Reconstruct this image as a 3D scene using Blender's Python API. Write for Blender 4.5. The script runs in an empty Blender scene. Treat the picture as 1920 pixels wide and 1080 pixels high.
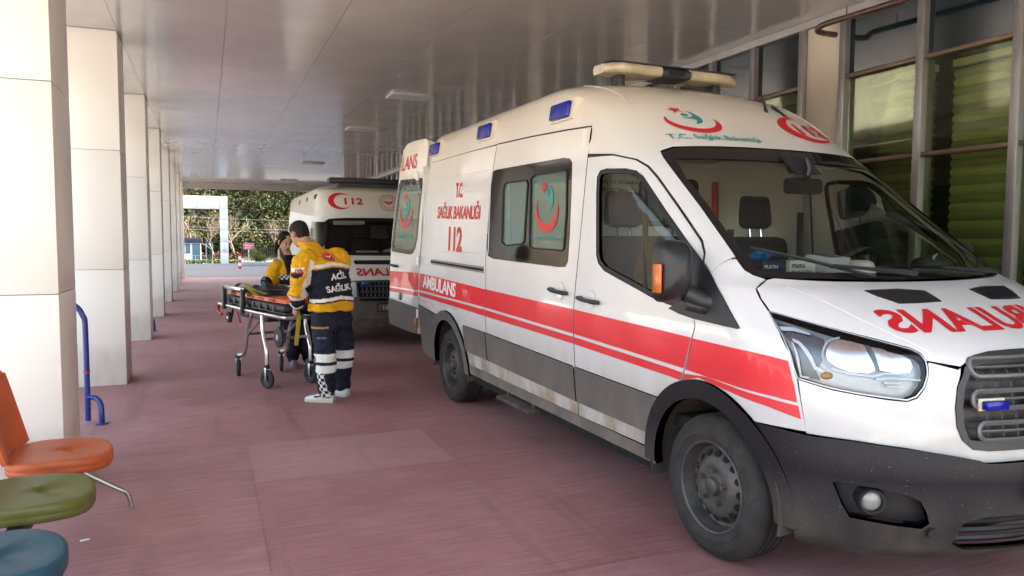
import bpy, bmesh, math, random
import numpy as np
from mathutils import Vector, Matrix, Quaternion
from mathutils.geometry import delaunay_2d_cdt
from mathutils.bvhtree import BVHTree

# ------------------------------------------------------------------ camera
F_PX, PITCH, YAW, ROLL, CAM_H = 1381.66, 0.0659, 0.3921, 0.0049, 1.5457
sc = bpy.context.scene
COL = sc.collection
fw = np.array([math.sin(YAW) * math.cos(PITCH), math.cos(YAW) * math.cos(PITCH), -math.sin(PITCH)])
_r = np.array([math.cos(YAW), -math.sin(YAW), 0.0])
_u = np.cross(_r, fw)
rt = _r * math.cos(ROLL) + _u * math.sin(ROLL)
up = -_r * math.sin(ROLL) + _u * math.cos(ROLL)
CP = np.array([0, 0, CAM_H])
cam = bpy.data.cameras.new('camera')
cam.sensor_width = 36.0
cam.lens = F_PX / 1920 * 36.0
cam.clip_start = 0.05
cam.clip_end = 3000
cam_o = bpy.data.objects.new('camera', cam)
COL.objects.link(cam_o)
cam_o.matrix_world = Matrix(((rt[0], up[0], -fw[0], 0), (rt[1], up[1], -fw[1], 0), (rt[2], up[2], -fw[2], CAM_H), (0, 0, 0, 1)))
sc.camera = cam_o

# ------------------------------------------------------------------ sky, sun, exposure
SUN_EL, SUN_AZ = math.radians(34), math.radians(76)      # azimuth measured from +Y towards +X
world = bpy.data.worlds.new('World')
sc.world = world
world.use_nodes = True
_nt = world.node_tree
_bg = _nt.nodes['Background']
_sky = _nt.nodes.new('ShaderNodeTexSky')
_sky.sky_type = 'NISHITA'
_sky.sun_disc = False
_sky.sun_elevation = SUN_EL
_sky.sun_rotation = SUN_AZ
_sky.air_density = 1.0
_sky.dust_density = 6.0
_sky.ozone_density = 0.6
_wb = _nt.nodes.new('ShaderNodeMix'); _wb.data_type = 'RGBA'; _wb.blend_type = 'MULTIPLY'
_wb.inputs['Factor'].default_value = 1.0
_wb.inputs['B'].default_value = (1.12, 1.0, 0.86, 1)        # camera white balance for open shade
_nt.links.new(_sky.outputs[0], _wb.inputs['A'])
_nt.links.new(_wb.outputs['Result'], _bg.inputs[0])
_bg.inputs[1].default_value = 0.15
sun = bpy.data.lights.new('sun', 'SUN')
sun.energy = 3.5
sun.angle = math.radians(0.6)
sun.color = (1.0, 0.93, 0.83)
sun_o = bpy.data.objects.new('sun', sun)
COL.objects.link(sun_o)
_sd = Vector((math.sin(SUN_AZ) * math.cos(SUN_EL), math.cos(SUN_AZ) * math.cos(SUN_EL), math.sin(SUN_EL)))
sun_o.rotation_euler = (-_sd).to_track_quat('-Z', 'Y').to_euler()
sun_o.location = (30, -30, 40)
vs = sc.view_settings
vs.view_transform = 'Standard'
vs.look = 'None'
vs.exposure = 3.15
vs.gamma = 1.0
vs.use_curve_mapping = False
sc.cycles.max_bounces = 9
sc.cycles.diffuse_bounces = 5
sc.cycles.transparent_max_bounces = 16
sc.cycles.caustics_reflective = False
sc.cycles.caustics_refractive = False
sc.cycles.sample_clamp_indirect = 6.0
sc.cycles.use_denoising = True

# ------------------------------------------------------------------ photo pixel -> direction
def ray(px, py):
    return fw + rt * (px - 960) / F_PX + up * (540 - py) / F_PX
def on_z(px, py, z=0.0):
    d = ray(px, py); return CP + d * ((z - CAM_H) / d[2])
def on_x(px, py, X):
    d = ray(px, py); return CP + d * (X / d[0])
def on_y(px, py, Y):
    d = ray(px, py); return CP + d * (Y / d[1])
def at_depth(px, py, dep):
    return Vector(CP + ray(px, py) * dep)

# ------------------------------------------------------------------ materials
MATS = {}
def hexlin(r, g, b):
    return (r, g, b, 1.0)
def mat(name, col=(0.5, 0.5, 0.5), rough=0.5, metal=0.0, spec=0.5, var=0.0, vscale=6.0, bump=0.0, bscale=60.0,
        col2=None, coat=0.0, trans=0.0, alpha=1.0, emit=None, estr=0.0, detail=4.0, stretch=None, rvar=0.0, attr=None):
    m = bpy.data.materials.new(name)
    m.use_nodes = True
    nt = m.node_tree
    b = nt.nodes['Principled BSDF']
    b.inputs['Base Color'].default_value = (*col, 1)
    b.inputs['Roughness'].default_value = rough
    b.inputs['Metallic'].default_value = metal
    b.inputs['Specular IOR Level'].default_value = spec
    b.inputs['Coat Weight'].default_value = coat
    b.inputs['Coat Roughness'].default_value = 0.06
    b.inputs['Alpha'].default_value = alpha
    if emit:
        b.inputs['Emission Color'].default_value = (*emit, 1)
        b.inputs['Emission Strength'].default_value = estr
    tc = nt.nodes.new('ShaderNodeTexCoord')
    src = tc.outputs['Object']
    if stretch:
        mp = nt.nodes.new('ShaderNodeMapping')
        mp.inputs['Scale'].default_value = stretch
        nt.links.new(src, mp.inputs[0]); src = mp.outputs[0]
    if var > 0 or col2 or rvar:
        n = nt.nodes.new('ShaderNodeTexNoise')
        n.inputs['Scale'].default_value = vscale
        n.inputs['Detail'].default_value = detail
        nt.links.new(src, n.inputs['Vector'])
        if var > 0 or col2:
            r = nt.nodes.new('ShaderNodeValToRGB')
            c2 = col2 if col2 else tuple(min(1, c * (1 + var)) for c in col)
            c1 = col if col2 else tuple(c * (1 - var) for c in col)
            r.color_ramp.elements[0].color = (*c1, 1)
            r.color_ramp.elements[1].color = (*c2, 1)
            r.color_ramp.elements[0].position = 0.3
            r.color_ramp.elements[1].position = 0.7
            nt.links.new(n.outputs[0], r.inputs[0])
            nt.links.new(r.outputs[0], b.inputs['Base Color'])
        if rvar:
            mr = nt.nodes.new('ShaderNodeMapRange')
            mr.inputs['To Min'].default_value = max(0.02, rough - rvar)
            mr.inputs['To Max'].default_value = min(1, rough + rvar)
            nt.links.new(n.outputs[0], mr.inputs[0])
            nt.links.new(mr.outputs[0], b.inputs['Roughness'])
    if attr:
        a = nt.nodes.new('ShaderNodeAttribute'); a.attribute_name = attr
        nt.links.new(a.outputs['Color'], b.inputs['Base Color'])
    if bump > 0:
        n2 = nt.nodes.new('ShaderNodeTexNoise')
        n2.inputs['Scale'].default_value = bscale
        n2.inputs['Detail'].default_value = 5
        nt.links.new(src, n2.inputs['Vector'])
        bp = nt.nodes.new('ShaderNodeBump')
        bp.inputs['Strength'].default_value = bump
        bp.inputs['Distance'].default_value = 0.01
        nt.links.new(n2.outputs[0], bp.inputs['Height'])
        nt.links.new(bp.outputs[0], b.inputs['Normal'])
    MATS[name] = m
    return m

def glass_mat(name, tint=(0.6, 0.7, 0.66), refl=1.0, rough=0.02):
    """thin tinted pane: tinted transparency plus a fresnel reflection"""
    m = bpy.data.materials.new(name); m.use_nodes = True
    nt = m.node_tree; nt.nodes.clear()
    out = nt.nodes.new('ShaderNodeOutputMaterial')
    tr = nt.nodes.new('ShaderNodeBsdfTransparent'); tr.inputs[0].default_value = (*tint, 1)
    gl = nt.nodes.new('ShaderNodeBsdfGlossy'); gl.inputs['Roughness'].default_value = rough
    fr = nt.nodes.new('ShaderNodeFresnel'); fr.inputs[0].default_value = 1.5
    mu = nt.nodes.new('ShaderNodeMath'); mu.operation = 'MULTIPLY'; mu.inputs[1].default_value = refl
    mx = nt.nodes.new('ShaderNodeMixShader')
    nt.links.new(fr.outputs[0], mu.inputs[0]); nt.links.new(mu.outputs[0], mx.inputs[0])
    nt.links.new(tr.outputs[0], mx.inputs[1]); nt.links.new(gl.outputs[0], mx.inputs[2])
    nt.links.new(mx.outputs[0], out.inputs[0])
    MATS[name] = m
    return m

def paint_mat(name, col, rough=0.28, coat=0.6, dirt_top=0.95, dirt_amt=0.8, dirt=(0.36, 0.29, 0.21), speck=0.0, roof_warm_light=False, bumpy=0.0, spec=0.5):
    """vehicle paint with road dust that thickens towards the sills (object z)"""
    m = bpy.data.materials.new(name); m.use_nodes = True
    nt = m.node_tree; b = nt.nodes['Principled BSDF']; L = nt.links.new; N = nt.nodes.new
    tc = N('ShaderNodeTexCoord'); sx = N('ShaderNodeSeparateXYZ'); L(tc.outputs['Object'], sx.inputs[0])
    mr = N('ShaderNodeMapRange'); mr.inputs['From Min'].default_value = dirt_top; mr.inputs['From Max'].default_value = 0.33
    mr.inputs['To Min'].default_value = 0; mr.inputs['To Max'].default_value = 1; mr.clamp = True
    L(sx.outputs['Z'], mr.inputs[0])
    mp = N('ShaderNodeMapping'); mp.inputs['Scale'].default_value = (3.0, 3.0, 1.2); L(tc.outputs['Object'], mp.inputs[0])
    no = N('ShaderNodeTexNoise'); no.inputs['Scale'].default_value = 2.2; no.inputs['Detail'].default_value = 7; L(mp.outputs[0], no.inputs['Vector'])
    m2 = N('ShaderNodeMapRange'); m2.inputs['From Min'].default_value = 0.3; m2.inputs['From Max'].default_value = 0.75
    m2.inputs['To Min'].default_value = 0.25; m2.inputs['To Max'].default_value = 1.2; L(no.outputs[0], m2.inputs[0])
    mu = N('ShaderNodeMath'); mu.operation = 'MULTIPLY'; L(mr.outputs[0], mu.inputs[0]); L(m2.outputs[0], mu.inputs[1])
    mu2 = N('ShaderNodeMath'); mu2.operation = 'MULTIPLY'; mu2.inputs[1].default_value = dirt_amt; mu2.use_clamp = True; L(mu.outputs[0], mu2.inputs[0])
    fac = mu2.outputs[0]
    mix = N('ShaderNodeMix'); mix.data_type = 'RGBA'
    mix.inputs['A'].default_value = (*col, 1); mix.inputs['B'].default_value = (*dirt, 1)
    L(fac, mix.inputs['Factor'])
    res = mix.outputs['Result']
    if speck > 0:
        vo = N('ShaderNodeTexNoise'); vo.inputs['Scale'].default_value = 95; vo.inputs['Detail'].default_value = 3; L(tc.outputs['Object'], vo.inputs['Vector'])
        cr = N('ShaderNodeValToRGB'); cr.color_ramp.elements[0].position = 0.67; cr.color_ramp.elements[1].position = 0.72
        L(vo.outputs[0], cr.inputs[0])
        ml = N('ShaderNodeMath'); ml.operation = 'MULTIPLY'; ml.inputs[1].default_value = speck; L(cr.outputs[0], ml.inputs[0])
        mx2 = N('ShaderNodeMix'); mx2.data_type = 'RGBA'; mx2.inputs['B'].default_value = (0.34, 0.29, 0.23, 1)
        L(ml.outputs[0], mx2.inputs['Factor']); L(res, mx2.inputs['A']); res = mx2.outputs['Result']
    if roof_warm_light:  # warm bounce light on the upper body, painted into the colour
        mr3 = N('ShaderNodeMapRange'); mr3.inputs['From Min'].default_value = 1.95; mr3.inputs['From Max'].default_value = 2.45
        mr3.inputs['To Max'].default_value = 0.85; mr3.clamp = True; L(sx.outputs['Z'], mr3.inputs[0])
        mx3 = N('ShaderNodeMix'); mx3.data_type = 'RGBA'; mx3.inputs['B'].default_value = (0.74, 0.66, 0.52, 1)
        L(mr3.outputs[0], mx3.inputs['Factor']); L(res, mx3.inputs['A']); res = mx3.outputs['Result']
    L(res, b.inputs['Base Color'])
    rr = N('ShaderNodeMapRange'); rr.inputs['To Min'].default_value = rough; rr.inputs['To Max'].default_value = 0.75
    L(fac, rr.inputs[0]); L(rr.outputs[0], b.inputs['Roughness'])
    cw = N('ShaderNodeMapRange'); cw.inputs['To Min'].default_value = coat; cw.inputs['To Max'].default_value = 0.0
    L(fac, cw.inputs[0]); L(cw.outputs[0], b.inputs['Coat Weight'])
    b.inputs['Coat Roughness'].default_value = 0.05
    b.inputs['Specular IOR Level'].default_value = spec
    if bumpy > 0:
        n2 = N('ShaderNodeTexNoise'); n2.inputs['Scale'].default_value = 2.5; n2.inputs['Detail'].default_value = 1; L(tc.outputs['Object'], n2.inputs['Vector'])
        bp = N('ShaderNodeBump'); bp.inputs['Strength'].default_value = bumpy; bp.inputs['Distance'].default_value = 0.05
        L(n2.outputs[0], bp.inputs['Height']); L(bp.outputs[0], b.inputs['Normal']); L(bp.outputs[0], b.inputs['Coat Normal'])
    MATS[name] = m
    return m

# ------------------------------------------------------------------ objects
def tag(o, label=None, cat=None, group=None, kind=None):
    if label: o['label'] = label
    if cat: o['category'] = cat
    if group: o['group'] = group
    if kind: o['kind'] = kind
    return o
def empty(name, loc=(0, 0, 0), rz=0.0, parent=None):
    o = bpy.data.objects.new(name, None)
    o.empty_display_size = 0.1
    COL.objects.link(o)
    o.location = loc; o.rotation_euler = (0, 0, rz)
    if parent: o.parent = parent
    return o
def link(name, me, m=None, parent=None):
    o = bpy.data.objects.new(name, me)
    if m is not None and len(me.materials) == 0:
        if isinstance(m, (list, tuple)):
            for k in m: me.materials.append(k)
        else:
            me.materials.append(m)
    COL.objects.link(o)
    if parent: o.parent = parent
    return o
def mesh_from(name, verts, faces, smooth=None, mi=None):
    me = bpy.data.meshes.new(name)
    me.from_pydata([tuple(v) for v in verts], [], faces)
    if mi is not None:
        me.polygons.foreach_set('material_index', mi)
    if smooth is not None:
        me.polygons.foreach_set('use_smooth', [True] * len(me.polygons))
        if smooth < 179:
            me.set_sharp_from_angle(angle=math.radians(smooth))
    me.update()
    return me

def frame_of(d, hint=(0, 0, 1)):
    d = Vector(d).normalized()
    h = Vector(hint)
    if abs(d.dot(h)) > 0.98: h = Vector((1, 0, 0))
    a = d.cross(h).normalized(); b = a.cross(d).normalized()
    return d, a, b

class MB:
    def __init__(s): s.v = []; s.f = []; s.m = []
    def add(s, vs_, fs, mi=0):
        o = len(s.v); s.v += [Vector(v) for v in vs_]; s.f += [tuple(i + o for i in f) for f in fs]; s.m += [mi] * len(fs); return s
    def box(s, lo, hi, bev=0.0, mi=0, M=None):
        bm = bmesh.new()
        bmesh.ops.create_cube(bm, size=1)
        for v in bm.verts:
            v.co = Vector([lo[i] + (v.co[i] + 0.5) * (hi[i] - lo[i]) for i in range(3)])
        if bev > 0:
            bmesh.ops.bevel(bm, geom=bm.edges[:], offset=min(bev, 0.49 * min(abs(hi[i] - lo[i]) for i in range(3))), segments=2, affect='EDGES', profile=0.5)
        return s.bm(bm, mi, M)
    def bm(s, bm, mi=0, M=None):
        bm.verts.index_update()
        vs_ = [(M @ v.co if M else v.co.copy()) for v in bm.verts]
        fs = [[v.index for v in f.verts] for f in bm.faces]
        bm.free()
        return s.add(vs_, fs, mi)
    def cyl(s, p0, p1, r0, r1=None, n=12, cap=True, mi=0):
        r1 = r0 if r1 is None else r1
        p0, p1 = Vector(p0), Vector(p1); d, a, b = frame_of(p1 - p0)
        vs_ = []
        for p, r in ((p0, r0), (p1, r1)):
            for i in range(n):
                t = 2 * math.pi * i / n
                vs_.append(p + (a * math.cos(t) + b * math.sin(t)) * r)
        fs = [(i, (i + 1) % n, n + (i + 1) % n, n + i) for i in range(n)]
        if cap: fs += [tuple(range(n))[::-1], tuple(range(n, 2 * n))]
        return s.add(vs_, fs, mi)
    def tube(s, pts, r, n=8, closed=False, mi=0, flat=1.0, hint=(0, 0, 1)):
        pts = [Vector(p) for p in pts]; rs = r if isinstance(r, (list, tuple)) else [r] * len(pts)
        vs_ = []; fs = []; N = len(pts); pa = None
        for k, p in enumerate(pts):
            if closed: d = pts[(k + 1) % N] - pts[k - 1]
            else: d = pts[min(k + 1, N - 1)] - pts[max(k - 1, 0)]
            d.normalize()
            if pa is None: _, a, b = frame_of(d, hint)
            else:
                a = (pa - d * pa.dot(d)).normalized(); b = a.cross(d).normalized()
            pa = a
            for i in range(n):
                t = 2 * math.pi * i / n
                vs_.append(p + (a * math.cos(t) + b * math.sin(t) * flat) * rs[k])
        M_ = N if closed else N - 1
        for k in range(M_):
            k2 = (k + 1) % N
            for i in range(n):
                j = (i + 1) % n
                fs.append((k * n + i, k * n + j, k2 * n + j, k2 * n + i))
        if not closed: fs += [tuple(range(n))[::-1], tuple((N - 1) * n + i for i in range(n))]
        return s.add(vs_, fs, mi)
    def lathe(s, prof, c=(0, 0, 0), axis=(0, 0, 1), n=32, mi=0, closed=False):
        c = Vector(c); d, a, b = frame_of(axis)
        vs_ = []; fs = []; K = len(prof)
        for (r, h) in prof:
            for i in range(n):
                t = 2 * math.pi * i / n
                vs_.append(c + d * h + (a * math.cos(t) + b * math.sin(t)) * max(r, 1e-5))
        for k in range(K if closed else K - 1):
            k2 = (k + 1) % K
            for i in range(n):
                j = (i + 1) % n
                fs.append((k * n + i, k * n + j, k2 * n + j, k2 * n + i))
        return s.add(vs_, fs, mi)
    def prism(s, poly, fn, t0, t1, mi=0):
        """poly: 2-D outline; fn(a, b, t) -> point; extruded t0..t1"""
        n = len(poly)
        vs_ = [fn(a, b, t0) for a, b in poly] + [fn(a, b, t1) for a, b in poly]
        fs = [(i, (i + 1) % n, n + (i + 1) % n, n + i) for i in range(n)] + [tuple(range(n))[::-1], tuple(range(n, 2 * n))]
        return s.add(vs_, fs, mi)
    def ball(s, c, r, n=12, m=8, mi=0, M=None):
        rr = r if isinstance(r, (tuple, list)) else (r, r, r)
        bm = bmesh.new(); bmesh.ops.create_uvsphere(bm, u_segments=n, v_segments=m, radius=1)
        for v in bm.verts:
            q = Vector((v.co.x * rr[0], v.co.y * rr[1], v.co.z * rr[2]))
            if M: q = M @ q
            v.co = q + Vector(c)
        return s.bm(bm, mi)
    def mesh(s, name, smooth=35, recalc=True):
        me = bpy.data.meshes.new(name)
        me.from_pydata([tuple(v) for v in s.v], [], s.f)
        me.polygons.foreach_set('material_index', s.m)
        if recalc:
            b = bmesh.new(); b.from_mesh(me); bmesh.ops.recalc_face_normals(b, faces=b.faces[:]); b.to_mesh(me); b.free()
        if smooth is not None:
            me.polygons.foreach_set('use_smooth', [True] * len(me.polygons))
            me.set_sharp_from_angle(angle=math.radians(smooth))
        me.update()
        return me
    def build(s, name, m, parent=None, smooth=35, recalc=True):
        return link(name, s.mesh(name, smooth, recalc), m, parent)

def copy_tree(o, parent=None):
    c = o.copy(); COL.objects.link(c)
    if parent is not None: c.parent = parent
    for ch in list(o.children): copy_tree(ch, c)
    return c

def catmull(pts, n=6, closed=False):
    P = [np.array(p, float) for p in pts]; N = len(P); out = []
    rng = range(N) if closed else range(N - 1)
    for i in rng:
        p0 = P[i - 1] if (closed or i > 0) else P[0]
        p1 = P[i]; p2 = P[(i + 1) % N]
        p3 = P[(i + 2) % N] if (closed or i + 2 < N) else P[-1]
        for k in range(n):
            t = k / n
            out.append(0.5 * ((2 * p1) + (-p0 + p2) * t + (2 * p0 - 5 * p1 + 4 * p2 - p3) * t * t + (-p0 + 3 * p1 - 3 * p2 + p3) * t ** 3))
    if not closed: out.append(P[-1])
    return out

def inside(poly, pts):
    poly = np.asarray(poly); x, y = pts[:, 0], pts[:, 1]
    r = np.zeros(len(pts), bool); n = len(poly)
    xj, yj = poly[-1]
    for xi, yi in poly:
        c = ((yi > y) != (yj > y)) & (x < (xj - xi) * (y - yi) / (yj - yi + 1e-15) + xi)
        r ^= c; xj, yj = xi, yi
    return r

def densify(poly, step, closed=True):
    out = []; n = len(poly)
    for i in range(n if closed else n - 1):
        a = np.array(poly[i], float); b = np.array(poly[(i + 1) % n], float)
        k = max(1, int(math.ceil(np.linalg.norm(b - a) / step)))
        for j in range(k): out.append(a + (b - a) * j / k)
    if not closed: out.append(np.array(poly[-1], float))
    return out

def cdt(outer, holes=(), res=0.04):
    """triangulate a 2-D region with interior points; returns pts, tris, loops"""
    loops = [list(map(tuple, outer))] + [list(map(tuple, h)) for h in holes]
    pts = []; edges = []; lidx = []
    for lp in loops:
        o = len(pts); pts += lp; n = len(lp)
        edges += [(o + i, o + (i + 1) % n) for i in range(n)]; lidx.append(list(range(o, o + n)))
    A = np.array(pts)
    lo, hi = A.min(0), A.max(0)
    gx = np.arange(lo[0] + res / 2, hi[0], res); gy = np.arange(lo[1] + res / 2, hi[1], res * 0.87)
    if len(gx) and len(gy):
        X, Y = np.meshgrid(gx, gy); X = X + (np.arange(len(gy)) % 2)[:, None] * res / 2
        G = np.stack([X.ravel(), Y.ravel()], 1)
        ok = inside(loops[0], G)
        for h in loops[1:]: ok &= ~inside(h, G)
        G = G[ok]
        if len(G):
            keep = np.ones(len(G), bool)
            for s0 in range(0, len(A), 400):
                d = np.linalg.norm(G[:, None, :] - A[None, s0:s0 + 400, :], axis=2).min(1)
                keep &= d > res * 0.45
            pts += [tuple(g) for g in G[keep]]
    vo, eo, fo, ov, _, _ = delaunay_2d_cdt([Vector(p) for p in pts], edges, [], 0, 1e-7)
    V = np.array([tuple(v) for v in vo]); T = np.array([tuple(f) for f in fo])
    cen = V[T].mean(1)
    ok = inside(loops[0], cen)
    for h in loops[1:]: ok &= ~inside(h, cen)
    T = T[ok]
    # orient ccw
    a, b, c = V[T[:, 0]], V[T[:, 1]], V[T[:, 2]]
    cr = (b[:, 0] - a[:, 0]) * (c[:, 1] - a[:, 1]) - (b[:, 1] - a[:, 1]) * (c[:, 0] - a[:, 0])
    T[cr < 0] = T[cr < 0][:, ::-1]
    T = T[np.abs(cr) > 1e-12]
    return V, T, loops

def text_poly(s, bold=0.0, font_spacing=1.0):
    """text -> (verts2d normalised to 0..1 x 0..1, tris)"""
    cu = bpy.data.curves.new('t', 'FONT'); cu.body = s; cu.offset = bold; cu.space_character = font_spacing
    cu.resolution_u = 3
    o = bpy.data.objects.new('t', cu); COL.objects.link(o)
    dg = bpy.context.evaluated_depsgraph_get()
    me = bpy.data.meshes.new_from_object(o.evaluated_get(dg))
    bpy.data.objects.remove(o); bpy.data.curves.remove(cu)
    bm = bmesh.new(); bm.from_mesh(me); bpy.data.meshes.remove(me)
    bmesh.ops.remove_doubles(bm, verts=bm.verts[:], dist=1e-5)
    bmesh.ops.triangulate(bm, faces=bm.faces[:])
    bm.verts.index_update()
    V = np.array([(v.co.x, v.co.y) for v in bm.verts]); T = [tuple(v.index for v in f.verts) for f in bm.faces]
    bm.free()
    lo, hi = V.min(0), V.max(0)
    return (V - lo) / (hi - lo), T, (hi - lo)[0] / (hi - lo)[1]

def subdiv2d(V, T, maxlen):
    """split long triangles so that a decal can follow a curved surface"""
    bm = bmesh.new()
    vs_ = [bm.verts.new((v[0], v[1], 0)) for v in V]
    for t in T:
        try: bm.faces.new([vs_[i] for i in t])
        except ValueError: pass
    for _ in range(4):
        e = [e for e in bm.edges if e.calc_length() > maxlen]
        if not e: break
        bmesh.ops.subdivide_edges(bm, edges=e, cuts=1)
        bmesh.ops.triangulate(bm, faces=bm.faces[:])
    bm.verts.index_update()
    V2 = np.array([(v.co.x, v.co.y) for v in bm.verts]); T2 = [tuple(v.index for v in f.verts) for f in bm.faces]
    bm.free()
    return V2, T2

def pt_to_mesh(name, V3, T, m, parent=None, smooth=True):
    me = bpy.data.meshes.new(name); me.from_pydata([tuple(v) for v in V3], [], [tuple(int(i) for i in t) for t in T])
    if smooth: me.polygons.foreach_set('use_smooth', [True] * len(me.polygons))
    me.update()
    return link(name, me, m, parent)

# 2-D emblem shapes (unit box)
def crescent(cx, cy, R, r, dx, dy, a0, n=40):
    """outer circle minus inner circle shifted by (dx, dy)"""
    d = math.hypot(dx, dy); th = math.atan2(dy, dx)
    ca = (R * R + d * d - r * r) / (2 * R * d); al = math.acos(max(-1, min(1, ca)))
    cb = (r * r + d * d - R * R) / (2 * r * d); be = math.acos(max(-1, min(1, -cb)))
    P = []
    for i in range(n + 1):
        t = th + al + (2 * math.pi - 2 * al) * i / n; P.append((cx + R * math.cos(t), cy + R * math.sin(t)))
    for i in range(1, n):
        t = th + 2 * math.pi - be - (2 * math.pi - 2 * be) * i / n; P.append((cx + dx + r * math.cos(t), cy + dy + r * math.sin(t)))
    return P
def star(cx, cy, R, rot=math.pi / 2, k=5, q=0.4):
    return [(cx + (R if i % 2 == 0 else R * q) * math.cos(rot + math.pi * i / k), cy + (R if i % 2 == 0 else R * q) * math.sin(rot + math.pi * i / k)) for i in range(2 * k)]
def circ(cx, cy, R, n=20, ry=None):
    return [(cx + R * math.cos(2 * math.pi * i / n), cy + (ry or R) * math.sin(2 * math.pi * i / n)) for i in range(n)]
def rrect(x0, y0, x1, y1, r, n=5):
    P = []
    for cx, cy, a in ((x1 - r, y1 - r, 0), (x0 + r, y1 - r, 90), (x0 + r, y0 + r, 180), (x1 - r, y0 + r, 270)):
        for i in range(n + 1):
            t = math.radians(a + 90 * i / n); P.append((cx + r * math.cos(t), cy + r * math.sin(t)))
    return P
# ================================================================== SETTING
random.seed(7); RNG = np.random.default_rng(7)
CEIL, COLX, COLY0, COLS, FACX = 3.655, -0.811, 5.001, 3.6516, 5.43

def floor_mat():
    m = bpy.data.materials.new('red_floor'); m.use_nodes = True
    nt = m.node_tree; b = nt.nodes['Principled BSDF']; L = nt.links.new; N = nt.nodes.new
    tc = N('ShaderNodeTexCoord'); oi = N('ShaderNodeObjectInfo')
    def noise(scale, det, st=(1, 1, 1)):
        mp = N('ShaderNodeMapping'); mp.inputs['Scale'].default_value = st; L(tc.outputs['Object'], mp.inputs[0])
        n = N('ShaderNodeTexNoise'); n.inputs['Scale'].default_value = scale; n.inputs['Detail'].default_value = det
        n.inputs['Roughness'].default_value = 0.62
        L(mp.outputs[0], n.inputs['Vector']); return n.outputs[0]
    big = noise(0.55, 6); brush = noise(9, 5, (0.35, 5.0, 1)); fine = noise(140, 4)
    r1 = N('ShaderNodeValToRGB'); e = r1.color_ramp.elements
    e[0].position = 0.28; e[0].color = (0.28, 0.120, 0.118, 1); e[1].position = 0.74; e[1].color = (0.47, 0.255, 0.245, 1)
    L(big, r1.inputs[0])
    mx = N('ShaderNodeMix'); mx.data_type = 'RGBA'; mx.blend_type = 'OVERLAY'; mx.inputs['Factor'].default_value = 0.5
    L(r1.outputs[0], mx.inputs['A']); L(brush, mx.inputs['B'])
    mx2 = N('ShaderNodeMix'); mx2.data_type = 'RGBA'; mx2.blend_type = 'OVERLAY'; mx2.inputs['Factor'].default_value = 0.6
    L(mx.outputs['Result'], mx2.inputs['A']); L(fine, mx2.inputs['B'])
    # pale scuffs and dark damp stains
    sc_ = noise(2.3, 8, (1, 1.8, 1)); rs = N('ShaderNodeValToRGB'); rs.color_ramp.elements[0].position = 0.58; rs.color_ramp.elements[1].position = 0.78
    rs.color_ramp.elements[1].color = (0.55, 0.55, 0.55, 1); L(sc_, rs.inputs[0])
    mx3 = N('ShaderNodeMix'); mx3.data_type = 'RGBA'; mx3.inputs['B'].default_value = (0.42, 0.285, 0.28, 1)
    L(rs.outputs[0], mx3.inputs['Factor']); L(mx2.outputs['Result'], mx3.inputs['A'])
    st = noise(1.1, 9); rd = N('ShaderNodeValToRGB'); rd.color_ramp.elements[0].position = 0.62; rd.color_ramp.elements[1].position = 0.72
    rd.color_ramp.elements[1].color = (0.4, 0.4, 0.4, 1); L(st, rd.inputs[0])
    mx4 = N('ShaderNodeMix'); mx4.data_type = 'RGBA'; mx4.inputs['B'].default_value = (0.11, 0.05, 0.05, 1)
    L(rd.outputs[0], mx4.inputs['Factor']); L(mx3.outputs['Result'], mx4.inputs['A'])
    gr = noise(60, 2); rg_ = N('ShaderNodeValToRGB'); rg_.color_ramp.elements[0].position = 0.66; rg_.color_ramp.elements[1].position = 0.71
    rg_.color_ramp.elements[1].color = (0.6, 0.6, 0.6, 1); L(gr, rg_.inputs[0])
    mx6 = N('ShaderNodeMix'); mx6.data_type = 'RGBA'; mx6.inputs['B'].default_value = (0.09, 0.05, 0.05, 1)
    L(rg_.outputs[0], mx6.inputs['Factor']); L(mx4.outputs['Result'], mx6.inputs['A'])
    tk = noise(2.2, 5, (1.6, 0.10, 1)); rt_ = N('ShaderNodeValToRGB'); rt_.color_ramp.elements[0].position = 0.56; rt_.color_ramp.elements[1].position = 0.72
    rt_.color_ramp.elements[1].color = (0.42, 0.42, 0.42, 1); L(tk, rt_.inputs[0])
    mx7 = N('ShaderNodeMix'); mx7.data_type = 'RGBA'; mx7.inputs['B'].default_value = (0.14, 0.075, 0.075, 1)
    L(rt_.outputs[0], mx7.inputs['Factor']); L(mx6.outputs['Result'], mx7.inputs['A']); mx4 = mx7
    at = N('ShaderNodeAttribute'); at.attribute_type = 'OBJECT'; at.attribute_name = 'tone'
    mx5 = N('ShaderNodeMix'); mx5.data_type = 'RGBA'; mx5.inputs['B'].default_value = (0.54, 0.40, 0.39, 1)
    L(at.outputs['Fac'], mx5.inputs['Factor']); L(mx4.outputs['Result'], mx5.inputs['A'])
    L(mx5.outputs['Result'], b.inputs['Base Color'])
    mr = N('ShaderNodeMapRange'); mr.inputs['To Min'].default_value = 0.48; mr.inputs['To Max'].default_value = 0.70; L(big, mr.inputs[0]); L(mr.outputs[0], b.inputs['Roughness'])
    bp = N('ShaderNodeBump'); bp.inputs['Strength'].default_value = 0.25; bp.inputs['Distance'].default_value = 0.004
    ad = N('ShaderNodeMath'); ad.operation = 'ADD'; L(brush, ad.inputs[0]); L(fine, ad.inputs[1]); L(ad.outputs[0], bp.inputs['Height']); L(bp.outputs[0], b.inputs['Normal'])
    b.inputs['Specular IOR Level'].default_value = 0.22
    MATS['red_floor'] = m
    return m
M_FLOOR = floor_mat()
M_ASPH = mat('asphalt', (0.075, 0.080, 0.09), 0.7, var=0.25, vscale=0.6, bump=0.3, bscale=40)
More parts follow.
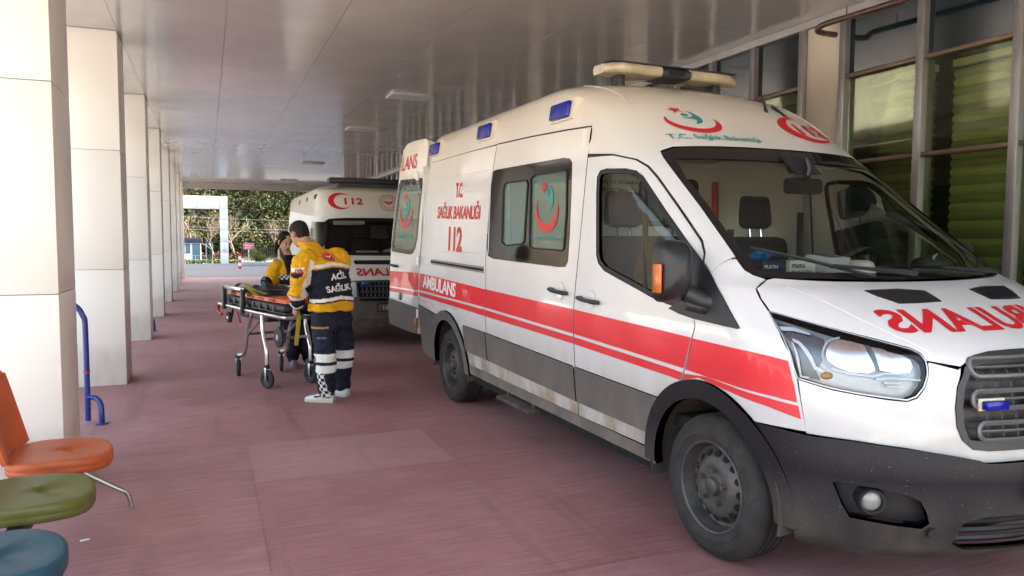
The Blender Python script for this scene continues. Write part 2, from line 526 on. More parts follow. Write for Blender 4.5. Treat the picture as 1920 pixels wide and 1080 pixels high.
M_SOIL = mat('soil', (0.10, 0.085, 0.055), 0.95, var=0.4, vscale=0.4, bump=0.5, bscale=8)
M_GRASS = mat('verge', (0.07, 0.085, 0.03), 0.95, var=0.4, vscale=0.8, bump=0.5, bscale=20)
M_CEIL = mat('ceiling_panel', (0.46, 0.435, 0.42), 0.17, spec=0.8, var=0.06, vscale=1.5, rvar=0.05, coat=0.3)
M_CLAD = paint_mat('cladding', (0.82, 0.80, 0.735), 0.3, 0.0, 0.45, 0.40, dirt=(0.40, 0.33, 0.27), spec=0.45)
M_JOINT = mat('joint', (0.40, 0.37, 0.32), 0.8)
M_MULL = mat('mullion', (0.34, 0.33, 0.33), 0.35, metal=0.6, var=0.08)
M_TRANS = mat('transom', (0.16, 0.11, 0.08), 0.4, metal=0.4, var=0.15)
M_SPAND = mat('spandrel_glass', (0.008, 0.016, 0.020), 0.08, spec=0.7)
M_GGLASS = glass_mat('green_glass', (0.74, 0.80, 0.62), 0.8)
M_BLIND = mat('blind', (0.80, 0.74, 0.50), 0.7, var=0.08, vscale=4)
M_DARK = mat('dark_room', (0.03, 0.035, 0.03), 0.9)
M_STEEL = mat('galv_steel', (0.55, 0.55, 0.56), 0.3, metal=1.0, var=0.1, vscale=8)
M_WALLP = mat('pilaster', (0.62, 0.56, 0.47), 0.4, var=0.05, vscale=2)
M_BOUNCE = mat('bounce_paving', (0.60, 0.58, 0.54), 0.85, var=0.1, vscale=1.5, bump=0.2)  # pale tone chosen to bounce sunlight in under the canopy
M_CONC = mat('concrete', (0.36, 0.36, 0.35), 0.85, var=0.15, vscale=2, bump=0.2)

def gz(Y):
    return 0.0 if Y < 42 else (-1.2 * (Y - 42) / 44 if Y < 86 else -1.2)
# ground: one sheet to the horizon
def sheet(name, x0, x1, ys, zf, m, kind='structure', nx=2):
    xs = np.linspace(x0, x1, nx); v = []; f = []
    for y in ys:
        for x in xs: v.append((x, y, zf(x, y)))
    for j in range(len(ys) - 1):
        for i in range(nx - 1):
            a = j * nx + i; f.append((a, a + 1, a + nx + 1, a + nx))
    return tag(link(name, mesh_from(name, v, f), m), kind=kind)
sheet('ground', -900, 900, [-900, -60, 42, 86, 100, 900], lambda x, y: gz(y) - 0.012, M_SOIL)
sheet('bounce_apron', -30, 40, [-60, -6.05], lambda x, y: 0.0, M_BOUNCE)  # unseen ground behind the camera, added to bounce sunlight forward
sheet('bounce_yard', -30, -2.06, [-6.04, 36], lambda x, y: -0.001, M_BOUNCE)  # unseen ground past the columns, added to bounce light from the left
sheet('forecourt', -45, 60, [-40, 0, 31, 42, 86, 94], lambda x, y: gz(y) - 0.006, M_ASPH)
# red canopy floor: base with slabs laid on it
fl = sheet('floor', -2.05, FACX, [-6, 31.2], lambda x, y: -0.002, M_FLOOR)
for (x0, x1, y0, y1, tone) in ((0.25, 1.575, 4.85, 5.755, 0.22), (-2.04, 0.244, 2.998, 5.755, 0.06), (0.25, 1.575, 2.998, 4.844, 0.04), (1.581, FACX - 0.01, 2.998, 5.755, 0.0), (-2.04, 5.42, 5.761, 9.35, 0.0), (-2.04, 5.42, 9.358, 16.6, 0.07), (-2.04, 5.42, 16.608, 31.15, 0.04), (-2.04, 5.42, -5.99, 2.992, 0.08)):
    s_ = link('floor_slab', mesh_from('floor_slab', [(x0, y0, 0), (x1, y0, 0), (x1, y1, 0), (x0, y1, 0)], [(0, 1, 2, 3)]), M_FLOOR, fl)
    s_['tone'] = tone
# ceiling: glossy metal panels hung under a slab
cl = MB().box((-2.0, 0.13, CEIL + 0.03), (FACX + 0.2, 31.0, CEIL + 0.35)).build('ceiling', M_JOINT)
tag(cl, kind='structure')
xe = [-1.86, -0.80, 0.215, 1.235, 2.275, 3.32, 4.37, FACX - 0.01]
pm = {}
PY = COLS / 3
for i in range(7):
    w = xe[i + 1] - xe[i] - 0.004
    key = round(w, 4)
    if key not in pm:
        b_ = MB().box((-w / 2, -PY / 2 + 0.002, 0), (w / 2, PY / 2 - 0.002, 0.02))
        pm[key] = b_.mesh('ceiling_panel', None)
    for j in range(-4, 22):
        yc = 5.0 + PY * (j + 0.5)
        if yc > 30.9: continue
        o = link('ceiling_panel', pm[key], M_CEIL, cl)
        o.location = ((xe[i] + xe[i + 1]) / 2, yc, CEIL)
        o.rotation_euler = (random.gauss(0, 0.0007), random.gauss(0, 0.0007), 0)
# end beam and edge beam
eb = MB().box((-1.9, 30.75, 3.44), (FACX + 0.2, 31.05, 3.653)).build('canopy_beam', M_MULL)
tag(eb, 'dark grey steel edge beam closing the far end of the canopy ceiling', 'beam')
eb = MB().box((-2.02, 0.13, 3.40), (-1.87, 31.0, 4.05), 0.01).build('canopy_beam', M_CLAD)
tag(eb, 'cream clad fascia running above the row of canopy columns', 'beam')

# columns
zc = [0.0, 1.211, 2.441, CEIL - 0.002]
DC, WC = 0.605, 0.62
colm = {}
def column(k):
    y = COLY0 + COLS * k
    c = empty('canopy_column', (COLX - WC / 2, y + DC / 2, 0))
    MB().box((-WC / 2 + 0.018, -DC / 2 + 0.018, 0), (WC / 2 - 0.018, DC / 2 - 0.018, CEIL)).build('core', M_JOINT, c, None)
    for l in range(3):
        z0, z1 = zc[l] + (0.0025 if l else 0), zc[l + 1] - 0.0025
        for nm, lo, hi in (('f', (-WC / 2, -DC / 2, z0), (WC / 2, -DC / 2 + 0.015, z1)), ('b', (-WC / 2, DC / 2 - 0.015, z0), (WC / 2, DC / 2, z1)),
                           ('r', (WC / 2 - 0.015, -DC / 2 + 0.018, z0), (WC / 2, DC / 2 - 0.018, z1)), ('l', (-WC / 2, -DC / 2 + 0.018, z0), (-WC / 2 + 0.015, DC / 2 - 0.018, z1))):
            if (nm, l) not in colm: colm[(nm, l)] = MB().box(lo, hi, 0.002).mesh('cladding_panel', 30)
            link('cladding_panel', colm[(nm, l)], M_CLAD, c)
    return c
nth = ['cream clad canopy column beside the orange waiting seat', 'cream clad canopy column just past the blue hoop rail', 'cream clad canopy column third along from the waiting seats, small rail at its foot',
       'fourth cream canopy column along from the waiting seats', 'fifth cream canopy column along from the waiting seats', 'sixth cream canopy column along from the waiting seats',
       'seventh cream canopy column along from the waiting seats', 'last cream canopy column where the red floor ends']
for k in range(8):
    tag(column(k), nth[k], 'column', 'row of canopy columns')

# surface mounted ceiling lights (unlit)
M_FIX = mat('fixture', (0.42, 0.42, 0.42), 0.4)
M_DIFF = mat('diffuser', (0.55, 0.55, 0.54), 0.25)
lab = ['square unlit ceiling light panel above the open rear door of the ambulance', 'square unlit ceiling light panel above the parked older ambulance', 'small dark ceiling light panel further along the canopy', 'last dark ceiling light panel near the far beam']
for k, yc in enumerate((10.78, 14.3, 21.45, 28.1)):
    L_ = empty('ceiling_light', (2.80, yc, CEIL))
    MB().box((-0.30, -0.22, -0.030), (0.30, 0.22, -0.001), 0.005).build('housing', M_FIX, L_)
    MB().box((-0.28, -0.20, -0.033), (0.28, 0.20, -0.0305)).build('diffuser', M_DIFF, L_)
    tag(L_, lab[k], 'ceiling light', 'ceiling lights under the canopy')

# ---------------------------------------------------------------- building facade on the right
fa = empty('hospital_building', (FACX, 0, 0))
def fpart(name, m, lo, hi, bev=0.0):
    return MB().box((lo[0] - FACX, lo[1], lo[2]), (hi[0] - FACX, hi[1], hi[2]), bev).build(name, m, fa, 30)
fpart('upper_sun_block', M_WALLP, (FACX + 0.3, -4, CEIL + 0.36), (24, 33, 7.0))  # unseen upper storey, put in and sized for its sun shadow
fpart('end_wall', M_WALLP, (FACX + 0.3, 31.3, 0), (24, 33, CEIL + 0.355))
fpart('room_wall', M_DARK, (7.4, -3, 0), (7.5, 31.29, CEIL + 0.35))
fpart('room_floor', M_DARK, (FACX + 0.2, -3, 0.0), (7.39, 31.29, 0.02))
fpart('head_rail', M_MULL, (FACX - 0.05, -3, 3.58), (FACX + 0.1, 31.2, CEIL - 0.003))
bays = [(1.45, 2.10), (2.17, 2.81), (2.88, 3.55), (3.61, 4.335), (4.398, 5.13)]
mull = [1.415, 2.135, 2.845, 3.58, 4.3665, 5.165, 5.672]
y = 5.672
pil = [(5.203, 5.634)]
while y < 30:
    for k in range(4):
        y2 = y + 0.70
        bays.append((y + 0.036, y2 - 0.036)); mull.append(y2); y = y2
    pil.append((y + 0.037, y + 0.45)); y += 0.49; mull.append(y)
for ym in mull:
    fpart('mullion', M_MULL, (FACX - 0.06, ym - 0.034, 0.0), (FACX + 0.08, ym + 0.034, 3.577), 0.003)
for a, b in pil:
    fpart('pilaster_panel', M_WALLP, (FACX - 0.015, a, 0.0), (FACX + 0.02, b, 3.577), 0.002)
for a, b in bays:
    if b > 30.9: continue
    fpart('spandrel_pane', M_SPAND, (FACX, a, 3.056), (FACX + 0.012, b, 3.577))
    fpart('window_pane', M_GGLASS, (FACX + 0.004, a, 2.272), (FACX + 0.010, b, 3.018))
    fpart('window_pane', M_GGLASS, (FACX + 0.004, a, 0.05), (FACX + 0.010, b, 2.234))
    for z in (3.037, 2.253, 0.03):
        fpart('transom', M_TRANS, (FACX - 0.045, a, z - 0.018), (FACX + 0.05, b, z + 0.018), 0.002)
# blinds hung behind the panes of the bays in view
def slat_mesh(w, pitch):
    P = []; n = 6
    for i in range(n + 1):
        t = i / n; P.append((0.030 * math.sin(math.pi * t), (t - 0.5) * pitch * 1.08))
    v = []; f = []
    for yy in (-w / 2, w / 2):
        for (dx, dz) in P: v.append((-dx, yy, dz))
    for i in range(n): f.append((i, i + 1, n + 2 + i, n + 1 + i))
    return mesh_from('slat', v, f, 60)
PITCH_S = 0.072
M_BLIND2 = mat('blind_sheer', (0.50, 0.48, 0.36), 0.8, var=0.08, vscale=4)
for bi, (a, b) in enumerate(bays):
    if b > 10: continue
    w = b - a - 0.10
    me = slat_mesh(w, PITCH_S); me2 = slat_mesh(w, PITCH_S)
    bl = empty('window_blind', (FACX + 0.20, (a + b) / 2 - 0.04, 0))
    MB().box((-0.03, -w / 2, 2.955), (0.03, w / 2, 3.01), 0.004).build('head_box', M_BLIND, bl)
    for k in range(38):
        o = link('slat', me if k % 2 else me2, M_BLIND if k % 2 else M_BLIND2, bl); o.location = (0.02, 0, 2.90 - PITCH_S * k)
    tag(bl, 'pale banded window blind hanging behind the green glass of the hospital facade', 'blind', 'blinds behind the facade glass')
fpart('shade_block', M_WALLP, (14.5, 33.01, -0.5), (30, 84, 15))  # unseen block added to keep sun off the far forecourt
tag(fa, 'hospital facade of green glass, grey mullions and cream pilaster beside the ambulance', 'building')
# sprinkler pipe on the wall
M_PIPE = mat('brown_pipe', (0.10, 0.06, 0.045), 0.45, metal=0.5, var=0.2)
e1 = on_x(1551, 63, FACX - 0.12); e2 = on_x(1533, 57, FACX - 0.30); e3 = on_x(1545, 46, FACX - 0.30); e4 = on_x(1700, -2, FACX - 0.30)
pp = empty('wall_pipe', (FACX - 0.02, float(e1[1]), float(e1[2])))
def rel(p, o): return Vector(p) - o.location
dvec = (e4 - e3) / np.linalg.norm(e4 - e3)
MB().tube([rel(q, pp) for q in [(FACX - 0.017, e1[1], e1[2])] + catmull([e1, (e2 + e1) / 2 - 0.01, e2, e3, e3 + dvec * 0.3], 5) + [e3 + dvec * 2.2]], 0.026, 10).build('tube', M_PIPE, pp)
MB().cyl(rel(e3 + dvec * 0.25, pp), rel(e3 + dvec * 0.25 + np.array([0, 0, CEIL - e3[2] - 0.08]), pp), 0.006, n=6).build('hanger_rod', M_PIPE, pp)
tag(pp, 'brown hooked pipe fixed high on the facade under the ceiling', 'pipe')

# ---------------------------------------------------------------- blue hoop rails behind the columns
M_BLUE = mat('blue_paint', (0.015, 0.03, 0.22), 0.35, var=0.2, vscale=10, coat=0.3)
def hoop(y0, label):
    o = empty('hoop_rail', (COLX - 0.035, y0, 0), math.pi / 2)
    # a low loop at the foot and a tall hoop above
    hi = catmull([(0.0, 0.10, 0.02), (0.0, 0.10, 0.75), (0.0, 0.115, 0.90), (0.0, 0.20, 1.0), (0.0, 0.45, 1.02), (0.0, 0.70, 1.02), (0, 0.8, 0.95), (0, 0.82, 0.85), (0, 0.82, 0.02)], 5)
    MB().tube(hi, 0.022, 10).build('rail_tube', M_BLUE, o, 60)
    lo = catmull([(0.0, 0.10, 0.22), (-0.02, 0.04, 0.21), (-0.06, 0.0, 0.17), (-0.08, -0.01, 0.08), (-0.08, -0.01, 0.0)], 5)
    MB().tube(lo, 0.022, 10).build('foot_tube', M_BLUE, o, 60)
    MB().cyl((-0.08, -0.01, 0.0), (-0.08, -0.01, 0.012), 0.05, n=14).build('base_plate', M_BLUE, o)
    MB().cyl((0.0, 0.10, 0.42), (0.0, 0.10, 0.435), 0.026, n=12).build('clamp_band', mat('red_band', (0.5, 0.05, 0.05), 0.5), o)
    tag(o, label, 'rail', 'blue hoop rails by the columns')
hoop(6.95, 'blue tubular hoop rail standing behind the column by the waiting seats')
hoop(COLY0 + COLS * 2 + 1.25, 'blue tubular hoop rail further along between the columns')

# ---------------------------------------------------------------- far gate area
M_WHITE = mat('white_panel', (0.80, 0.81, 0.82), 0.4, var=0.02)
M_NAVYROOF = mat('navy_roof', (0.03, 0.045, 0.09), 0.5)
M_BLUEGL = mat('blue_glass', (0.10, 0.22, 0.30), 0.1, spec=0.8)
M_FRAME = mat('pale_frame', (0.45, 0.5, 0.52), 0.4)
PYp = 72.0
def PX(px, Y): return float(on_y(px, 444, Y)[0])
def PZ(py, px, Y): return float(on_y(px, py, Y)[2])
x0, x1 = PX(413, PYp), PX(428, PYp); zt, zb = PZ(368, 420, PYp), PZ(392, 420, PYp)
po = empty('entrance_portal', (x1, PYp, gz(PYp)))
def ppart(name, lo, hi, m=M_WHITE): return MB().box(tuple(lo[i] - (x1, PYp, gz(PYp))[i] for i in range(3)), tuple(hi[i] - (x1, PYp, gz(PYp))[i] for i in range(3)), 0.01).build(name, m, po, 30)
g0 = gz(PYp)
zz = np.linspace(g0, zb, 6)
for i in range(5): ppart('post_panel', (x0, PYp, zz[i] + (0.01 if i else 0)), (x1, PYp + 0.8, zz[i + 1] - 0.01))
xx = [x1, x0, x0 - 1.9, x0 - 3.8, x0 - 5.7, x0 - 7.6, x0 - 8.4]
for i in range(6): ppart('beam_panel', (xx[i + 1] + 0.01, PYp, zb), (xx[i] - 0.01, PYp + 0.8, zt))
for i in range(5): ppart('post_panel', (xx[6] + 0.01, PYp, zz[i]), (xx[5] - 0.01, PYp + 0.8, zz[i + 1] - 0.01))
ppart('number_plate', (x0 + 0.2, PYp - 0.01, PZ(470, 420, PYp)), (x1 - 0.2, PYp, PZ(467, 420, PYp)), M_FRAME)
tag(po, 'tall white panelled entrance portal spanning the far roadway', 'gateway')

YB = 84.0
bx0, bx1 = PX(335, YB), PX(376, YB); bz0, bz1 = gz(YB), PZ(446, 360, YB)
bo = empty('guard_booth', ((bx0 + bx1) / 2, YB, bz0)); hw = (bx1 - bx0) / 2; hb = bz1 - bz0
MB().box((-hw, 0, 0), (hw, 2.4, hb * 0.80)).build('wall', M_WHITE, bo, None)
MB().box((-hw - 0.15, -0.2, hb * 0.805), (hw + 0.15, 2.6, hb), 0.03).build('roof', M_NAVYROOF, bo)
for a, b in ((-0.72, -0.05), (0.28, 0.86)):
    z0_ = 0.42 if a < 0 else 0.06
    MB().box((hw * a, -0.03, hb * z0_), (hw * b, -0.004, hb * 0.74)).build('window' if a < 0 else 'door', M_BLUEGL, bo, None)
    MB().box((hw * a - 0.06, -0.02, hb * z0_ - 0.06), (hw * b + 0.06, -0.002, hb * 0.77)).build('frame', M_NAVYROOF, bo, None)
MB().box((-hw * 0.45, -0.05, hb * 0.42), (-hw * 0.40, -0.031, hb * 0.74)).build('window_bar', M_WHITE, bo, None)
tag(bo, 'white guard booth with dark flat roof beyond the entrance portal', 'booth')
YG = 80.0
gx0, gx1 = PX(386, YG), PX(398, YG); gb, gt = gz(YG), PZ(455, 390, YG)
go = empty('glass_shelter', ((gx0 + gx1) / 2, YG, gb)); hw = (gx1 - gx0) / 2
for sx in (-1, 1):
    for yy in (0, 1.4):
        MB().box((sx * hw - 0.04, yy - 0.04, 0), (sx * hw + 0.04, yy + 0.04, gt - gb)).build('post', M_FRAME, go, None)
MB().box((-hw - 0.1, -0.1, gt - gb), (hw + 0.1, 1.5, gt - gb + 0.1)).build('roof', M_NAVYROOF, go, None)
MB().box((-hw + 0.05, -0.01, 0.3), (hw - 0.05, 0.01, gt - gb - 0.1)).build('pane', glass_mat('shelter_glass', (0.7, 0.85, 0.88)), go, None)
rl = MB()
for zr in (0.4, 0.8): rl.cyl((-hw - 1.9, 0.0, zr), (-hw - 0.05, 0.0, zr), 0.03, n=6)
for xr in (-hw - 1.9, -hw - 1.0): rl.cyl((xr, 0, 0), (xr, 0, 0.82), 0.03, n=6)
rl.build('barrier_rail', M_FRAME, go)
tag(go, 'slim glazed turnstile shelter with barrier rails beside the guard booth', 'shelter')
# sign
YS = 78.0
M_PINK = mat('pink_sign', (0.55, 0.16, 0.22), 0.5); M_TXTW = mat('white_letter', (0.8, 0.8, 0.8), 0.5)
so = empty('road_sign', (PX(466, YS), YS, gz(YS)))
sz0, sz1 = PZ(468, 465, YS) - gz(YS), PZ(456, 465, YS) - gz(YS); sw = (PX(476, YS) - PX(455, YS)) / 2
MB().box((-sw, -0.03, sz0), (sw, 0.03, sz1), 0.01).build('sign_board', M_PINK, so)
MB().cyl((0, 0.05, 0), (0, 0.05, sz0 + 0.1), 0.05, n=8).build('post', M_WHITE, so)
for k in range(2): MB().box((-sw * 0.75, -0.036, sz0 + 0.14 + 0.22 * k), (sw * (0.4 + 0.3 * k), -0.031, sz0 + 0.2 + 0.22 * k)).build('text_bar', M_TXTW, so)
tag(so, 'pink road sign on a white post beside a small green bush', 'sign')
# bollard
bp_ = on_z(450, 506); bo = empty('bollard', tuple(bp_))
M_RED = mat('red_paint', (0.55, 0.03, 0.04), 0.45); M_WHT = mat('white_paint', (0.75, 0.75, 0.75), 0.45)
for k in range(5): MB().cyl((0, 0, 0.04 + 0.155 * k), (0, 0, 0.04 + 0.155 * (k + 1)), 0.085 - 0.006 * k, 0.079 - 0.006 * k, n=14).build('band', M_WHT if k % 2 else M_RED, bo)
MB().cyl((0, 0, 0), (0, 0, 0.04), 0.16, 0.14, n=14).build('base', M_JOINT, bo)
tag(bo, 'red and white banded bollard on the grey forecourt', 'bollard')
# low concrete kerb island and fence
ko = empty('kerb_island', (4.6, 47, gz(47)))
MB().box((-2.6, 0, 0), (14, 0.35, 0.25), 0.03).build('kerb', M_CONC, ko)
MB().box((-2.6, 0.36, 0), (-2.3, 9, 0.2), 0.03).build('kerb', M_CONC, ko)
tag(ko, 'low concrete kerb edging the forecourt behind the bollard', 'kerb')
YF = 90.0
M_BLKM = mat('black_metal', (0.02, 0.02, 0.022), 0.5)
fx0, fx1 = PX(452, YF), PX(640, YF)
fo = empty('iron_fence', (fx0, YF, gz(YF))); fh = PZ(464, 470, YF) - gz(YF)
bar = MB().cyl((0, 0, 0.1), (0, 0, fh), 0.028, n=5).mesh('bar', None)
n_ = int((fx1 - fx0) / 0.22)
for k in range(n_):
    o = link('bar', bar, M_BLKM, fo); o.location = (k * 0.22, 0, 0)
for zr in (0.25, fh - 0.2): MB().box((0, -0.03, zr), (fx1 - fx0, 0.03, zr + 0.06)).build('rail', M_BLKM, fo)
tag(fo, 'black iron railing fence at the foot of the wooded hillside', 'fence')

# ---------------------------------------------------------------- hillside, trees
def hz(x, y):
    t = max(0.0, y - 97 - 3 * math.sin(x * 0.07))
    return -1.25 + t * 0.42 * min(1, t / 25 + 0.35) + (1.4 * math.sin(x * 0.11 + y * 0.05) + 0.9 * math.sin(x * 0.23 - y * 0.13)) * min(1, t / 20)
sheet('hill', -150, 180, list(np.linspace(93, 240, 34)), hz, M_SOIL, nx=50)
M_LEAF = mat('foliage', (0.06, 0.09, 0.03), 1.0, attr='Col', spec=0.0)
def set_leaf_normals(me, NR):
    me.polygons.foreach_set('use_smooth', [True] * len(me.polygons))
    me.normals_split_custom_set_from_vertices(NR)
def leaf_cloud(name, crowns, per, parent=None, size=(0.35, 0.7), seed=3):
    """crowns: (x, y, z, rx, rz, colour); many small leaf clump faces spread through each crown"""
    rg = np.random.default_rng(seed); V = []; Fc = []; CL = []; NR = []
    for (cx, cy, cz, rx, rz_, col) in crowns:
        n = per
        d = rg.normal(size=(n, 3)); d /= np.linalg.norm(d, axis=1)[:, None]
        lob = 1 + 0.28 * np.sin(d[:, 0] * 4 + cx) * np.sin(d[:, 1] * 4 + cy) + 0.2 * np.sin(d[:, 2] * 6 + cz)
        r = (0.45 + 0.55 * rg.random(n) ** 0.5) * lob
        P = np.array([cx, cy, cz]) + d * r[:, None] * np.array([rx, rx, rz_])
        s = rg.uniform(*size, n)
        nr = d + rg.normal(size=(n, 3)) * 0.7; nr /= np.linalg.norm(nr, axis=1)[:, None]
        a = np.cross(nr, rg.normal(size=(n, 3))); a /= np.linalg.norm(a, axis=1)[:, None]; b = np.cross(nr, a)
        c = np.array(col)[None, :] * rg.uniform(0.85, 1.15, n)[:, None]
        o = len(V)
        q = np.stack([P - a * s[:, None] * .5, P - b * s[:, None] * .38, P + a * s[:, None] * .5 + nr * s[:, None] * .12, P + b * s[:, None] * .38], 1).reshape(-1, 3)
        V += q.tolist(); Fc += [(o + 4 * i, o + 4 * i + 1, o + 4 * i + 2, o + 4 * i + 3) for i in range(n)]
        CL += np.repeat(c, 4, 0).tolist()
        dn = d * 0.75 + nr * 0.35; dn /= np.linalg.norm(dn, axis=1)[:, None]; NR += np.repeat(dn, 4, 0).tolist()
    me = mesh_from(name, V, Fc)
    set_leaf_normals(me, NR)
    ca = me.color_attributes.new('Col', 'FLOAT_COLOR', 'POINT')
    ca.data.foreach_set('color', np.concatenate([np.array(CL), np.ones((len(CL), 1))], 1).ravel().astype(np.float32))
    return link(name, me, M_LEAF, parent)
PAL = [(0.032, 0.043, 0.021), (0.040, 0.050, 0.022), (0.052, 0.056, 0.026), (0.066, 0.058, 0.030), (0.027, 0.037, 0.019), (0.072, 0.054, 0.032), (0.056, 0.060, 0.030), (0.030, 0.041, 0.021)]
cr = []
for k in range(1500):
    y_ = 100 + 75 * RNG.random() ** 1.3; x_ = RNG.uniform(-16, 34) * y_ / 110
    r_ = RNG.uniform(1.1, 2.3)
    cr.append((x_, y_, hz(x_, y_) + r_ * RNG.uniform(0.5, 1.0), r_, r_ * RNG.uniform(0.8, 1.25), PAL[min(7, int(abs(RNG.normal(0, 2.6))))]))
wd = leaf_cloud('hillside_wood', cr, 130, size=(0.22, 0.48))
tag(wd, 'dense mixed green and autumn brown wood covering the far hillside', 'wood', kind='stuff')

M_BARK = mat('bark', (0.16, 0.13, 0.105), 0.9, var=0.3, vscale=6)
def bare_tree(x, y, z, h, label, seed):
    rg = random.Random(seed)
    t = empty('bare_tree', (x, y, z))
    tr = MB(); br = MB()
    def grow(p, d, l, r, lev):
        pts = [p]; q = p
        for s in range(4):
            d = (d + Vector((rg.gauss(0, .16), rg.gauss(0, .16), rg.gauss(0.03, .1)))).normalized(); q = q + d * l / 4; pts.append(q)
        (tr if lev == 0 else br).tube(pts, [r * (1 - 0.12 * i) for i in range(5)], 5 if lev < 2 else 3)
        if lev < 4:
            for k in range(4 if lev < 3 else 3):
                base = pts[rg.choice((2, 3, 4, 4))]
                a = rg.uniform(0, 6.28); e = rg.uniform(0.5, 1.0)
                nd = (d + Vector((math.cos(a), math.sin(a), 0.25)) * e).normalized()
                grow(base, nd, l * rg.uniform(0.58, 0.78), r * 0.52, lev + 1)
    grow(Vector((0, 0, 0)), Vector((0, 0, 1)), h * 0.38, h * 0.022, 0)
    tr.build('trunk', M_BARK, t); br.build('crown', M_BARK, t)
    tag(t, label, 'tree', 'bare trees by the gate')
for i, (px, Y, h, lb) in enumerate(((368, 92, 8.5, 'leafless grey tree spreading behind the guard booth'), (402, 95, 7.5, 'leafless tree between the booth and the portal post'), (440, 96, 6.5, 'leafless brown tree right of the portal post'), (520, 97, 6, 'leafless brown tree behind the iron fence'))):
    bare_tree(PX(px, Y), Y, gz(Y), h, lb, 11 + i)
sb = empty('green_bush', (PX(480, 77), 77, gz(77)))
leaf_cloud('foliage', [(0, 0, 0.75, 0.85, 0.9, (0.13, 0.19, 0.05)), (0.4, 0.1, 0.5, 0.6, 0.6, (0.12, 0.17, 0.05))], 420, sb, (0.10, 0.2), 5)
st_ = MB()
for a in range(5): st_.cyl((0, 0, 0), (0.35 * math.cos(a * 1.3), 0.35 * math.sin(a * 1.3), 0.8), 0.03, 0.012, n=5)
st_.build('stem', M_BARK, sb)
tag(sb, 'small bright green bush beside the pink road sign', 'bush')
sb = empty('red_shrub_hedge', (PX(407, 88), 88, gz(88)))
leaf_cloud('foliage', [(k * 0.9, 0, 0.6, 0.8, 0.7, (0.075, 0.05, 0.03)) for k in range(-2, 3)], 160, sb, (0.15, 0.3), 6)
tag(sb, 'low rust coloured shrub hedge behind the portal post', 'shrub')
sb = empty('grass_verge', (PX(400, 79.5), 81, gz(81)))
leaf_cloud('foliage', [(k * 0.8, 1.0, 0.15, 0.7, 0.3, (0.10, 0.14, 0.04)) for k in range(-3, 4)], 160, sb, (0.1, 0.25), 8)
tag(sb, 'low green verge plants at the foot of the turnstile shelter', 'shrub')
# power lines
M_WIRE = mat('wire', (0.35, 0.35, 0.35), 0.6)
wl = ['upper pale power line crossing in front of the wooded hill', 'middle pale power line crossing in front of the wooded hill', 'lower pale power line crossing in front of the wooded hill']
for k, (ya, yb) in enumerate(((402, 412), (421, 428), (426, 434))):
    A = on_y(300, ya, 95.0); B = on_y(700, yb, 88.0)
    pts = [A + (B - A) * t - np.array([0, 0, 1.2 * 4 * t * (1 - t) * 0.3]) for t in np.linspace(-0.6, 1.6, 16)]
    tag(MB().tube(pts, 0.014, 4).build('power_line', M_WIRE), wl[k], 'cable')
# ================================================================== VEHICLE SURFACE TOOLS
def pchip(xs, ys):
    xs = np.array(xs, float); ys = np.array(ys, float); h = np.diff(xs); dl = np.diff(ys) / h
    m = np.zeros(len(xs)); m[0] = dl[0]; m[-1] = dl[-1]
    for i in range(1, len(xs) - 1):
        if dl[i - 1] * dl[i] > 0:
            w1 = 2 * h[i] + h[i - 1]; w2 = h[i] + 2 * h[i - 1]; m[i] = (w1 + w2) / (w1 / dl[i - 1] + w2 / dl[i])
    def f(x):
        x = np.clip(np.asarray(x, float), xs[0], xs[-1])
        i = np.clip(np.searchsorted(xs, x, side='right') - 1, 0, len(xs) - 2)
        t = (x - xs[i]) / h[i]
        return ((1 + 2 * t) * (1 - t) ** 2 * ys[i] + t * (1 - t) ** 2 * h[i] * m[i] + t * t * (3 - 2 * t) * ys[i + 1] + t * t * (t - 1) * h[i] * m[i + 1])
    return f

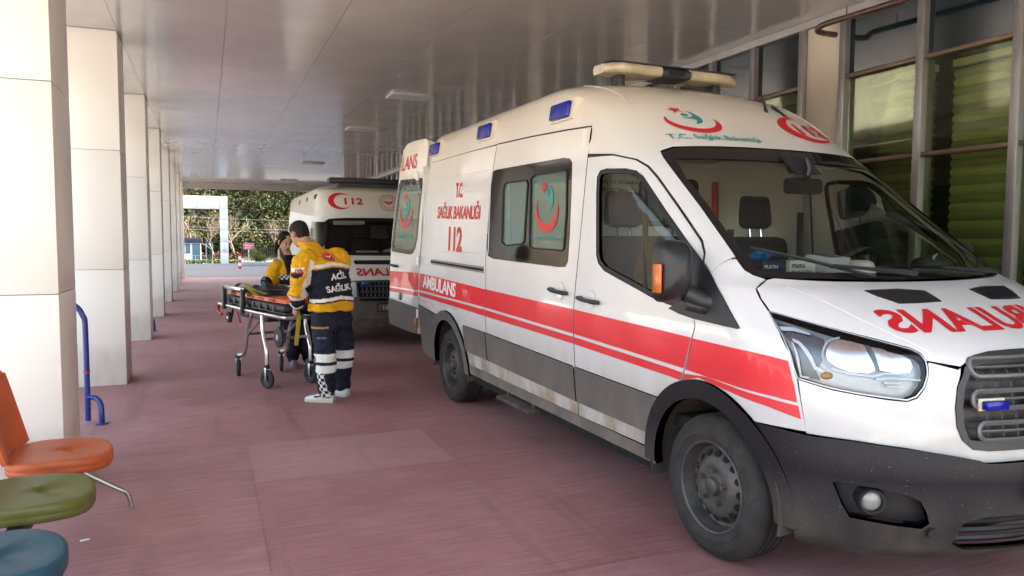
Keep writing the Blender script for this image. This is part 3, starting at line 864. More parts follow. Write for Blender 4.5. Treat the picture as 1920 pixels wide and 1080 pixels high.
class Surf:
    """body skin as a stack of rounded plan outlines. u runs from the nose centre round to the flank
    (positive = right side, -y), v climbs from sill to roof"""
    def __init__(s, rows, O, heading):
        R = np.array(rows); z, xf, d, p, w = R.T
        ds = np.sqrt(np.diff(z) ** 2 + np.maximum(np.abs(np.diff(w)), 0.55 * np.abs(np.diff(xf))) ** 2)
        v = np.concatenate([[0], np.cumsum(ds)])
        s.v1 = v[-1]
        s.fz, s.fx, s.fd, s.fp, s.fw = [pchip(v, q) for q in (z, xf, d, p, w)]
        s.tv = np.linspace(0, v[-1], 1500); s.tz = s.fz(s.tv)
        s.O = np.array(O, float); c, n = math.cos(heading), math.sin(heading)
        s.ex = np.array([c, n, 0]); s.ey = np.array([-n, c, 0])
    def vz(s, z): return np.interp(z, s.tz, s.tv)
    def pos(s, u, v, off=0.0):
        u = np.asarray(u, float); v = np.asarray(v, float)
        a = np.abs(u); sg = -np.sign(u)
        xf, d, p, w, z = s.fx(v), s.fd(v), s.fp(v), s.fw(v), s.fz(v)
        ph = np.minimum(a, math.pi / 2)
        x = xf - d + d * np.cos(ph) ** (2 / p) - np.maximum(0, a - math.pi / 2)
        y = sg * w * np.sin(ph) ** (2 / p)
        return np.stack([x, y, z], -1)
    def nrm(s, u, v):
        e = 1e-3
        u = np.asarray(u, float); v = np.asarray(v, float)
        uu = np.where(np.abs(u) < 2e-3, 2e-3, u)
        du = s.pos(uu + e, v) - s.pos(uu - e, v)
        v0, v1 = np.clip(v - e, 0, s.v1), np.clip(v + e, 0, s.v1)
        dv = s.pos(uu, v1) - s.pos(uu, v0)
        n = np.cross(dv, du); n /= np.linalg.norm(n, axis=-1)[..., None] + 1e-12
        return n
    def u_x(s, x, v):
        xf, d, p = s.fx(v), s.fd(v), s.fp(v)
        t = np.clip((x - xf + d) / d, 0, 1)
        return np.where(x < xf - d, math.pi / 2 + (xf - d - x), np.arccos(np.clip(t ** (p / 2), 0, 1)))
    def u_y(s, y, v):
        w, p = s.fw(v), s.fp(v)
        return -np.sign(y) * np.arcsin(np.clip((np.abs(y) / w) ** (p / 2), 0, 1))
    def uvx(s, x, z): v = s.vz(z); return (float(s.u_x(x, v)), float(v))
    def uvy(s, y, z): v = s.vz(z); return (float(s.u_y(y, v)), float(v))
    def out(s, P):
        """>0 outside"""
        x, y, z = P[..., 0], P[..., 1], P[..., 2]; v = s.vz(z)
        xf, d, p, w = s.fx(v), s.fd(v), s.fp(v), s.fw(v)
        t = np.clip((x - xf + d) / d, 0, 9)
        return t ** p + (np.abs(y) / w) ** p - 1
    def local(s, W):
        D = np.asarray(W) - s.O; return np.stack([D @ s.ex, D @ s.ey, D[..., 2]], -1)
    def pick(s, px, py):
        """photo pixel -> (x, y, z) on the skin in the vehicle frame"""
        d = ray(px, py); t = np.linspace(1.0, 16, 6000)
        Wp = CP + d * t[:, None]; P = s.local(Wp)
        ok = (s.out(P) < 0) & (P[:, 2] > s.tz[0]) & (P[:, 2] < s.tz[-1])
        if not ok.any():
            k = np.argmin(np.where((P[:, 2] > s.tz[0]) & (P[:, 2] < s.tz[-1]), s.out(P), 9)); return P[k]
        return P[np.argmax(ok)]
    def pxz(s, px, py): p = s.pick(px, py); return (float(p[0]), float(p[2]))
    def puv(s, px, py):
        p = s.pick(px, py); v = s.vz(p[2])
        xf, d = s.fx(v), s.fd(v)
        if p[0] < xf - 0.35 * d: return (float(s.u_x(p[0], v)), float(v))
        return (float(s.u_y(p[1], v)), float(v))

def set_normals(me, N):
    me.polygons.foreach_set('use_smooth', [True] * len(me.polygons))
    me.normals_split_custom_set_from_vertices([tuple(n) for n in N])

def patch(name, S, outer, m, parent, holes=(), res=0.05, off=0.0, lip=0.012, step=None, mirror=False, both=False, bulge=None, edge_round=0.0):
    """panel lying on the skin: outline(s) in (u, v), folded inwards by lip along every edge"""
    step = step or res * 0.6
    outer = densify(outer, step); holes = [densify(h, step) for h in holes]
    V, T, loops = cdt(outer, holes, res)
    V = V.copy()
    sg = -1 if mirror else 1
    P = S.pos(V[:, 0], V[:, 1]); Nn = S.nrm(V[:, 0], V[:, 1])
    o = np.full(len(V), off) if bulge is None else off + np.array([bulge(*q) for q in P])
    Q = P + Nn * o[:, None]
    verts = Q.tolist(); norms = Nn.tolist(); faces = [tuple(int(i) for i in t[::-1]) for t in T]
    # orientation check on the first face
    FI = np.array(faces); vote = np.einsum('ij,ij->i', np.cross(Q[FI[:, 1]] - Q[FI[:, 0]], Q[FI[:, 2]] - Q[FI[:, 0]]), Nn[FI[:, 0]]).sum()
    if vote < 0: faces = [f[::-1] for f in faces]
    if lip > 0:
        key = {(round(float(p[0]), 6), round(float(p[1]), 6)): i for i, p in enumerate(V)}
        for li, lp in enumerate(loops):
            ids = [key.get((round(float(p[0]), 6), round(float(p[1]), 6))) for p in lp]
            ids = [i for i in ids if i is not None]; n = len(ids); base = len(verts)
            for k, i in enumerate(ids):
                tn = np.array(verts[ids[(k + 1) % n]]) - np.array(verts[ids[k - 1]])
                sd = np.cross(tn, Nn[i]); sd /= np.linalg.norm(sd) + 1e-12
                verts.append(list(Q[i])); norms.append((sd * 0.7 + Nn[i] * 0.7).tolist())
                verts.append(list(Q[i] - Nn[i] * lip)); norms.append(sd.tolist())
            for k in range(n):
                k2 = (k + 1) % n
                faces.append((base + 2 * k, base + 2 * k2, base + 2 * k2 + 1, base + 2 * k + 1))
    if sg < 0:
        verts = [(x, -y, z) for x, y, z in verts]; norms = [(x, -y, z) for x, y, z in norms]; faces = [f[::-1] for f in faces]
    me = mesh_from(name, verts, faces)
    set_normals(me, norms)
    ob = link(name, me, m, parent)
    if both:
        return ob, patch(name, S, outer, m, parent, holes, res, off, lip, step, True, False, bulge)
    return ob

def XZ(S, pts, step=0.03):
    """(x, z) outline on the right flank -> (u, v) outline"""
    return [S.uvx(x, z) for x, z in densify(pts, step)]
def half(pts):
    """right half outline (u >= 0, from top centre round to bottom centre) -> full symmetric outline"""
    return list(pts) + [(-u, v) for u, v in reversed(pts) if u > 1e-6]

def decal_xz(name, S, V, T, org, ax, ay, m, parent, off=0.003, side=-1, maxlen=0.12):
    """2-D shape (unit coords) -> flank. org, ax, ay are (x, z) vectors"""
    sc_ = max(np.linalg.norm(ax), np.linalg.norm(ay))
    V, T = subdiv2d(V * np.array([np.linalg.norm(ax), np.linalg.norm(ay)]), T, maxlen)
    V = V / np.array([np.linalg.norm(ax), np.linalg.norm(ay)])
    X = np.array(org)[None] + V[:, :1] * np.array(ax)[None] + V[:, 1:] * np.array(ay)[None]
    v = S.vz(X[:, 1]); u = S.u_x(X[:, 0], v)
    P = S.pos(u, v) + S.nrm(u, v) * off
    if side > 0: P[:, 1] *= -1
    return pt_to_mesh(name, P, T, m, parent)
def decal_yz(name, S, V, T, org, ax, ay, m, parent, off=0.003, maxlen=0.1):
    """2-D shape -> nose / screen side. org, ax, ay are (y, z) vectors"""
    V, T = subdiv2d(V * np.array([np.linalg.norm(ax), np.linalg.norm(ay)]), T, maxlen)
    V = V / np.array([np.linalg.norm(ax), np.linalg.norm(ay)])
    X = np.array(org)[None] + V[:, :1] * np.array(ax)[None] + V[:, 1:] * np.array(ay)[None]
    v = S.vz(X[:, 1]); u = S.u_y(X[:, 0], v)
    P = S.pos(u, v) + S.nrm(u, v) * off
    return pt_to_mesh(name, P, T, m, parent)
def side_text(name, S, txt, bl, br, tl, m, parent, bold=0.02, off=0.003):
    """lettering placed by the photo pixels of its bottom-left, bottom-right and top-left corners"""
    V, T, _ = text_poly(txt, bold, 0.92)
    a, b, c = (np.array(S.pxz(*q)) for q in (bl, br, tl))
    return decal_xz(name, S, V, T, a, b - a, c - a, m, parent, off)
def shape(poly):
    V, T, _ = cdt(poly, (), 10.0)
    return V, [tuple(int(i) for i in t) for t in T]

# health-service emblem: crescent, star and a reaching figure (unit box)
FIG = [(0.50, 0.30), (0.56, 0.40), (0.60, 0.50), (0.52, 0.55), (0.42, 0.56), (0.33, 0.60), (0.42, 0.62), (0.54, 0.64), (0.60, 0.72), (0.58, 0.86), (0.52, 0.97), (0.62, 0.90), (0.70, 0.74), (0.72, 0.58), (0.70, 0.44), (0.62, 0.34)]
EMB_RED = [crescent(0.5, 0.47, 0.47, 0.42, 0.0, 0.13, 0), star(0.36, 1.0, 0.15, 1.9)]
EMB_TEAL = [FIG, circ(0.44, 0.74, 0.075, 14)]

def make_wheel(parent, y, x, side, m_tyre, m_rim, m_dark, R=0.35, W=0.225, name='wheel'):
    """wheel built about its axle; side=-1 outer face towards -y"""
    w = empty(name, (x, y, R), 0, parent)
    k = side
    h = W / 2
    prof = [(0.222, h - 0.012), (0.232, h - 0.004), (0.255, h + 0.003), (0.258, h + 0.007), (0.263, h + 0.007), (0.266, h + 0.004), (0.296, h + 0.003), (0.298, h + 0.006), (0.303, h + 0.005), (0.306, h + 0.001), (0.328, h - 0.010), (0.342, h - 0.028), (R - 0.002, h - 0.040)]
    g = np.linspace(h - 0.045, -(h - 0.045), 5)
    for i in range(4):
        a, b = g[i], g[i + 1]
        prof += [(R, a), (R, b + 0.010), (R - 0.009, b + 0.008), (R - 0.009, b + 0.001)]
    prof += [(R - 0.002, -(h - 0.04)), (0.342, -(h - 0.028)), (0.328, -(h - 0.01)), (0.262, -(h + 0.004)), (0.222, -(h - 0.012))]
    MB().lathe(prof, (0, 0, 0), (0, k, 0), 64).build('tyre', m_tyre, w, 28)
    tm_ = MB()
    for i in range(60):
        t = 2 * math.pi * i / 60
        for (y0_, y1_) in ((h - 0.048, h - 0.026), (-(h - 0.026), -(h - 0.048))):
            c_, s_ = math.cos(t), math.sin(t); c2, s2 = math.cos(t + 0.055), math.sin(t + 0.055)
            ra, rb = (R + 0.0005, R - 0.010) if y0_ > 0 else (R - 0.010, R + 0.0005)
            tm_.add([(c_ * ra, k * y0_, s_ * ra), (c2 * ra, k * y0_, s2 * ra), (c2 * rb, k * y1_, s2 * rb), (c_ * rb, k * y1_, s_ * rb)], [(0, 1, 2, 3)])
    tm_.build('tread_blocks', m_tyre, w, None)['kind'] = 'stuff'
    rim = [(0.228, h - 0.010), (0.221, h - 0.004), (0.212, h - 0.010), (0.205, h - 0.04), (0.196, h - 0.075), (0.180, h - 0.080), (0.165, h - 0.062), (0.135, h - 0.040), (0.110, h - 0.030), (0.085, h - 0.034), (0.060, h - 0.040), (0.046, h - 0.036), (0.040, h - 0.012), (0.026, h - 0.006), (0.0, h - 0.006)]
    MB().lathe(rim, (0, 0, 0), (0, k, 0), 48).build('rim', m_rim, w, 40)
    d, a, b = frame_of((0, k, 0))
    for i in range(16):
        t = 2 * math.pi * i / 16
        c = (a * math.cos(t) + b * math.sin(t)) * 0.160
        n_ = (d + (a * math.cos(t) + b * math.sin(t)) * 0.62).normalized()
        MB().cyl(c + d * (h - 0.053), c + d * (h - 0.053) + n_ * 0.004, 0.018, n=12).build('vent_hole', m_dark, w)
    for i in range(5):
        t = 2 * math.pi * (i + 0.3) / 5
        c = (a * math.cos(t) + b * math.sin(t)) * 0.083
        MB().cyl(c + d * (h - 0.04), c + d * (h - 0.008), 0.014, 0.011, n=6).build('wheel_nut', m_rim, w)
    MB().lathe([(0.215, h - 0.08), (0.0, h - 0.082)], (0, 0, 0), (0, k, 0), 24).build('brake_drum', m_dark, w)
    return w
# ================================================================== AMBULANCE WITH ITS REAR DOOR OPEN
HEAD1 = math.atan2(-math.cos(-0.0306), -math.sin(-0.0306))
O1 = (3.2058, 2.9044, 0.0)
ROWS1 = [(0.24, 0.90, .62, 2.0, .93), (0.32, 0.99, .70, 2.0, .97), (0.45, 1.03, .75, 2.0, .985), (0.60, 1.03, .76, 2.0, 1.00), (0.75, 1.005, .76, 2.0, 1.015),
         (0.88, .985, .76, 2.0, 1.025), (1.00, .96, .75, 2.0, 1.03), (1.06, .93, .74, 2.05, 1.03), (1.12, .865, .71, 2.15, 1.028), (1.20, .735, .67, 2.3, 1.022),
         (1.28, .575, .62, 2.5, 1.015), (1.33, .45, .57, 2.7, 1.010), (1.37, .33, .54, 2.9, 1.006), (1.45, .228, .54, 3, .998), (1.72, -.116, .57, 3, .972),
         (2.00, -.472, .60, 3, .945), (2.09, -.60, .60, 3, .935), (2.24, -.80, .60, 3, .918), (2.40, -1.02, .58, 2.9, .895), (2.50, -1.20, .56, 2.8, .872),
         (2.58, -1.42, .52, 2.7, .83), (2.635, -1.68, .45, 2.6, .74), (2.67, -1.98, .36, 2.5, .60), (2.69, -2.3, .25, 2.4, .40), (2.70, -2.6, .12, 2.2, .14)]
S1 = Surf(ROWS1, O1, HEAD1)
amb = empty('ambulance', O1, HEAD1)
tag(amb, 'white and red ambulance with open rear door, lit windscreen and grille facing out of the canopy', 'ambulance')
amb['label'] = 'large white ambulance with red side stripe and its rear door swung open'

M_WPAINT = paint_mat('white_paint_van', (0.665, 0.665, 0.66), 0.26, 0.7, 0.92, 1.35, dirt=(0.30, 0.235, 0.165), roof_warm_light=True, bumpy=0.10)
M_RSTRIPE = paint_mat('red_reflective', (0.72, 0.016, 0.030), 0.38, 0.25, 1.0, 0.55, bumpy=0.25)
M_GREYP = paint_mat('grey_moulding', (0.075, 0.075, 0.078), 0.5, 0.0, 0.95, 0.95, dirt=(0.22, 0.18, 0.135), speck=0.12)
M_BUMP = paint_mat('dark_bumper', (0.013, 0.013, 0.016), 0.38, 0.0, 0.60, 0.55, dirt=(0.13, 0.11, 0.088), speck=0.3, spec=0.3)
M_BLACKP = mat('black_plastic', (0.016, 0.016, 0.018), 0.42, var=0.2, vscale=5)
M_RUBBER = mat('rubber_seal', (0.012, 0.012, 0.012), 0.6)
M_TYRE = mat('tyre_rubber', (0.014, 0.014, 0.014), 0.75, col2=(0.045, 0.040, 0.034), vscale=9, bump=0.5, bscale=90)
M_RIM = mat('steel_rim', (0.055, 0.055, 0.055), 0.5, metal=0.4, col2=(0.13, 0.115, 0.10), vscale=12)
M_HOLE = mat('deep_black', (0.006, 0.006, 0.006), 0.9)
M_WELL = mat('muddy_well', (0.05, 0.042, 0.033), 0.95, col2=(0.11, 0.088, 0.065), vscale=7, bump=0.6, bscale=30)
M_WSGLASS = glass_mat('screen_glass', (0.84, 0.86, 0.76), 0.85)
M_SGLASS = glass_mat('side_glass', (0.74, 0.82, 0.78), 0.9)
M_PGLASS = glass_mat('privacy_glass', (0.52, 0.68, 0.60), 0.9)
def diffuse_glass(name, tint, fill, amt):
    """pane with a pale film: part diffuse, part tinted clear, plus reflection"""
    m = glass_mat(name, tint, 1.0); nt = m.node_tree
    mx = [n for n in nt.nodes if n.type == 'MIX_SHADER'][0]; tr = [n for n in nt.nodes if n.type == 'BSDF_TRANSPARENT'][0]
    df = nt.nodes.new('ShaderNodeBsdfDiffuse'); df.inputs[0].default_value = (*fill, 1)  # diffuse colour mixed into the clear pane
    m2 = nt.nodes.new('ShaderNodeMixShader'); m2.inputs[0].default_value = amt
    nt.links.new(tr.outputs[0], m2.inputs[1]); nt.links.new(df.outputs[0], m2.inputs[2]); nt.links.new(m2.outputs[0], mx.inputs[1])
    return m
M_PGLASS = diffuse_glass('diffuse_glass', (0.5, 0.66, 0.6), (0.17, 0.27, 0.235), 0.55)
M_BGLASS = mat('black_glass', (0.008, 0.008, 0.008), 0.06, spec=0.5)
M_RED = mat('red_letter', (0.55, 0.012, 0.02), 0.4)
M_TEAL = mat('teal_letter', (0.01, 0.26, 0.24), 0.4)
M_WLET = mat('white_letter_van', (0.80, 0.78, 0.76), 0.4)
M_CHROME = mat('chrome', (0.85, 0.86, 0.88), 0.10, metal=1.0)
M_LENS = glass_mat('lamp_lens', (0.95, 0.96, 0.97), 1.0)
M_BLUEL = mat('blue_lens', (0.004, 0.012, 0.26), 0.2, spec=0.5)
M_AMBER = mat('amber_lens', (0.55, 0.13, 0.01), 0.2, coat=0.5)
M_CREAM = mat('cream_bezel', (0.70, 0.64, 0.48), 0.4)
M_INTW = mat('cab_lining', (0.74, 0.71, 0.64), 0.75)
M_SEAT = mat('seat_fabric', (0.035, 0.037, 0.045), 0.95, var=0.3, vscale=30, bump=0.3, bscale=150)
M_SEATB = mat('seat_blue', (0.03, 0.06, 0.13), 0.9, var=0.2, vscale=30)
M_DASH = mat('dash_plastic', (0.022, 0.022, 0.024), 0.65)

xz = S1.pxz
z7 = lambda a, b: (780 + a / 2.7, 480 + b / 2.7)
z8 = lambda a, b: (1080 + a / 2.841, 260 + b / 2.841)
z1 = lambda a, b: (700 + a / 2.348, 100 + b / 2.348)
z6 = lambda a, b: (1200 + a / 2.667, 700 + b / 2.667)
z5 = lambda a, b: (1400 + a / 3.692, 500 + b / 3.692)
def pk(*pts): return [xz(*p) for p in pts]
def shift(pts, dx=0, dz=0): return [(x + dx, z + dz) for x, z in pts]

AR_C, AR_R = (0.0, 0.36), 0.455
def arc(cx, cz, r, a0, a1, n=24):
    return [(cx + r * math.cos(math.radians(a0 + (a1 - a0) * i / n)), cz + r * math.sin(math.radians(a0 + (a1 - a0) * i / n))) for i in range(n + 1)]
XR, XS, XB = -4.60, -2.765, -1.275           # rear end, slider rear edge, door rear edge
ZS = 0.42                                    # panel bottoms
door_top = pk((1103, 290), (1150, 290), (1193, 299), (1215, 312), (1233, 332), (1270, 384), (1300, 428), (1316, 452), (1321, 475), (1319, 492))
door_front = pk((1310, 497), (1300, 540), (1299, 565), (1300, 593), (1303, 612), (1291, 665), (1278, 713))
xbt = door_top[0][0]
# ---- front door
g = 0.004
fd_out = [(XB + g, ZS), (XB + g, 1.2), (xbt + g, door_top[0][1] - 0.02)] + shift(door_top, -0.001, -g)[1:] + shift(door_front, -g) 
a_end = math.degrees(math.atan2(door_front[-1][1] - 0.36, door_front[-1][0] - g)) 
fd_out += arc(0, 0.36, AR_R, 102, 172.5)
fd_out += [(-0.46, ZS)]
win_d = pk(*[z8(*q) for q in ((107, 620), (108, 300), (112, 205), (128, 170), (165, 158), (270, 158), (325, 170), (360, 198), (480, 378), (598, 545), (640, 620), (650, 700), (640, 800), (620, 900), (560, 905), (480, 880), (400, 845), (330, 805), (230, 750), (150, 705), (118, 665))])
door = patch('front_door', S1, XZ(S1, fd_out), M_WPAINT, amb, [XZ(S1, win_d)], 0.05)
patch('front_door', S1, XZ(S1, fd_out), M_WPAINT, amb, [XZ(S1, win_d)], 0.07, mirror=True)
def scale_in(poly, k):
    c = np.mean(np.array(poly), 0); return [tuple(c + (np.array(p) - c) * k) for p in poly]
def inset(poly, d):
    """shrink an outline by d (points moved along the inner normal)"""
    P = np.array(poly); n = len(P); out = []
    area = 0.5 * np.sum(P[:, 0] * np.roll(P[:, 1], -1) - np.roll(P[:, 0], -1) * P[:, 1]); sg = 1 if area > 0 else -1
    for i in range(n):
        a = P[i] - P[i - 1]; b = P[(i + 1) % n] - P[i]
        t = a / (np.linalg.norm(a) + 1e-9) + b / (np.linalg.norm(b) + 1e-9); t /= np.linalg.norm(t) + 1e-9
        out.append(tuple(P[i] + sg * d * np.array([-t[1], t[0]])))
    return out
for mir in (False, True):
    pdoor = door
    wi = inset(win_d, 0.028)
    patch('window_seal', S1, XZ(S1, inset(win_d, 0.002)), M_RUBBER, pdoor, [XZ(S1, wi)], 0.06, off=-0.004, lip=0.02, mirror=mir)
    patch('window_glass', S1, XZ(S1, wi), M_SGLASS, pdoor, (), 0.08, off=-0.016, lip=0.0, mirror=mir)
# divider bar of the door window
b0, b1 = S1.pick(*z8(353, 185)), S1.pick(*z8(360, 835))
MB().tube([b0 + np.array([0, 0.016, 0]), b1 + np.array([0, 0.016, 0])], 0.016, 6, flat=0.6).build('window_bar', M_RUBBER, door)
# ---- sliding door
top_g = pk(z1(548, 400), z1(700, 366), z1(850, 338), z1(962, 321))
rear_s = pk(z1(495, 900), z1(505, 760), z1(516, 600), z1(528, 505), z1(545, 405))
sl_out = [(XB - g, ZS), (XB - g, 1.2), (xbt - g, door_top[0][1] - 0.02), (top_g[-1][0] - g, top_g[-1][1] - g)] + shift(top_g, 0, -g)[::-1][1:] + shift(rear_s, g)[::-1] + [(XS + g, 1.2), (XS + g, ZS)]
win_s = pk(*[z1(*q) for q in ((500, 860), (508, 700), (517, 560), (524, 520), (545, 512), (700, 484), (840, 460), (866, 462), (876, 480), (874, 600), (866, 800), (858, 915), (846, 940), (815, 941), (660, 922), (530, 905), (505, 893))])
slide = patch('sliding_door', S1, XZ(S1, sl_out), M_WPAINT, amb, [XZ(S1, win_s)], 0.055)
patch('sliding_door', S1, XZ(S1, sl_out), M_WPAINT, amb, [XZ(S1, win_s)], 0.08, mirror=True)
p1 = pk(*[z1(*q) for q in ((566, 830), (572, 600), (578, 575), (595, 568), (672, 558), (680, 575), (672, 700), (664, 825), (655, 838), (580, 846))])
p2 = pk(*[z1(*q) for q in ((688, 850), (690, 700), (694, 550), (710, 535), (840, 516), (853, 525), (850, 700), (838, 860), (828, 868), (700, 858))])
for mir in (False, True):
    patch('window_frame', S1, XZ(S1, inset(win_s, 0.003)), M_BGLASS, slide, [XZ(S1, p1), XZ(S1, p2)], 0.07, off=-0.003, lip=0.012, mirror=mir)
    patch('window_pane', S1, XZ(S1, p1), M_PGLASS, slide, (), 0.1, off=-0.008, lip=0.0, mirror=mir)
    patch('window_pane', S1, XZ(S1, p2), M_PGLASS, slide, (), 0.1, off=-0.010, lip=0.0, mirror=mir)
# rims of the two opening panes
for pl in (p1, p2):
    P3 = [S1.pos(*S1.uvx(x, z)) + S1.nrm(*S1.uvx(x, z)) * 0.001 for x, z in densify(pl, 0.06)]
    MB().tube(P3, 0.006, 5, closed=True).build('pane_rim', M_RUBBER, slide)
# ---- rear quarter
gut_r = pk(z1(270, 478), z1(300, 470), z1(420, 434))
q_out = [(XS - g, ZS), (XS - g, 1.2)] + shift(rear_s, -g) + [(gut_r[2][0], gut_r[2][1] - g), (gut_r[1][0], gut_r[1][1] - g), (XR + 0.06, 2.33), (XR, 2.2), (XR, 0.45), (XR + 0.04, 0.36), (-4.22, 0.34)] + arc(-3.75, 0.36, AR_R, 180, 0, 30) + [(-3.28, ZS)]
quarter = patch('rear_quarter', S1, XZ(S1, q_out), M_WPAINT, amb, (), 0.055)
patch('rear_quarter', S1, XZ(S1, q_out), M_WPAINT, amb, (), 0.08, mirror=True)
# pressed panel line round the lettering
pr = pk(*[z1(*q) for q in ((270, 560), (400, 535), (520, 512), (505, 880), (300, 872), (270, 830), (262, 700))])
P3 = [S1.pos(*S1.uvx(x, z)) + S1.nrm(*S1.uvx(x, z)) * (-0.0015) for x, z in densify(pr, 0.05)]
MB().tube(P3, 0.0035, 4, closed=True).build('pressed_line', M_WPAINT, quarter)
# ---- fender
fe_out = shift(door_front, g)[::-1] + [(door_top[-1][0] + g, door_top[-1][1])] + pk((1335, 512), (1350, 497), (1369, 486), (1381, 486), (1397, 507), (1412, 516), (1437, 524), (1417, 541), (1425, 560), (1440, 583), (1461, 622), (1480, 662), (1494, 710), (1512, 809), (1470, 801), (1412, 789)) + arc(0, 0.36, AR_R, 62, 100, 12)
fender = patch('front_fender', S1, XZ(S1, fe_out), M_WPAINT, amb, (), 0.045)
patch('front_fender', S1, XZ(S1, fe_out), M_WPAINT, amb, (), 0.07, mirror=True)
# ---- roof, A-pillars, brow above the windscreen
uv = S1.puv
vtop = S1.v1
def ux(x, z): return S1.uvx(x, z)
roof_half = [(0.0, vtop - 0.001)]
# centre seam runs along the top, so close the patch over the crown by going to the rear
crown = []
for t in np.linspace(1, 0, 26):
    v = S1.vz(2.33) + (vtop - 0.001 - S1.vz(2.33)) * t
    crown.append((float(S1.u_x(XR + 0.05 + 0.16 * t * t, v)), float(v)))
edge = [ux(XR + 0.05, 2.333)] + [ux(x, z) for x, z in densify([(XR + 0.06, 2.333), gut_r[1], gut_r[2]] + top_g + [(top_g[-1][0] + 0.004, top_g[-1][1])], 0.05, False)]
edge += [ux(x, z) for x, z in densify([(xbt + 0.002, door_top[0][1] + g)] + shift(door_top, 0.004, g)[1:] + pk((1335, 511), (1350, 496), (1369, 485)), 0.03, False)]
ws_edge = [uv(1379, 482), uv(1350, 441), uv(1312, 387), uv(1270, 332), uv(1245, 298), uv(1237, 283)]
hdr = [S1.uvy(-0.72, 2.078), S1.uvy(-0.5, 2.086), S1.uvy(-0.25, 2.09), (0.0, float(S1.vz(2.092)))]
edge += ws_edge + hdr
right = crown + edge
roofp = patch('roof', S1, right + [(-u, v) for u, v in reversed(edge[:-1])] + [(-u, v) for u, v in reversed(crown)], M_WPAINT, amb, (), 0.06)
# the strip along the very crown
P = [S1.pos(s * c[0], c[1]) for s in (1, -1) for c in [crown[0]]]
st = MB(); xs = np.linspace(-2.48, XR + 0.21, 14)
yy = float(abs(S1.pos(*crown[0])[1]))
st.add([(x, s * yy, 2.7005) for x in xs for s in (-1, 1)], [(2 * i, 2 * i + 1, 2 * i + 3, 2 * i + 2) for i in range(13)])
st.build('roof_strip', M_WPAINT, roofp)
# dark gutter and door-top seam (shadow gaps with rubber in them)
def seam(pts, r=0.006, m=M_RUBBER, off=-0.002, parent=amb, name='seam_rubber'):
    P3 = [S1.pos(*S1.uvx(x, z)) + S1.nrm(*S1.uvx(x, z)) * off for x, z in densify(pts, 0.05, False)]
    return MB().tube(P3, r, 5).build(name, m, parent)
seam(top_g); seam(door_top); seam([gut_r[1], gut_r[2], top_g[0]], 0.003)
# ridge moulding on the brow, both sides
for s in (-1, 1):
    rid = [uv(1110, 156), uv(1150, 172), uv(1190, 211), uv(1215, 246), uv(1236, 279)]
    P3 = [S1.pos(u, v) + S1.nrm(u, v) * 0.003 for u, v in [tuple(q) for q in catmull(rid, 5)]]
    P3 = [(x, -s * y, z) for x, y, z in P3]
    MB().tube(P3[:-7], 0.003, 6).build('brow_ridge', M_WPAINT, roofp)
# ---- windscreen
wb = [S1.uvy(-0.6, 1.375), S1.uvy(-0.3, 1.366), (0.0, float(S1.vz(1.364)))]
wl_ = [(0.0, float(S1.vz(2.088)))] + [S1.uvy(-0.25, 2.086), S1.uvy(-0.5, 2.082), S1.uvy(-0.715, 2.073)] + [uv(1239, 286), uv(1272, 335), uv(1314, 389), uv(1352, 443), uv(1381, 484), uv(1399, 507), uv(1425, 519)] + wb
wl_ = [(max(0, u), v) for u, v in wl_]
full = half(wl_)
gi = []
for (u, v) in wl_:
    zz_ = float(S1.fz(v)); t = (zz_ - 1.36) / (2.09 - 1.36)
    gi.append((max(0.0, u - 0.085) if u > 0.05 else u, float(S1.vz(min(max(zz_, 1.36 + 0.030 + 0.02 * min(1, u)), 2.09 - 0.085)))))
gi[0] = (0.0, float(S1.vz(2.09 - 0.085))); gi[-1] = (0.0, float(S1.vz(1.390)))
gfull = half(gi)
wsf = patch('windscreen_frame', S1, full, M_BGLASS, amb, [gfull], 0.06, off=-0.004, lip=0.01)
wsg = patch('windscreen', S1, gfull, M_WSGLASS, amb, (), 0.10, off=-0.006, lip=0.0)
# ---- bonnet
hb = [(0.0, float(S1.vz(1.352))), S1.uvy(-0.3, 1.354), S1.uvy(-0.6, 1.360), S1.uvy(-0.8, 1.372)]
hs = [ux(*xz(1440, 525)), ux(*xz(1420, 541)), ux(*xz(1428, 560)), ux(*xz(1444, 583))]
hl_top = [uv(*z5(*q)) for q in ((250, 328), (600, 425), (900, 500), (1130, 560), (1200, 596), (1243, 650))]
hg = [uv(1800, 687), uv(1808, 681), uv(1822, 667), uv(1850, 660), uv(1890, 656), uv(1918, 654)]
gz_top = float(S1.fz(hg[-1][1]))
hood_half = hb + hs + hl_top + hg + [(0.0, float(S1.vz(gz_top + 0.004)))]
hood = patch('bonnet', S1, half(hood_half), M_WPAINT, amb, (), 0.05)
# raised creases on the bonnet
for s in (-1, 1):
    P3 = [S1.pos(*S1.uvy(-y_, z_)) - np.array([0, 0, 0.0022]) for y_, z_ in ((0.80, 1.34), (0.74, 1.29), (0.68, 1.22), (0.60, 1.15), (0.52, 1.09))]
    MB().tube([(q[0], -s * q[1], q[2]) for q in [tuple(k) for k in catmull(P3, 5)]], [0.004] * 21, 5).build('bonnet_crease', M_WPAINT, hood)
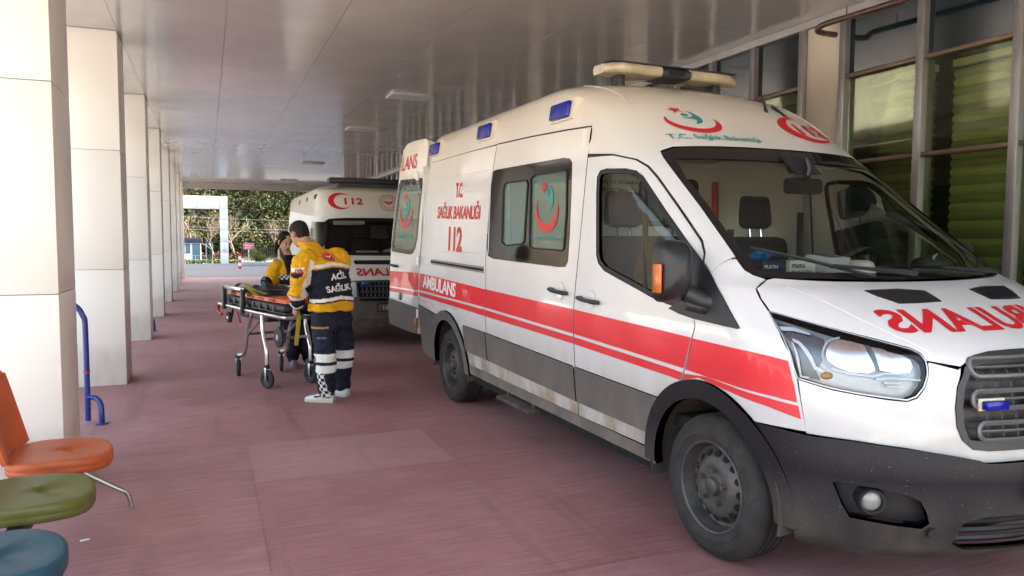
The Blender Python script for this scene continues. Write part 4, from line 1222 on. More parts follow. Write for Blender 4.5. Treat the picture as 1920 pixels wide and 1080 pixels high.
# bonnet vents
for s in (-1, 1):
    vp = [(0.158, 1.316), (0.30, 1.326), (0.49, 1.322), (0.47, 1.300), (0.42, 1.272), (0.30, 1.273), (0.172, 1.276)]
    vq = [S1.uvy(-y_, z_) for y_, z_ in vp]
    vo = patch('bonnet_vent', S1, vq, M_BLACKP, hood, (), 0.04, off=0.004, lip=0.006, mirror=(s > 0))
    for k in range(7):
        z_ = 1.279 + 0.006 * k
        a_, b_ = S1.pos(*S1.uvy(-0.185, z_)), S1.pos(*S1.uvy(-(0.42 + 0.008 * k), z_ + 0.0005))
        pts = [a_ + (b_ - a_) * t for t in (0, .5, 1)]; pts[1] = S1.pos(*S1.uvy(-0.31, z_))
        MB().tube([(q[0], -s * q[1] * -1 if s < 0 else -q[1], q[2] + 0.007) for q in pts], 0.0035, 4).build('vent_slat', M_DASH, vo)
# ---- white fascia below bonnet and lamps
hl_bot = [uv(*z5(*q)) for q in ((362, 785), (600, 858), (980, 925), (1110, 938), (1180, 912), (1232, 845), (1262, 740), (1256, 672))]
fa_top = [uv(*z5(1262, 664)), uv(1797, 694)]
gr_l = [uv(*q) for q in ((1801, 690), (1794, 725), (1790, 765), (1793, 800), (1803, 825), (1823, 843), (1850, 846), (1918, 842))]
gzb = float(S1.fz(gr_l[-1][1]))
bt = [uv(*q) for q in ((1918, 862), (1860, 867), (1836, 867), (1820, 861), (1790, 855), (1700, 840), (1600, 825), (1513, 812))]
bzt = float(S1.fz(bt[0][1]))
fas = [(0.0, float(S1.vz(gzb - 0.004)))] + gr_l[::-1] + fa_top[::-1] + hl_bot[::-1] + bt[::-1] + [(0.0, float(S1.vz(bzt)))]
patch('front_fascia', S1, half(fas), M_WPAINT, amb, (), 0.05)
# ---- dark bumper
bb = [uv(*q) for q in ((1462, 926), (1478, 962), (1510, 990))]
bl_ = [S1.uvx(0.50, 0.36), S1.uvy(-0.90, 0.265), S1.uvy(-0.75, 0.25), S1.uvy(-0.4, 0.245), (0.0, float(S1.vz(0.245)))]
arch_f = [S1.uvx(x, z) for x, z in arc(0, 0.36, AR_R + 0.03, 58, 4, 12)]
bump_half = [(0.0, float(S1.vz(bzt - 0.004)))] + bt[:-1] + [uv(1513, 813), uv(1470, 804), uv(1418, 791)] + arch_f + [S1.uvx(0.50, 0.34)] + bl_[1:]
def bulge(x, y, z):
    t = max(0.0, min(1.0, (0.80 - z) / 0.10)); b = 0.045 * t * t * (3 - 2 * t)
    if z < 0.62: b -= 0.018 * min(1, (0.62 - z) / 0.06)
    if z < 0.36: b -= 0.03 * (0.36 - z) / 0.12
    return 0.004 + b * max(0.15, min(1, (x - 0.42) / 0.15))
# fog lamp pocket and lower intake are holes in the bumper
fog = [uv(*z6(*q)) for q in ((968, 530), (1010, 528), (1180, 560), (1320, 595), (1385, 625), (1415, 680), (1428, 735), (1390, 758), (1270, 745), (1100, 715), (1048, 705), (1010, 640))]
intake = [uv(*z6(*q)) for q in ((1742, 700), (1760, 760), (1800, 808))]
izt, izb = float(S1.fz(intake[0][1])), float(S1.fz(intake[2][1]))
int_full = half([(0.0, float(S1.vz(0.47))), S1.uvy(-0.42, 0.465), S1.uvy(-0.50, 0.44), S1.uvy(-0.52, 0.36), S1.uvy(-0.46, 0.325), (0.0, float(S1.vz(0.32)))])
bmp = patch('front_bumper', S1, half(bump_half), M_BUMP, amb, [fog, [(-u, v) for u, v in fog], int_full], 0.04, lip=0.03, bulge=bulge)
for mir in (False, True):
    patch('fog_pocket', S1, scale_in(fog, 1.06), M_BLACKP, bmp, (), 0.04, off=-0.035, lip=0.0, mirror=mir)
for s in (-1, 1):
    c = S1.pick(*z6(1150, 632)); c = np.array([c[0], s * -c[1] * -1 if s < 0 else -c[1], c[2]]); c = np.array([c[0], s * abs(c[1]), c[2]])
    nn = Vector((0.86, s * 0.5, 0.0)).normalized()
    MB().lathe([(0.05, -0.03), (0.056, 0.03), (0.050, 0.045), (0.043, 0.045), (0.040, 0.02)], Vector(c) - nn * 0.015, nn, 24).build('fog_lamp_ring', M_BLACKP, bmp)
    MB().lathe([(0.041, 0.024), (0.03, 0.034), (0.0, 0.038)], Vector(c) - nn * 0.015, nn, 20).build('fog_lamp', mat('fog_glass', (0.30, 0.30, 0.27), 0.15, spec=0.8), bmp)
    MB().cyl(Vector((0.90, s * 0.62, 0.40)) , Vector((0.92, s * 0.63, 0.40)), 0.022, n=14).build('tow_cap', M_BLACKP, bmp)
inner = MB().box((0.70, -0.52, 0.30), (0.78, 0.52, 0.50)); inner.build('intake_backing', M_HOLE, bmp)
for k in range(3):
    zq = 0.352 + 0.04 * k
    P3 = [S1.pos(*S1.uvy(y_, zq)) - np.array([0.02, 0, 0]) for y_ in np.linspace(-0.5, 0.5, 11)]
    MB().tube(P3, 0.012, 5).build('intake_bar', M_BLACKP, bmp)
# number plate holder
pc = S1.pos(0.0, S1.vz(0.60))
MB().box((pc[0] + 0.03, -0.27, 0.53), (pc[0] + 0.06, 0.27, 0.67), 0.006).build('plate_holder', M_BLACKP, bmp)
MB().box((pc[0] + 0.061, -0.255, 0.545), (pc[0] + 0.064, 0.255, 0.655)).build('number_plate', M_WLET, bmp)
# ---- grille
gr_half = [(0.0, float(S1.vz(gz_top - 0.004)))] + [(u, v) for u, v in hg[::-1]][:-2] + [uv(1806, 690)] + gr_l[1:] + [(0.0, float(S1.vz(gzb)))]
M_GRF = mat('grille_grey', (0.03, 0.03, 0.031), 0.4)
M_GRL = mat('grille_satin', (0.16, 0.155, 0.15), 0.4, metal=0.4)
gfr = half(gr_half)
gin = half([(0.0, gr_half[0][1] - 0.045)] + [(max(0, u - 0.030), min(max(v, gr_half[-1][1] + 0.04), gr_half[0][1] - 0.045)) for u, v in gr_half[1:-1]] + [(0.0, gr_half[-1][1] + 0.04)])
gri = patch('grille', S1, gfr, M_GRF, amb, [gin], 0.04, off=0.006, lip=0.04)
patch('grille_mesh', S1, scale_in(gin, 1.03), M_BLACKP, gri, (), 0.08, off=-0.045, lip=0)
zg0, zg1 = float(S1.fz(gr_half[-1][1])), float(S1.fz(gr_half[0][1]))
for k in range(3):
    zc_ = zg0 + 0.075 + (zg1 - zg0 - 0.13) * k / 2
    wy = 0.425 - 0.012 * abs(k - 1)
    # each bar is a flattened loop with thin vertical ribs in it
    lp = rrect(-wy, zc_ - 0.034, wy, zc_ + 0.034, 0.03, 4)
    P3 = [S1.pos(*S1.uvy(y_, z_)) + np.array([0.002, 0, 0]) for y_, z_ in densify(lp, 0.06)]
    MB().tube(P3, 0.011, 6, closed=True).build('grille_bar', M_GRL, gri)
    mid = [S1.pos(*S1.uvy(y_, zc_)) - np.array([0.006, 0, 0]) for y_ in np.linspace(-wy, wy, 15)]
    MB().tube(mid, 0.006, 5).build('grille_bar', M_GRL, gri)
    for y_ in np.linspace(-wy + 0.06, wy - 0.06, 11):
        a_, b_ = S1.pos(*S1.uvy(y_, zc_ - 0.06)), S1.pos(*S1.uvy(y_, zc_ + 0.06))
        MB().tube([a_ - np.array([0.022, 0, 0]), b_ - np.array([0.022, 0, 0])], 0.004, 4).build('grille_rib', M_GRF, gri)
bw = MB().lathe([(0.12, 0.0), (0.11, 0.012), (0.0, 0.016)], S1.pos(0.0, S1.vz((zg0 + zg1) / 2)) + np.array([0.01, 0, 0]), (1, 0, 0), 28)
for i, v_ in enumerate(bw.v): v_.z = (v_.z - (zg0 + zg1) / 2) * 0.42 + (zg0 + zg1) / 2
bw.build('badge', mat('badge_blue', (0.02, 0.04, 0.16), 0.2, metal=0.3), gri)
# blue grille strobes
bz = S1.pick(1856, 758)
for s in (-1, 1):
    q = (bz[0], s * abs(bz[1]), bz[2])
    bk = empty('grille_strobe', q, s * 0.18, amb)
    MB().box((0.0, -0.062, -0.024), (0.012, 0.062, 0.026), 0.004).build('bracket', M_CREAM, bk)
    MB().box((0.013, -0.055, -0.017), (0.042, 0.055, 0.019), 0.006).build('lens', M_BLUEL, bk)
# ---- headlamps
hl = [z5(*q) for q in ((152, 307), (300, 345), (600, 430), (900, 508), (1130, 568), (1200, 603), (1240, 655), (1256, 740), (1228, 838), (1174, 903), (1110, 928), (980, 913), (800, 886), (600, 848), (352, 775), (322, 690), (300, 600), (265, 525), (228, 450), (185, 372))]
huv = [uv(*q) for q in hl]
M_LAMPB = mat('lamp_black', (0.14, 0.16, 0.19), 0.25, metal=0.3)
M_REFL = mat('lamp_reflector', (0.50, 0.52, 0.55), 0.3, metal=0.35)
M_BOWL = mat('lamp_bowl', (0.74, 0.745, 0.75), 0.20, metal=1.0, var=0.12, vscale=30)
M_LBAR = mat('lamp_bar', (0.16, 0.18, 0.21), 0.3, metal=0.3)
M_LED = mat('lamp_strip', (0.86, 0.87, 0.9), 0.25)
def huvs(*pts): return [uv(*z5(*q)) for q in pts]
for mir in (False, True):
    sg = -1 if not mir else 1
    hlo = patch('headlamp', S1, huv, M_REFL, amb, [inset(huv, 0.006)], 0.03, off=0.002, lip=0.015, mirror=mir)
    patch('lens', S1, inset(huv, 0.010), M_LENS, hlo, (), 0.04, off=0.000, lip=0, mirror=mir)
    patch('housing', S1, inset(huv, 0.004), M_REFL, hlo, (), 0.03, off=-0.050, lip=-0.049, mirror=mir)
    patch('side_housing', S1, huvs((205, 360), (420, 420), (540, 470), (520, 640), (470, 730), (500, 790), (380, 765), (335, 600), (260, 450)), M_LAMPB, hlo, (), 0.03, off=-0.035, lip=0.02, mirror=mir)
    for pts in (((215, 395), (330, 400), (440, 440), (445, 455), (330, 425), (235, 425)), ((310, 480), (360, 500), (420, 570), (480, 690), (540, 720), (535, 735), (465, 715), (400, 590), (345, 520), (318, 505)), ((300, 500), (318, 520), (365, 700), (375, 755), (430, 765), (430, 775), (362, 768), (340, 660)),
                ((590, 700), (720, 730), (880, 750), (960, 730), (1120, 738), (1120, 750), (965, 745), (885, 766), (720, 748), (590, 716)), ((900, 770), (1000, 765), (1220, 780), (1222, 790), (1000, 778), (905, 785)), ((960, 800), (1080, 805), (1080, 815), (960, 812)), ((980, 825), (1100, 830), (1100, 838), (980, 836))):
        patch('light_guide', S1, huvs(*pts), M_LED, hlo, (), 0.03, off=-0.022, lip=0.01, mirror=mir)
    for pts in (((548, 600), (560, 550), (600, 508), (660, 490), (730, 500), (812, 530), (850, 610), (893, 718), (850, 738), (720, 728), (620, 690), (562, 645)), ((862, 545), (960, 562), (1090, 598), (1140, 640), (1155, 690), (1138, 728), (1060, 735), (930, 716), (895, 630))):
        bu = huvs(*pts); cc = np.mean(S1.pos(np.array([q[0] for q in bu]), np.array([q[1] for q in bu])), 0)
        rad = 0.5 * np.ptp(S1.pos(np.array([q[0] for q in bu]), np.array([q[1] for q in bu])), axis=0).max()
        patch('reflector_bowl', S1, bu, M_BOWL, hlo, (), 0.014, off=-0.012, lip=0.01, mirror=mir, bulge=lambda x, y, z, cc=cc, rad=rad: -0.034 * max(0.0, 1 - ((x - cc[0]) ** 2 + (y - cc[1]) ** 2 + (z - cc[2]) ** 2) / (1.1 * rad) ** 2))
    patch('divider_bar', S1, huvs((818, 532), (856, 544), (920, 722), (894, 722)), M_LBAR, hlo, (), 0.03, off=-0.008, lip=0.012, mirror=mir)
    ringp = [S1.pos(*uv(*z5(*q))) - S1.nrm(*uv(*z5(*q))) * 0.010 for q in ((640, 480), (570, 505), (535, 560), (528, 620), (545, 670), (590, 712))]
    MB().tube([(q[0], sg * abs(q[1]), q[2]) for q in catmull(ringp, 4)], 0.004, 5).build('chrome_ring', M_LED, hlo)
    c = S1.pick(*z5(590, 770)); nn = Vector((0.9, sg * 0.42, 0.0)).normalized(); c = Vector((c[0], sg * abs(c[1]), c[2])) - nn * 0.05
    MB().ball(c, (0.022, 0.03, 0.016)).build('indicator_bulb', mat('amber_bulb', (0.75, 0.32, 0.06), 0.15, coat=1.0), hlo)

# ---- stripes, mouldings, sill, arch trims
S_TOP = [(-4.5, 1.188), (-2.75, 1.138), (-1.27, 1.106), (-0.075, 1.072), (0.4, 1.055)]
S_WL = [(-4.5, 1.004), (-2.76, 0.980), (-1.28, 0.941), (-0.15, 0.901), (0.4, 0.88)]
S_BOT = [(-4.5, 0.954), (-2.76, 0.917), (-1.28, 0.885), (-0.17, 0.847), (0.4, 0.83)]
def lin(tab, x): return float(np.interp(x, [t[0] for t in tab], [t[1] for t in tab]))
def band(x0, x1, lo, hi, n=14):
    xs_ = np.linspace(x0, x1, n)
    return [(x, lo(x)) for x in xs_] + [(x, hi(x)) for x in xs_[::-1]]
for (x0, x1) in ((XR + 0.02, XS - 0.006), (XS + 0.006, XB - 0.006)):
    for mir in (False, True):
        pa = (quarter if x0 < -4 else slide)
        patch('red_stripe', S1, XZ(S1, band(x0, x1, lambda x: lin(S_WL, x) + 0.010, lambda x: lin(S_TOP, x))), M_RSTRIPE, pa, (), 0.07, off=0.0025, lip=0.0, mirror=mir)
        patch('red_stripe', S1, XZ(S1, band(x0, x1, lambda x: lin(S_BOT, x), lambda x: lin(S_WL, x) - 0.010)), M_RSTRIPE, pa, (), 0.07, off=0.0025, lip=0.0, mirror=mir)
def dfx(z): return float(np.interp(z, [p[1] for p in door_front[::-1]], [p[0] for p in door_front[::-1]]))
def clipband(lo, hi, xa, fx):
    """door stripe ends on the slanted door front edge"""
    xs_ = np.linspace(xa, -0.30, 10)
    P = [(x, lo(x)) for x in xs_]
    zl, zh = lo(-0.15), hi(-0.08)
    P += [(fx(zl) - 0.007, zl), (fx((zl + zh) / 2) - 0.007, (zl + zh) / 2), (fx(zh) - 0.007, zh)]
    return P + [(x, hi(x)) for x in xs_[::-1]]
for mir in (False, True):
    patch('red_stripe', S1, XZ(S1, clipband(lambda x: lin(S_WL, x) + 0.01, lambda x: lin(S_TOP, x), XB + 0.006, dfx)), M_RSTRIPE, door, (), 0.06, off=0.0025, lip=0, mirror=mir)
    patch('red_stripe', S1, XZ(S1, clipband(lambda x: lin(S_BOT, x), lambda x: lin(S_WL, x) - 0.01, XB + 0.006, dfx)), M_RSTRIPE, door, (), 0.06, off=0.0025, lip=0, mirror=mir)
    f1 = [(dfx(1.066) + 0.008, 1.070), (dfx(0.98) + 0.008, 0.98), (dfx(0.912) + 0.008, 0.908)] + pk(z5(0, 850), z5(180, 895), z5(352, 940), z5(330, 820), z5(290, 652), z5(150, 615), z5(0, 580))
    f2 = [(dfx(0.888) + 0.008, 0.886), (dfx(0.852) + 0.008, 0.852)] + pk((1310, 708), z6(360, 52), z6(480, 105), z6(640, 165), z6(808, 229), z6(800, 190), z6(793, 162), z6(640, 122), z6(500, 80), z6(340, 18))
    patch('red_stripe', S1, XZ(S1, f1), M_RSTRIPE, fender, (), 0.05, off=0.0025, lip=0, mirror=mir)
    patch('red_stripe', S1, XZ(S1, f2), M_RSTRIPE, fender, (), 0.05, off=0.0025, lip=0, mirror=mir)
M_T = [(-3.4, 0.786), (-2.76, 0.779), (-1.29, 0.739), (-0.3, 0.716)]
M_B = [(-3.4, 0.560), (-2.76, 0.550), (-1.28, 0.512), (-0.3, 0.500)]
for mir in (False, True):
    for (x0, x1, pa) in ((-3.29, XS - 0.008, quarter), (XS + 0.008, XB - 0.008, slide)):
        patch('side_moulding', S1, XZ(S1, band(x0, x1, lambda x: lin(M_B, x), lambda x: lin(M_T, x))), M_GREYP, pa, (), 0.06, off=0.013, lip=0.014, mirror=mir)
    dm = [(XB + 0.008, lin(M_B, XB)), (-0.47, 0.503)] + arc(0, 0.36, 0.50, 162, 134, 8) + [(XB + 0.008, lin(M_T, XB))]
    patch('side_moulding', S1, XZ(S1, dm), M_GREYP, door, (), 0.06, off=0.013, lip=0.014, mirror=mir)
    patch('sill', S1, XZ(S1, band(-3.28, -0.44, lambda x: 0.335 - 0.008 * x, lambda x: 0.408 - 0.010 * x)), M_GREYP, amb, (), 0.06, off=0.004, lip=0.05, mirror=mir)
    rq = [(XR - 0.001, 0.86), (XR - 0.001, 0.44), (XR + 0.04, 0.352), (-4.22, 0.335)] + arc(-3.75, 0.36, 0.50, 178, 118, 10) + [(-4.1, 0.815)]
    patch('rear_bumper_corner', S1, XZ(S1, rq), M_GREYP, amb, (), 0.06, off=0.014, lip=0.014, mirror=mir)
    for cx, a0, a1 in ((0.0, -4, 180), (-3.75, -2, 184)):
        ring = arc(cx, 0.36, 0.515, a0, a1, 36) + arc(cx, 0.36, 0.425, a1, a0, 36)
        patch('arch_trim', S1, XZ(S1, ring, 0.04), M_GREYP if cx < -1 else M_BUMP, amb, (), 0.05, off=0.020, lip=0.05, mirror=mir)
# wheel wells, underbody, closed inner faces
for cx in (0.0, -3.75):
    for s in (-1, 1):
        wv = MB(); n = 20; pts = arc(cx, 0.36, 0.47, -10, 190, n)
        v = [(x, s * 0.99, z) for x, z in pts] + [(x, s * 0.55, z) for x, z in pts]
        f = [(i, i + 1, n + 2 + i, n + 1 + i) for i in range(n)]
        wv.add(v, f)
        wv.add([(x, s * 0.549, z) for x, z in pts], [tuple(range(n + 1))])
        wv.build('wheel_well', M_WELL, amb, 60, False)
MB().box((XR + 0.1, -0.92, 0.28), (-4.25, 0.92, 0.44)).box((-3.24, -0.92, 0.27), (-0.50, 0.92, 0.42)).box((-4.24, -0.54, 0.30), (0.5, 0.54, 0.425)).build('underbody', M_HOLE, amb, None)
# rear face: frame, left door closed
rf = MB().box((XR - 0.012, -0.98, 0.42), (XR + 0.02, -0.90, 2.3)).box((XR - 0.012, 0.90, 0.42), (XR + 0.02, 0.98, 2.3)).box((XR - 0.012, -0.90, 2.3), (XR + 0.02, 0.90, 2.55)).box((XR - 0.012, -0.9, 0.42), (XR + 0.02, 0.9, 0.55))
rf.build('rear_frame', M_WPAINT, amb, 30)
MB().box((XR - 0.06, 0.01, 0.56), (XR - 0.014, 0.93, 2.40), 0.015).build('rear_door', M_WPAINT, amb, 30)
MB().box((XR + 0.05, -0.90, 0.55), (-1.35, 0.90, 0.60)).build('load_floor', mat('load_floor', (0.2, 0.2, 0.2), 0.6), amb, None)
# open rear door
hx, hy = XR - 0.03, -1.035
dr = empty('rear_door', (hx, hy, 0), math.radians(4.0), amb)
def dprof(a, z):      # a metres rearwards of the hinge, leaning in with height
    t = max(0.0, z - 1.25)
    return (-a, 0.055 * (z - 0.5) / 2 + 0.085 * (t / 1.2) ** 1.6, z)
def dpatch(name, pl, m, parent, holes=(), off=0.0, thick=0.045, res=0.06):
    V, T, loops = cdt(densify(pl, 0.04), [densify(h, 0.04) for h in holes], res)
    P = [Vector(dprof(a, z)) for a, z in V]
    b_ = MB(); b_.add([p + Vector((0, -off, 0)) for p in P], [tuple(int(i) for i in t) for t in T])
    if thick:
        b_.add([p + Vector((0, -off + thick, 0)) for p in P], [tuple(int(i) for i in t) for t in T])
        key = {(round(float(q[0]), 6), round(float(q[1]), 6)): i for i, q in enumerate(V)}
        for lp in loops:
            ids = [key[(round(float(q[0]), 6), round(float(q[1]), 6))] for q in lp if (round(float(q[0]), 6), round(float(q[1]), 6)) in key]
            o_ = len(b_.v); k_ = len(ids)
            for i in ids: b_.v += [P[i] + Vector((0, -off, 0)), P[i] + Vector((0, -off + thick, 0))]
            for j in range(k_): b_.f.append((o_ + 2 * j, o_ + 2 * ((j + 1) % k_), o_ + 2 * ((j + 1) % k_) + 1, o_ + 2 * j + 1)); b_.m.append(0)
    return b_.build(name, m, parent, 40)
DW = 0.93
dout = [(0.0, 0.545), (0.0, 1.5), (0.02, 2.0), (0.05, 2.50), (0.08, 2.58), (0.16, 2.61), (0.5, 2.625), (DW - 0.20, 2.615), (DW - 0.10, 2.56), (DW - 0.07, 2.2), (DW - 0.01, 1.5), (DW, 1.2), (DW, 0.75), (DW - 0.02, 0.62), (DW - 0.06, 0.565), (0.3, 0.545)]
dwin = [(0.14, 1.44), (0.09, 1.56), (0.085, 2.13), (0.12, 2.19), (DW - 0.14, 2.215), (DW - 0.085, 2.16), (DW - 0.02, 1.44), (DW - 0.05, 1.40), (0.3, 1.375), (0.2, 1.39)]
leaf = dpatch('door_leaf', dout, M_WPAINT, dr, [dwin])
dwi = scale_in(dwin, 0.86)
dpatch('window_frame', scale_in(dwin, 0.997), M_BGLASS, dr, [dwi], off=0.002, thick=0.02)
dpatch('window_pane', dwi, M_PGLASS, dr, (), off=-0.004, thick=0)
dpatch('lower_panel', [(0.01, 0.548), (0.01, 0.82), (DW - 0.005, 0.86), (DW - 0.001, 0.75), (DW - 0.02, 0.625), (DW - 0.06, 0.57), (0.3, 0.548)], M_GREYP, dr, (), off=0.012, thick=0.011)
dpatch('red_stripe', [(0.01, 1.005), (0.01, 1.19), (DW - 0.002, 1.175), (DW - 0.001, 1.00)], M_RSTRIPE, dr, (), off=0.002, thick=0)
dpatch('red_stripe', [(0.01, 0.945), (0.01, 0.988), (DW - 0.002, 0.985), (DW - 0.001, 0.94)], M_RSTRIPE, dr, (), off=0.002, thick=0)
def ddecal(name, V, T, a0, z0, wa, hz_, m, off=0.003, parent=dr):
    V, T = subdiv2d(V * np.array([wa, hz_]), T, 0.1)
    P = [Vector(dprof(a0 - v[0], z0 + v[1])) + Vector((0, -off, 0)) for v in V]
    return pt_to_mesh(name, P, T, m, parent)
V, T, _ = text_poly('LANS', 0.02)
ddecal('lettering', V, T, DW - 0.13, 2.31, 0.47, 0.165, M_RED)
for pl in EMB_RED: ddecal('emblem', *shape(pl), 0.72, 1.66, 0.42, 0.36, M_RED, 0.0)
for pl in EMB_TEAL: ddecal('emblem', *shape(pl), 0.72, 1.68, 0.42, 0.34, M_TEAL, 0.0)
V, T, _ = text_poly('T.C. Sağlık Bakanlığı', 0.0)
ddecal('lettering', V, T, 0.80, 1.54, 0.55, 0.06, M_TEAL, 0.0)
hnd = MB().tube([Vector(dprof(DW - 0.10, 1.245)) + Vector((0, -0.004, 0)), Vector(dprof(DW - 0.12, 1.25)) + Vector((0, -0.04, 0)), Vector(dprof(DW - 0.26, 1.24)) + Vector((0, -0.04, 0)), Vector(dprof(DW - 0.28, 1.235)) + Vector((0, -0.004, 0))], 0.014, 6); hnd.build('handle', M_BLACKP, dr)
MB().lathe([(0.045, 0), (0.04, 0.012), (0.0, 0.014)], Vector(dprof(0.55, 0.905)), (0, -1, 0), 20).build('lock_cover', M_GRL, dr)
for z_ in (0.72, 1.28, 2.15): MB().cyl((0.015, -0.005, z_), (0.015, -0.005, z_ + 0.09), 0.018, n=8).build('hinge', M_WPAINT, dr)
MB().box((-0.02, -0.035, 0.62), (0.02, -0.015, 0.72), 0.004).build('marker_lamp', M_AMBER, dr)

# ---- handles, rail, lettering, emblems on the flank
for (cx, cz, pa) in ((-1.478, 1.205, slide), (-1.084, 1.177, door)):
    for s in (-1, 1):
        def hp(dx, dz, o): 
            u_, v_ = S1.uvx(cx + dx, cz + dz); q = S1.pos(u_, v_) + S1.nrm(u_, v_) * o; return (q[0], -s * q[1], q[2])
        MB().tube([hp(-0.10, 0.008, 0.004), hp(-0.095, 0.008, 0.03), hp(-0.03, 0.0, 0.04), hp(0.05, -0.004, 0.038), hp(0.10, -0.006, 0.034), hp(0.115, -0.006, 0.004)], [0.016, 0.018, 0.017, 0.017, 0.019, 0.016], 8, flat=0.75).build('handle', M_BLACKP, pa)
        nn = S1.nrm(*S1.uvx(cx + 0.01, cz + 0.005)); nn = Vector((nn[0], -s * nn[1], nn[2]))
        MB().lathe([(0.060, 0.0035), (0.055, 0.001), (0.045, 0.002), (0.0, 0.003)], hp(0.01, 0.005, 0), nn, 24).build('handle_cup', M_WPAINT, pa)
rp = pk(z1(255, 905), z1(487, 940), z1(487, 968), z1(255, 928))
rail = patch('slide_rail', S1, XZ(S1, rp), mat('rail_grey', (0.22, 0.22, 0.22), 0.4, metal=0.5), quarter, (), 0.05, off=0.004, lip=0.004)
seam([((rp[0][0] + rp[3][0]) / 2 + 0.01, (rp[0][1] + rp[3][1]) / 2), ((rp[1][0] + rp[2][0]) / 2 - 0.01, (rp[1][1] + rp[2][1]) / 2)], 0.009, M_HOLE, 0.003, quarter, 'rail_slot')
side_text('lettering', S1, 'T.C.', z1(362, 637), z1(394, 636), z1(366, 570), M_RED, quarter, 0.035)
side_text('lettering', S1, 'SAĞLIK BAKANLIĞI', z1(282, 728), z1(470, 733), z1(288, 655), M_RED, quarter, 0.028)
side_text('lettering', S1, '112', z1(330, 868), z1(390, 876), z1(334, 762), M_RED, quarter, 0.04)
side_text('lettering', S1, 'AMBULANS', z1(219, 1030), z1(364, 1076), z1(222, 974), M_WLET, quarter, 0.03, 0.005)
pe = [z1(706, 785), z1(812, 790), z1(712, 590)]
a_, b_, c_ = (np.array(xz(*q)) for q in pe)
for pl in EMB_RED: decal_xz('emblem', S1, *shape(pl), a_, b_ - a_, (c_ - a_), M_RED, slide, -0.005)
for pl in EMB_TEAL: decal_xz('emblem', S1, *shape(pl), a_ + np.array([0.03, 0.06]), (b_ - a_) * 0.9, (c_ - a_) * 0.9, M_TEAL, slide, -0.005)
side_text('lettering', S1, 'T.C. Sağlık Bakanlığı', z1(684, 822), z1(822, 828), z1(686, 800), M_TEAL, slide, 0.0, -0.005)
# brow emblems
def brow(cy, z0, w_, h_):
    return (cy - w_ / 2, z0), (w_, 0.0), (0.0, h_)
o_, ax_, ay_ = brow(-0.455, 2.175, 0.37, 0.165)
for pl in EMB_RED: decal_yz('emblem', S1, *shape(pl), o_, ax_, ay_, M_RED, roofp, 0.005)
for pl in EMB_TEAL: decal_yz('emblem', S1, *shape(pl), (o_[0] + 0.02, o_[1] + 0.02), (0.33, 0), (0, 0.15), M_TEAL, roofp)
V, T, _ = text_poly('T.C. Sağlık Bakanlığı', 0.015)
decal_yz('lettering', S1, V, T, (-0.70, 2.118), (0.60, 0), (0, 0.045), M_TEAL, roofp, 0.006)
decal_yz('emblem', S1, *shape(crescent(0.5, 0.5, 0.5, 0.42, 0.12, 0.05, 0)), (0.22, 2.165), (0.46, 0), (0, 0.20), M_RED, roofp)
V, T, _ = text_poly('112', 0.03)
decal_yz('lettering', S1, V, T, (0.36, 2.22), (0.28, 0), (0, 0.085), M_RED, roofp, 0.004)
# mirrored bonnet lettering
V, T, _ = text_poly('AMBULANS', 0.03)
V2 = V.copy(); V2[:, 0] = 1 - V2[:, 0]; T2 = [t[::-1] for t in T]
decal_yz('lettering', S1, V2, T2, (-0.60, 1.165), (1.20, 0), (0, 0.085), M_RED, hood, 0.003, 0.05)
# side strobes on the roof flank
for (bl4) in (((1041, 199), (1075, 196), (1075, 222), (1043, 226)), ((903, 239), (926, 235), (926, 258), (904, 262)), ((813, 273), (828, 269), (827, 290), (813, 292))):
    P4 = [S1.pick(*q) for q in bl4]
    c = np.mean(P4, 0); wx = (abs(P4[1][0] - P4[0][0]) + abs(P4[2][0] - P4[3][0])) / 2; hz4 = abs(P4[0][2] - P4[3][2])
    wx = max(0.16, min(0.26, wx)); hz4 = max(0.10, min(0.14, hz4))
    for s in (-1, 1):
        b4 = empty('side_strobe', (c[0], s * (abs(c[1]) + 0.0), c[2]), 0, amb)
        rot = Matrix.Rotation(s * math.radians(-9) * -1 if s < 0 else math.radians(9), 4, 'X')
        M4 = Matrix.Rotation(math.radians(-10 * -s), 4, 'X')
        pl = [(-wx / 2 - 0.02, -hz4 / 2 - 0.012), (wx / 2 + 0.03, -hz4 / 2 - 0.012), (wx / 2 + 0.07, hz4 / 2 + 0.015), (-wx / 2 - 0.02, hz4 / 2 + 0.012)]
        MB().prism(pl, lambda a, b, t: M4 @ Vector((a, s * t, b)), -0.03, 0.022).build('bezel', M_CREAM, b4)
        MB().box((-wx / 2, -0.02 if s > 0 else -0.05, -hz4 / 2), (wx / 2, 0.05 if s > 0 else 0.02, hz4 / 2), 0.012, M=M4).build('lens', M_BLUEL, b4)
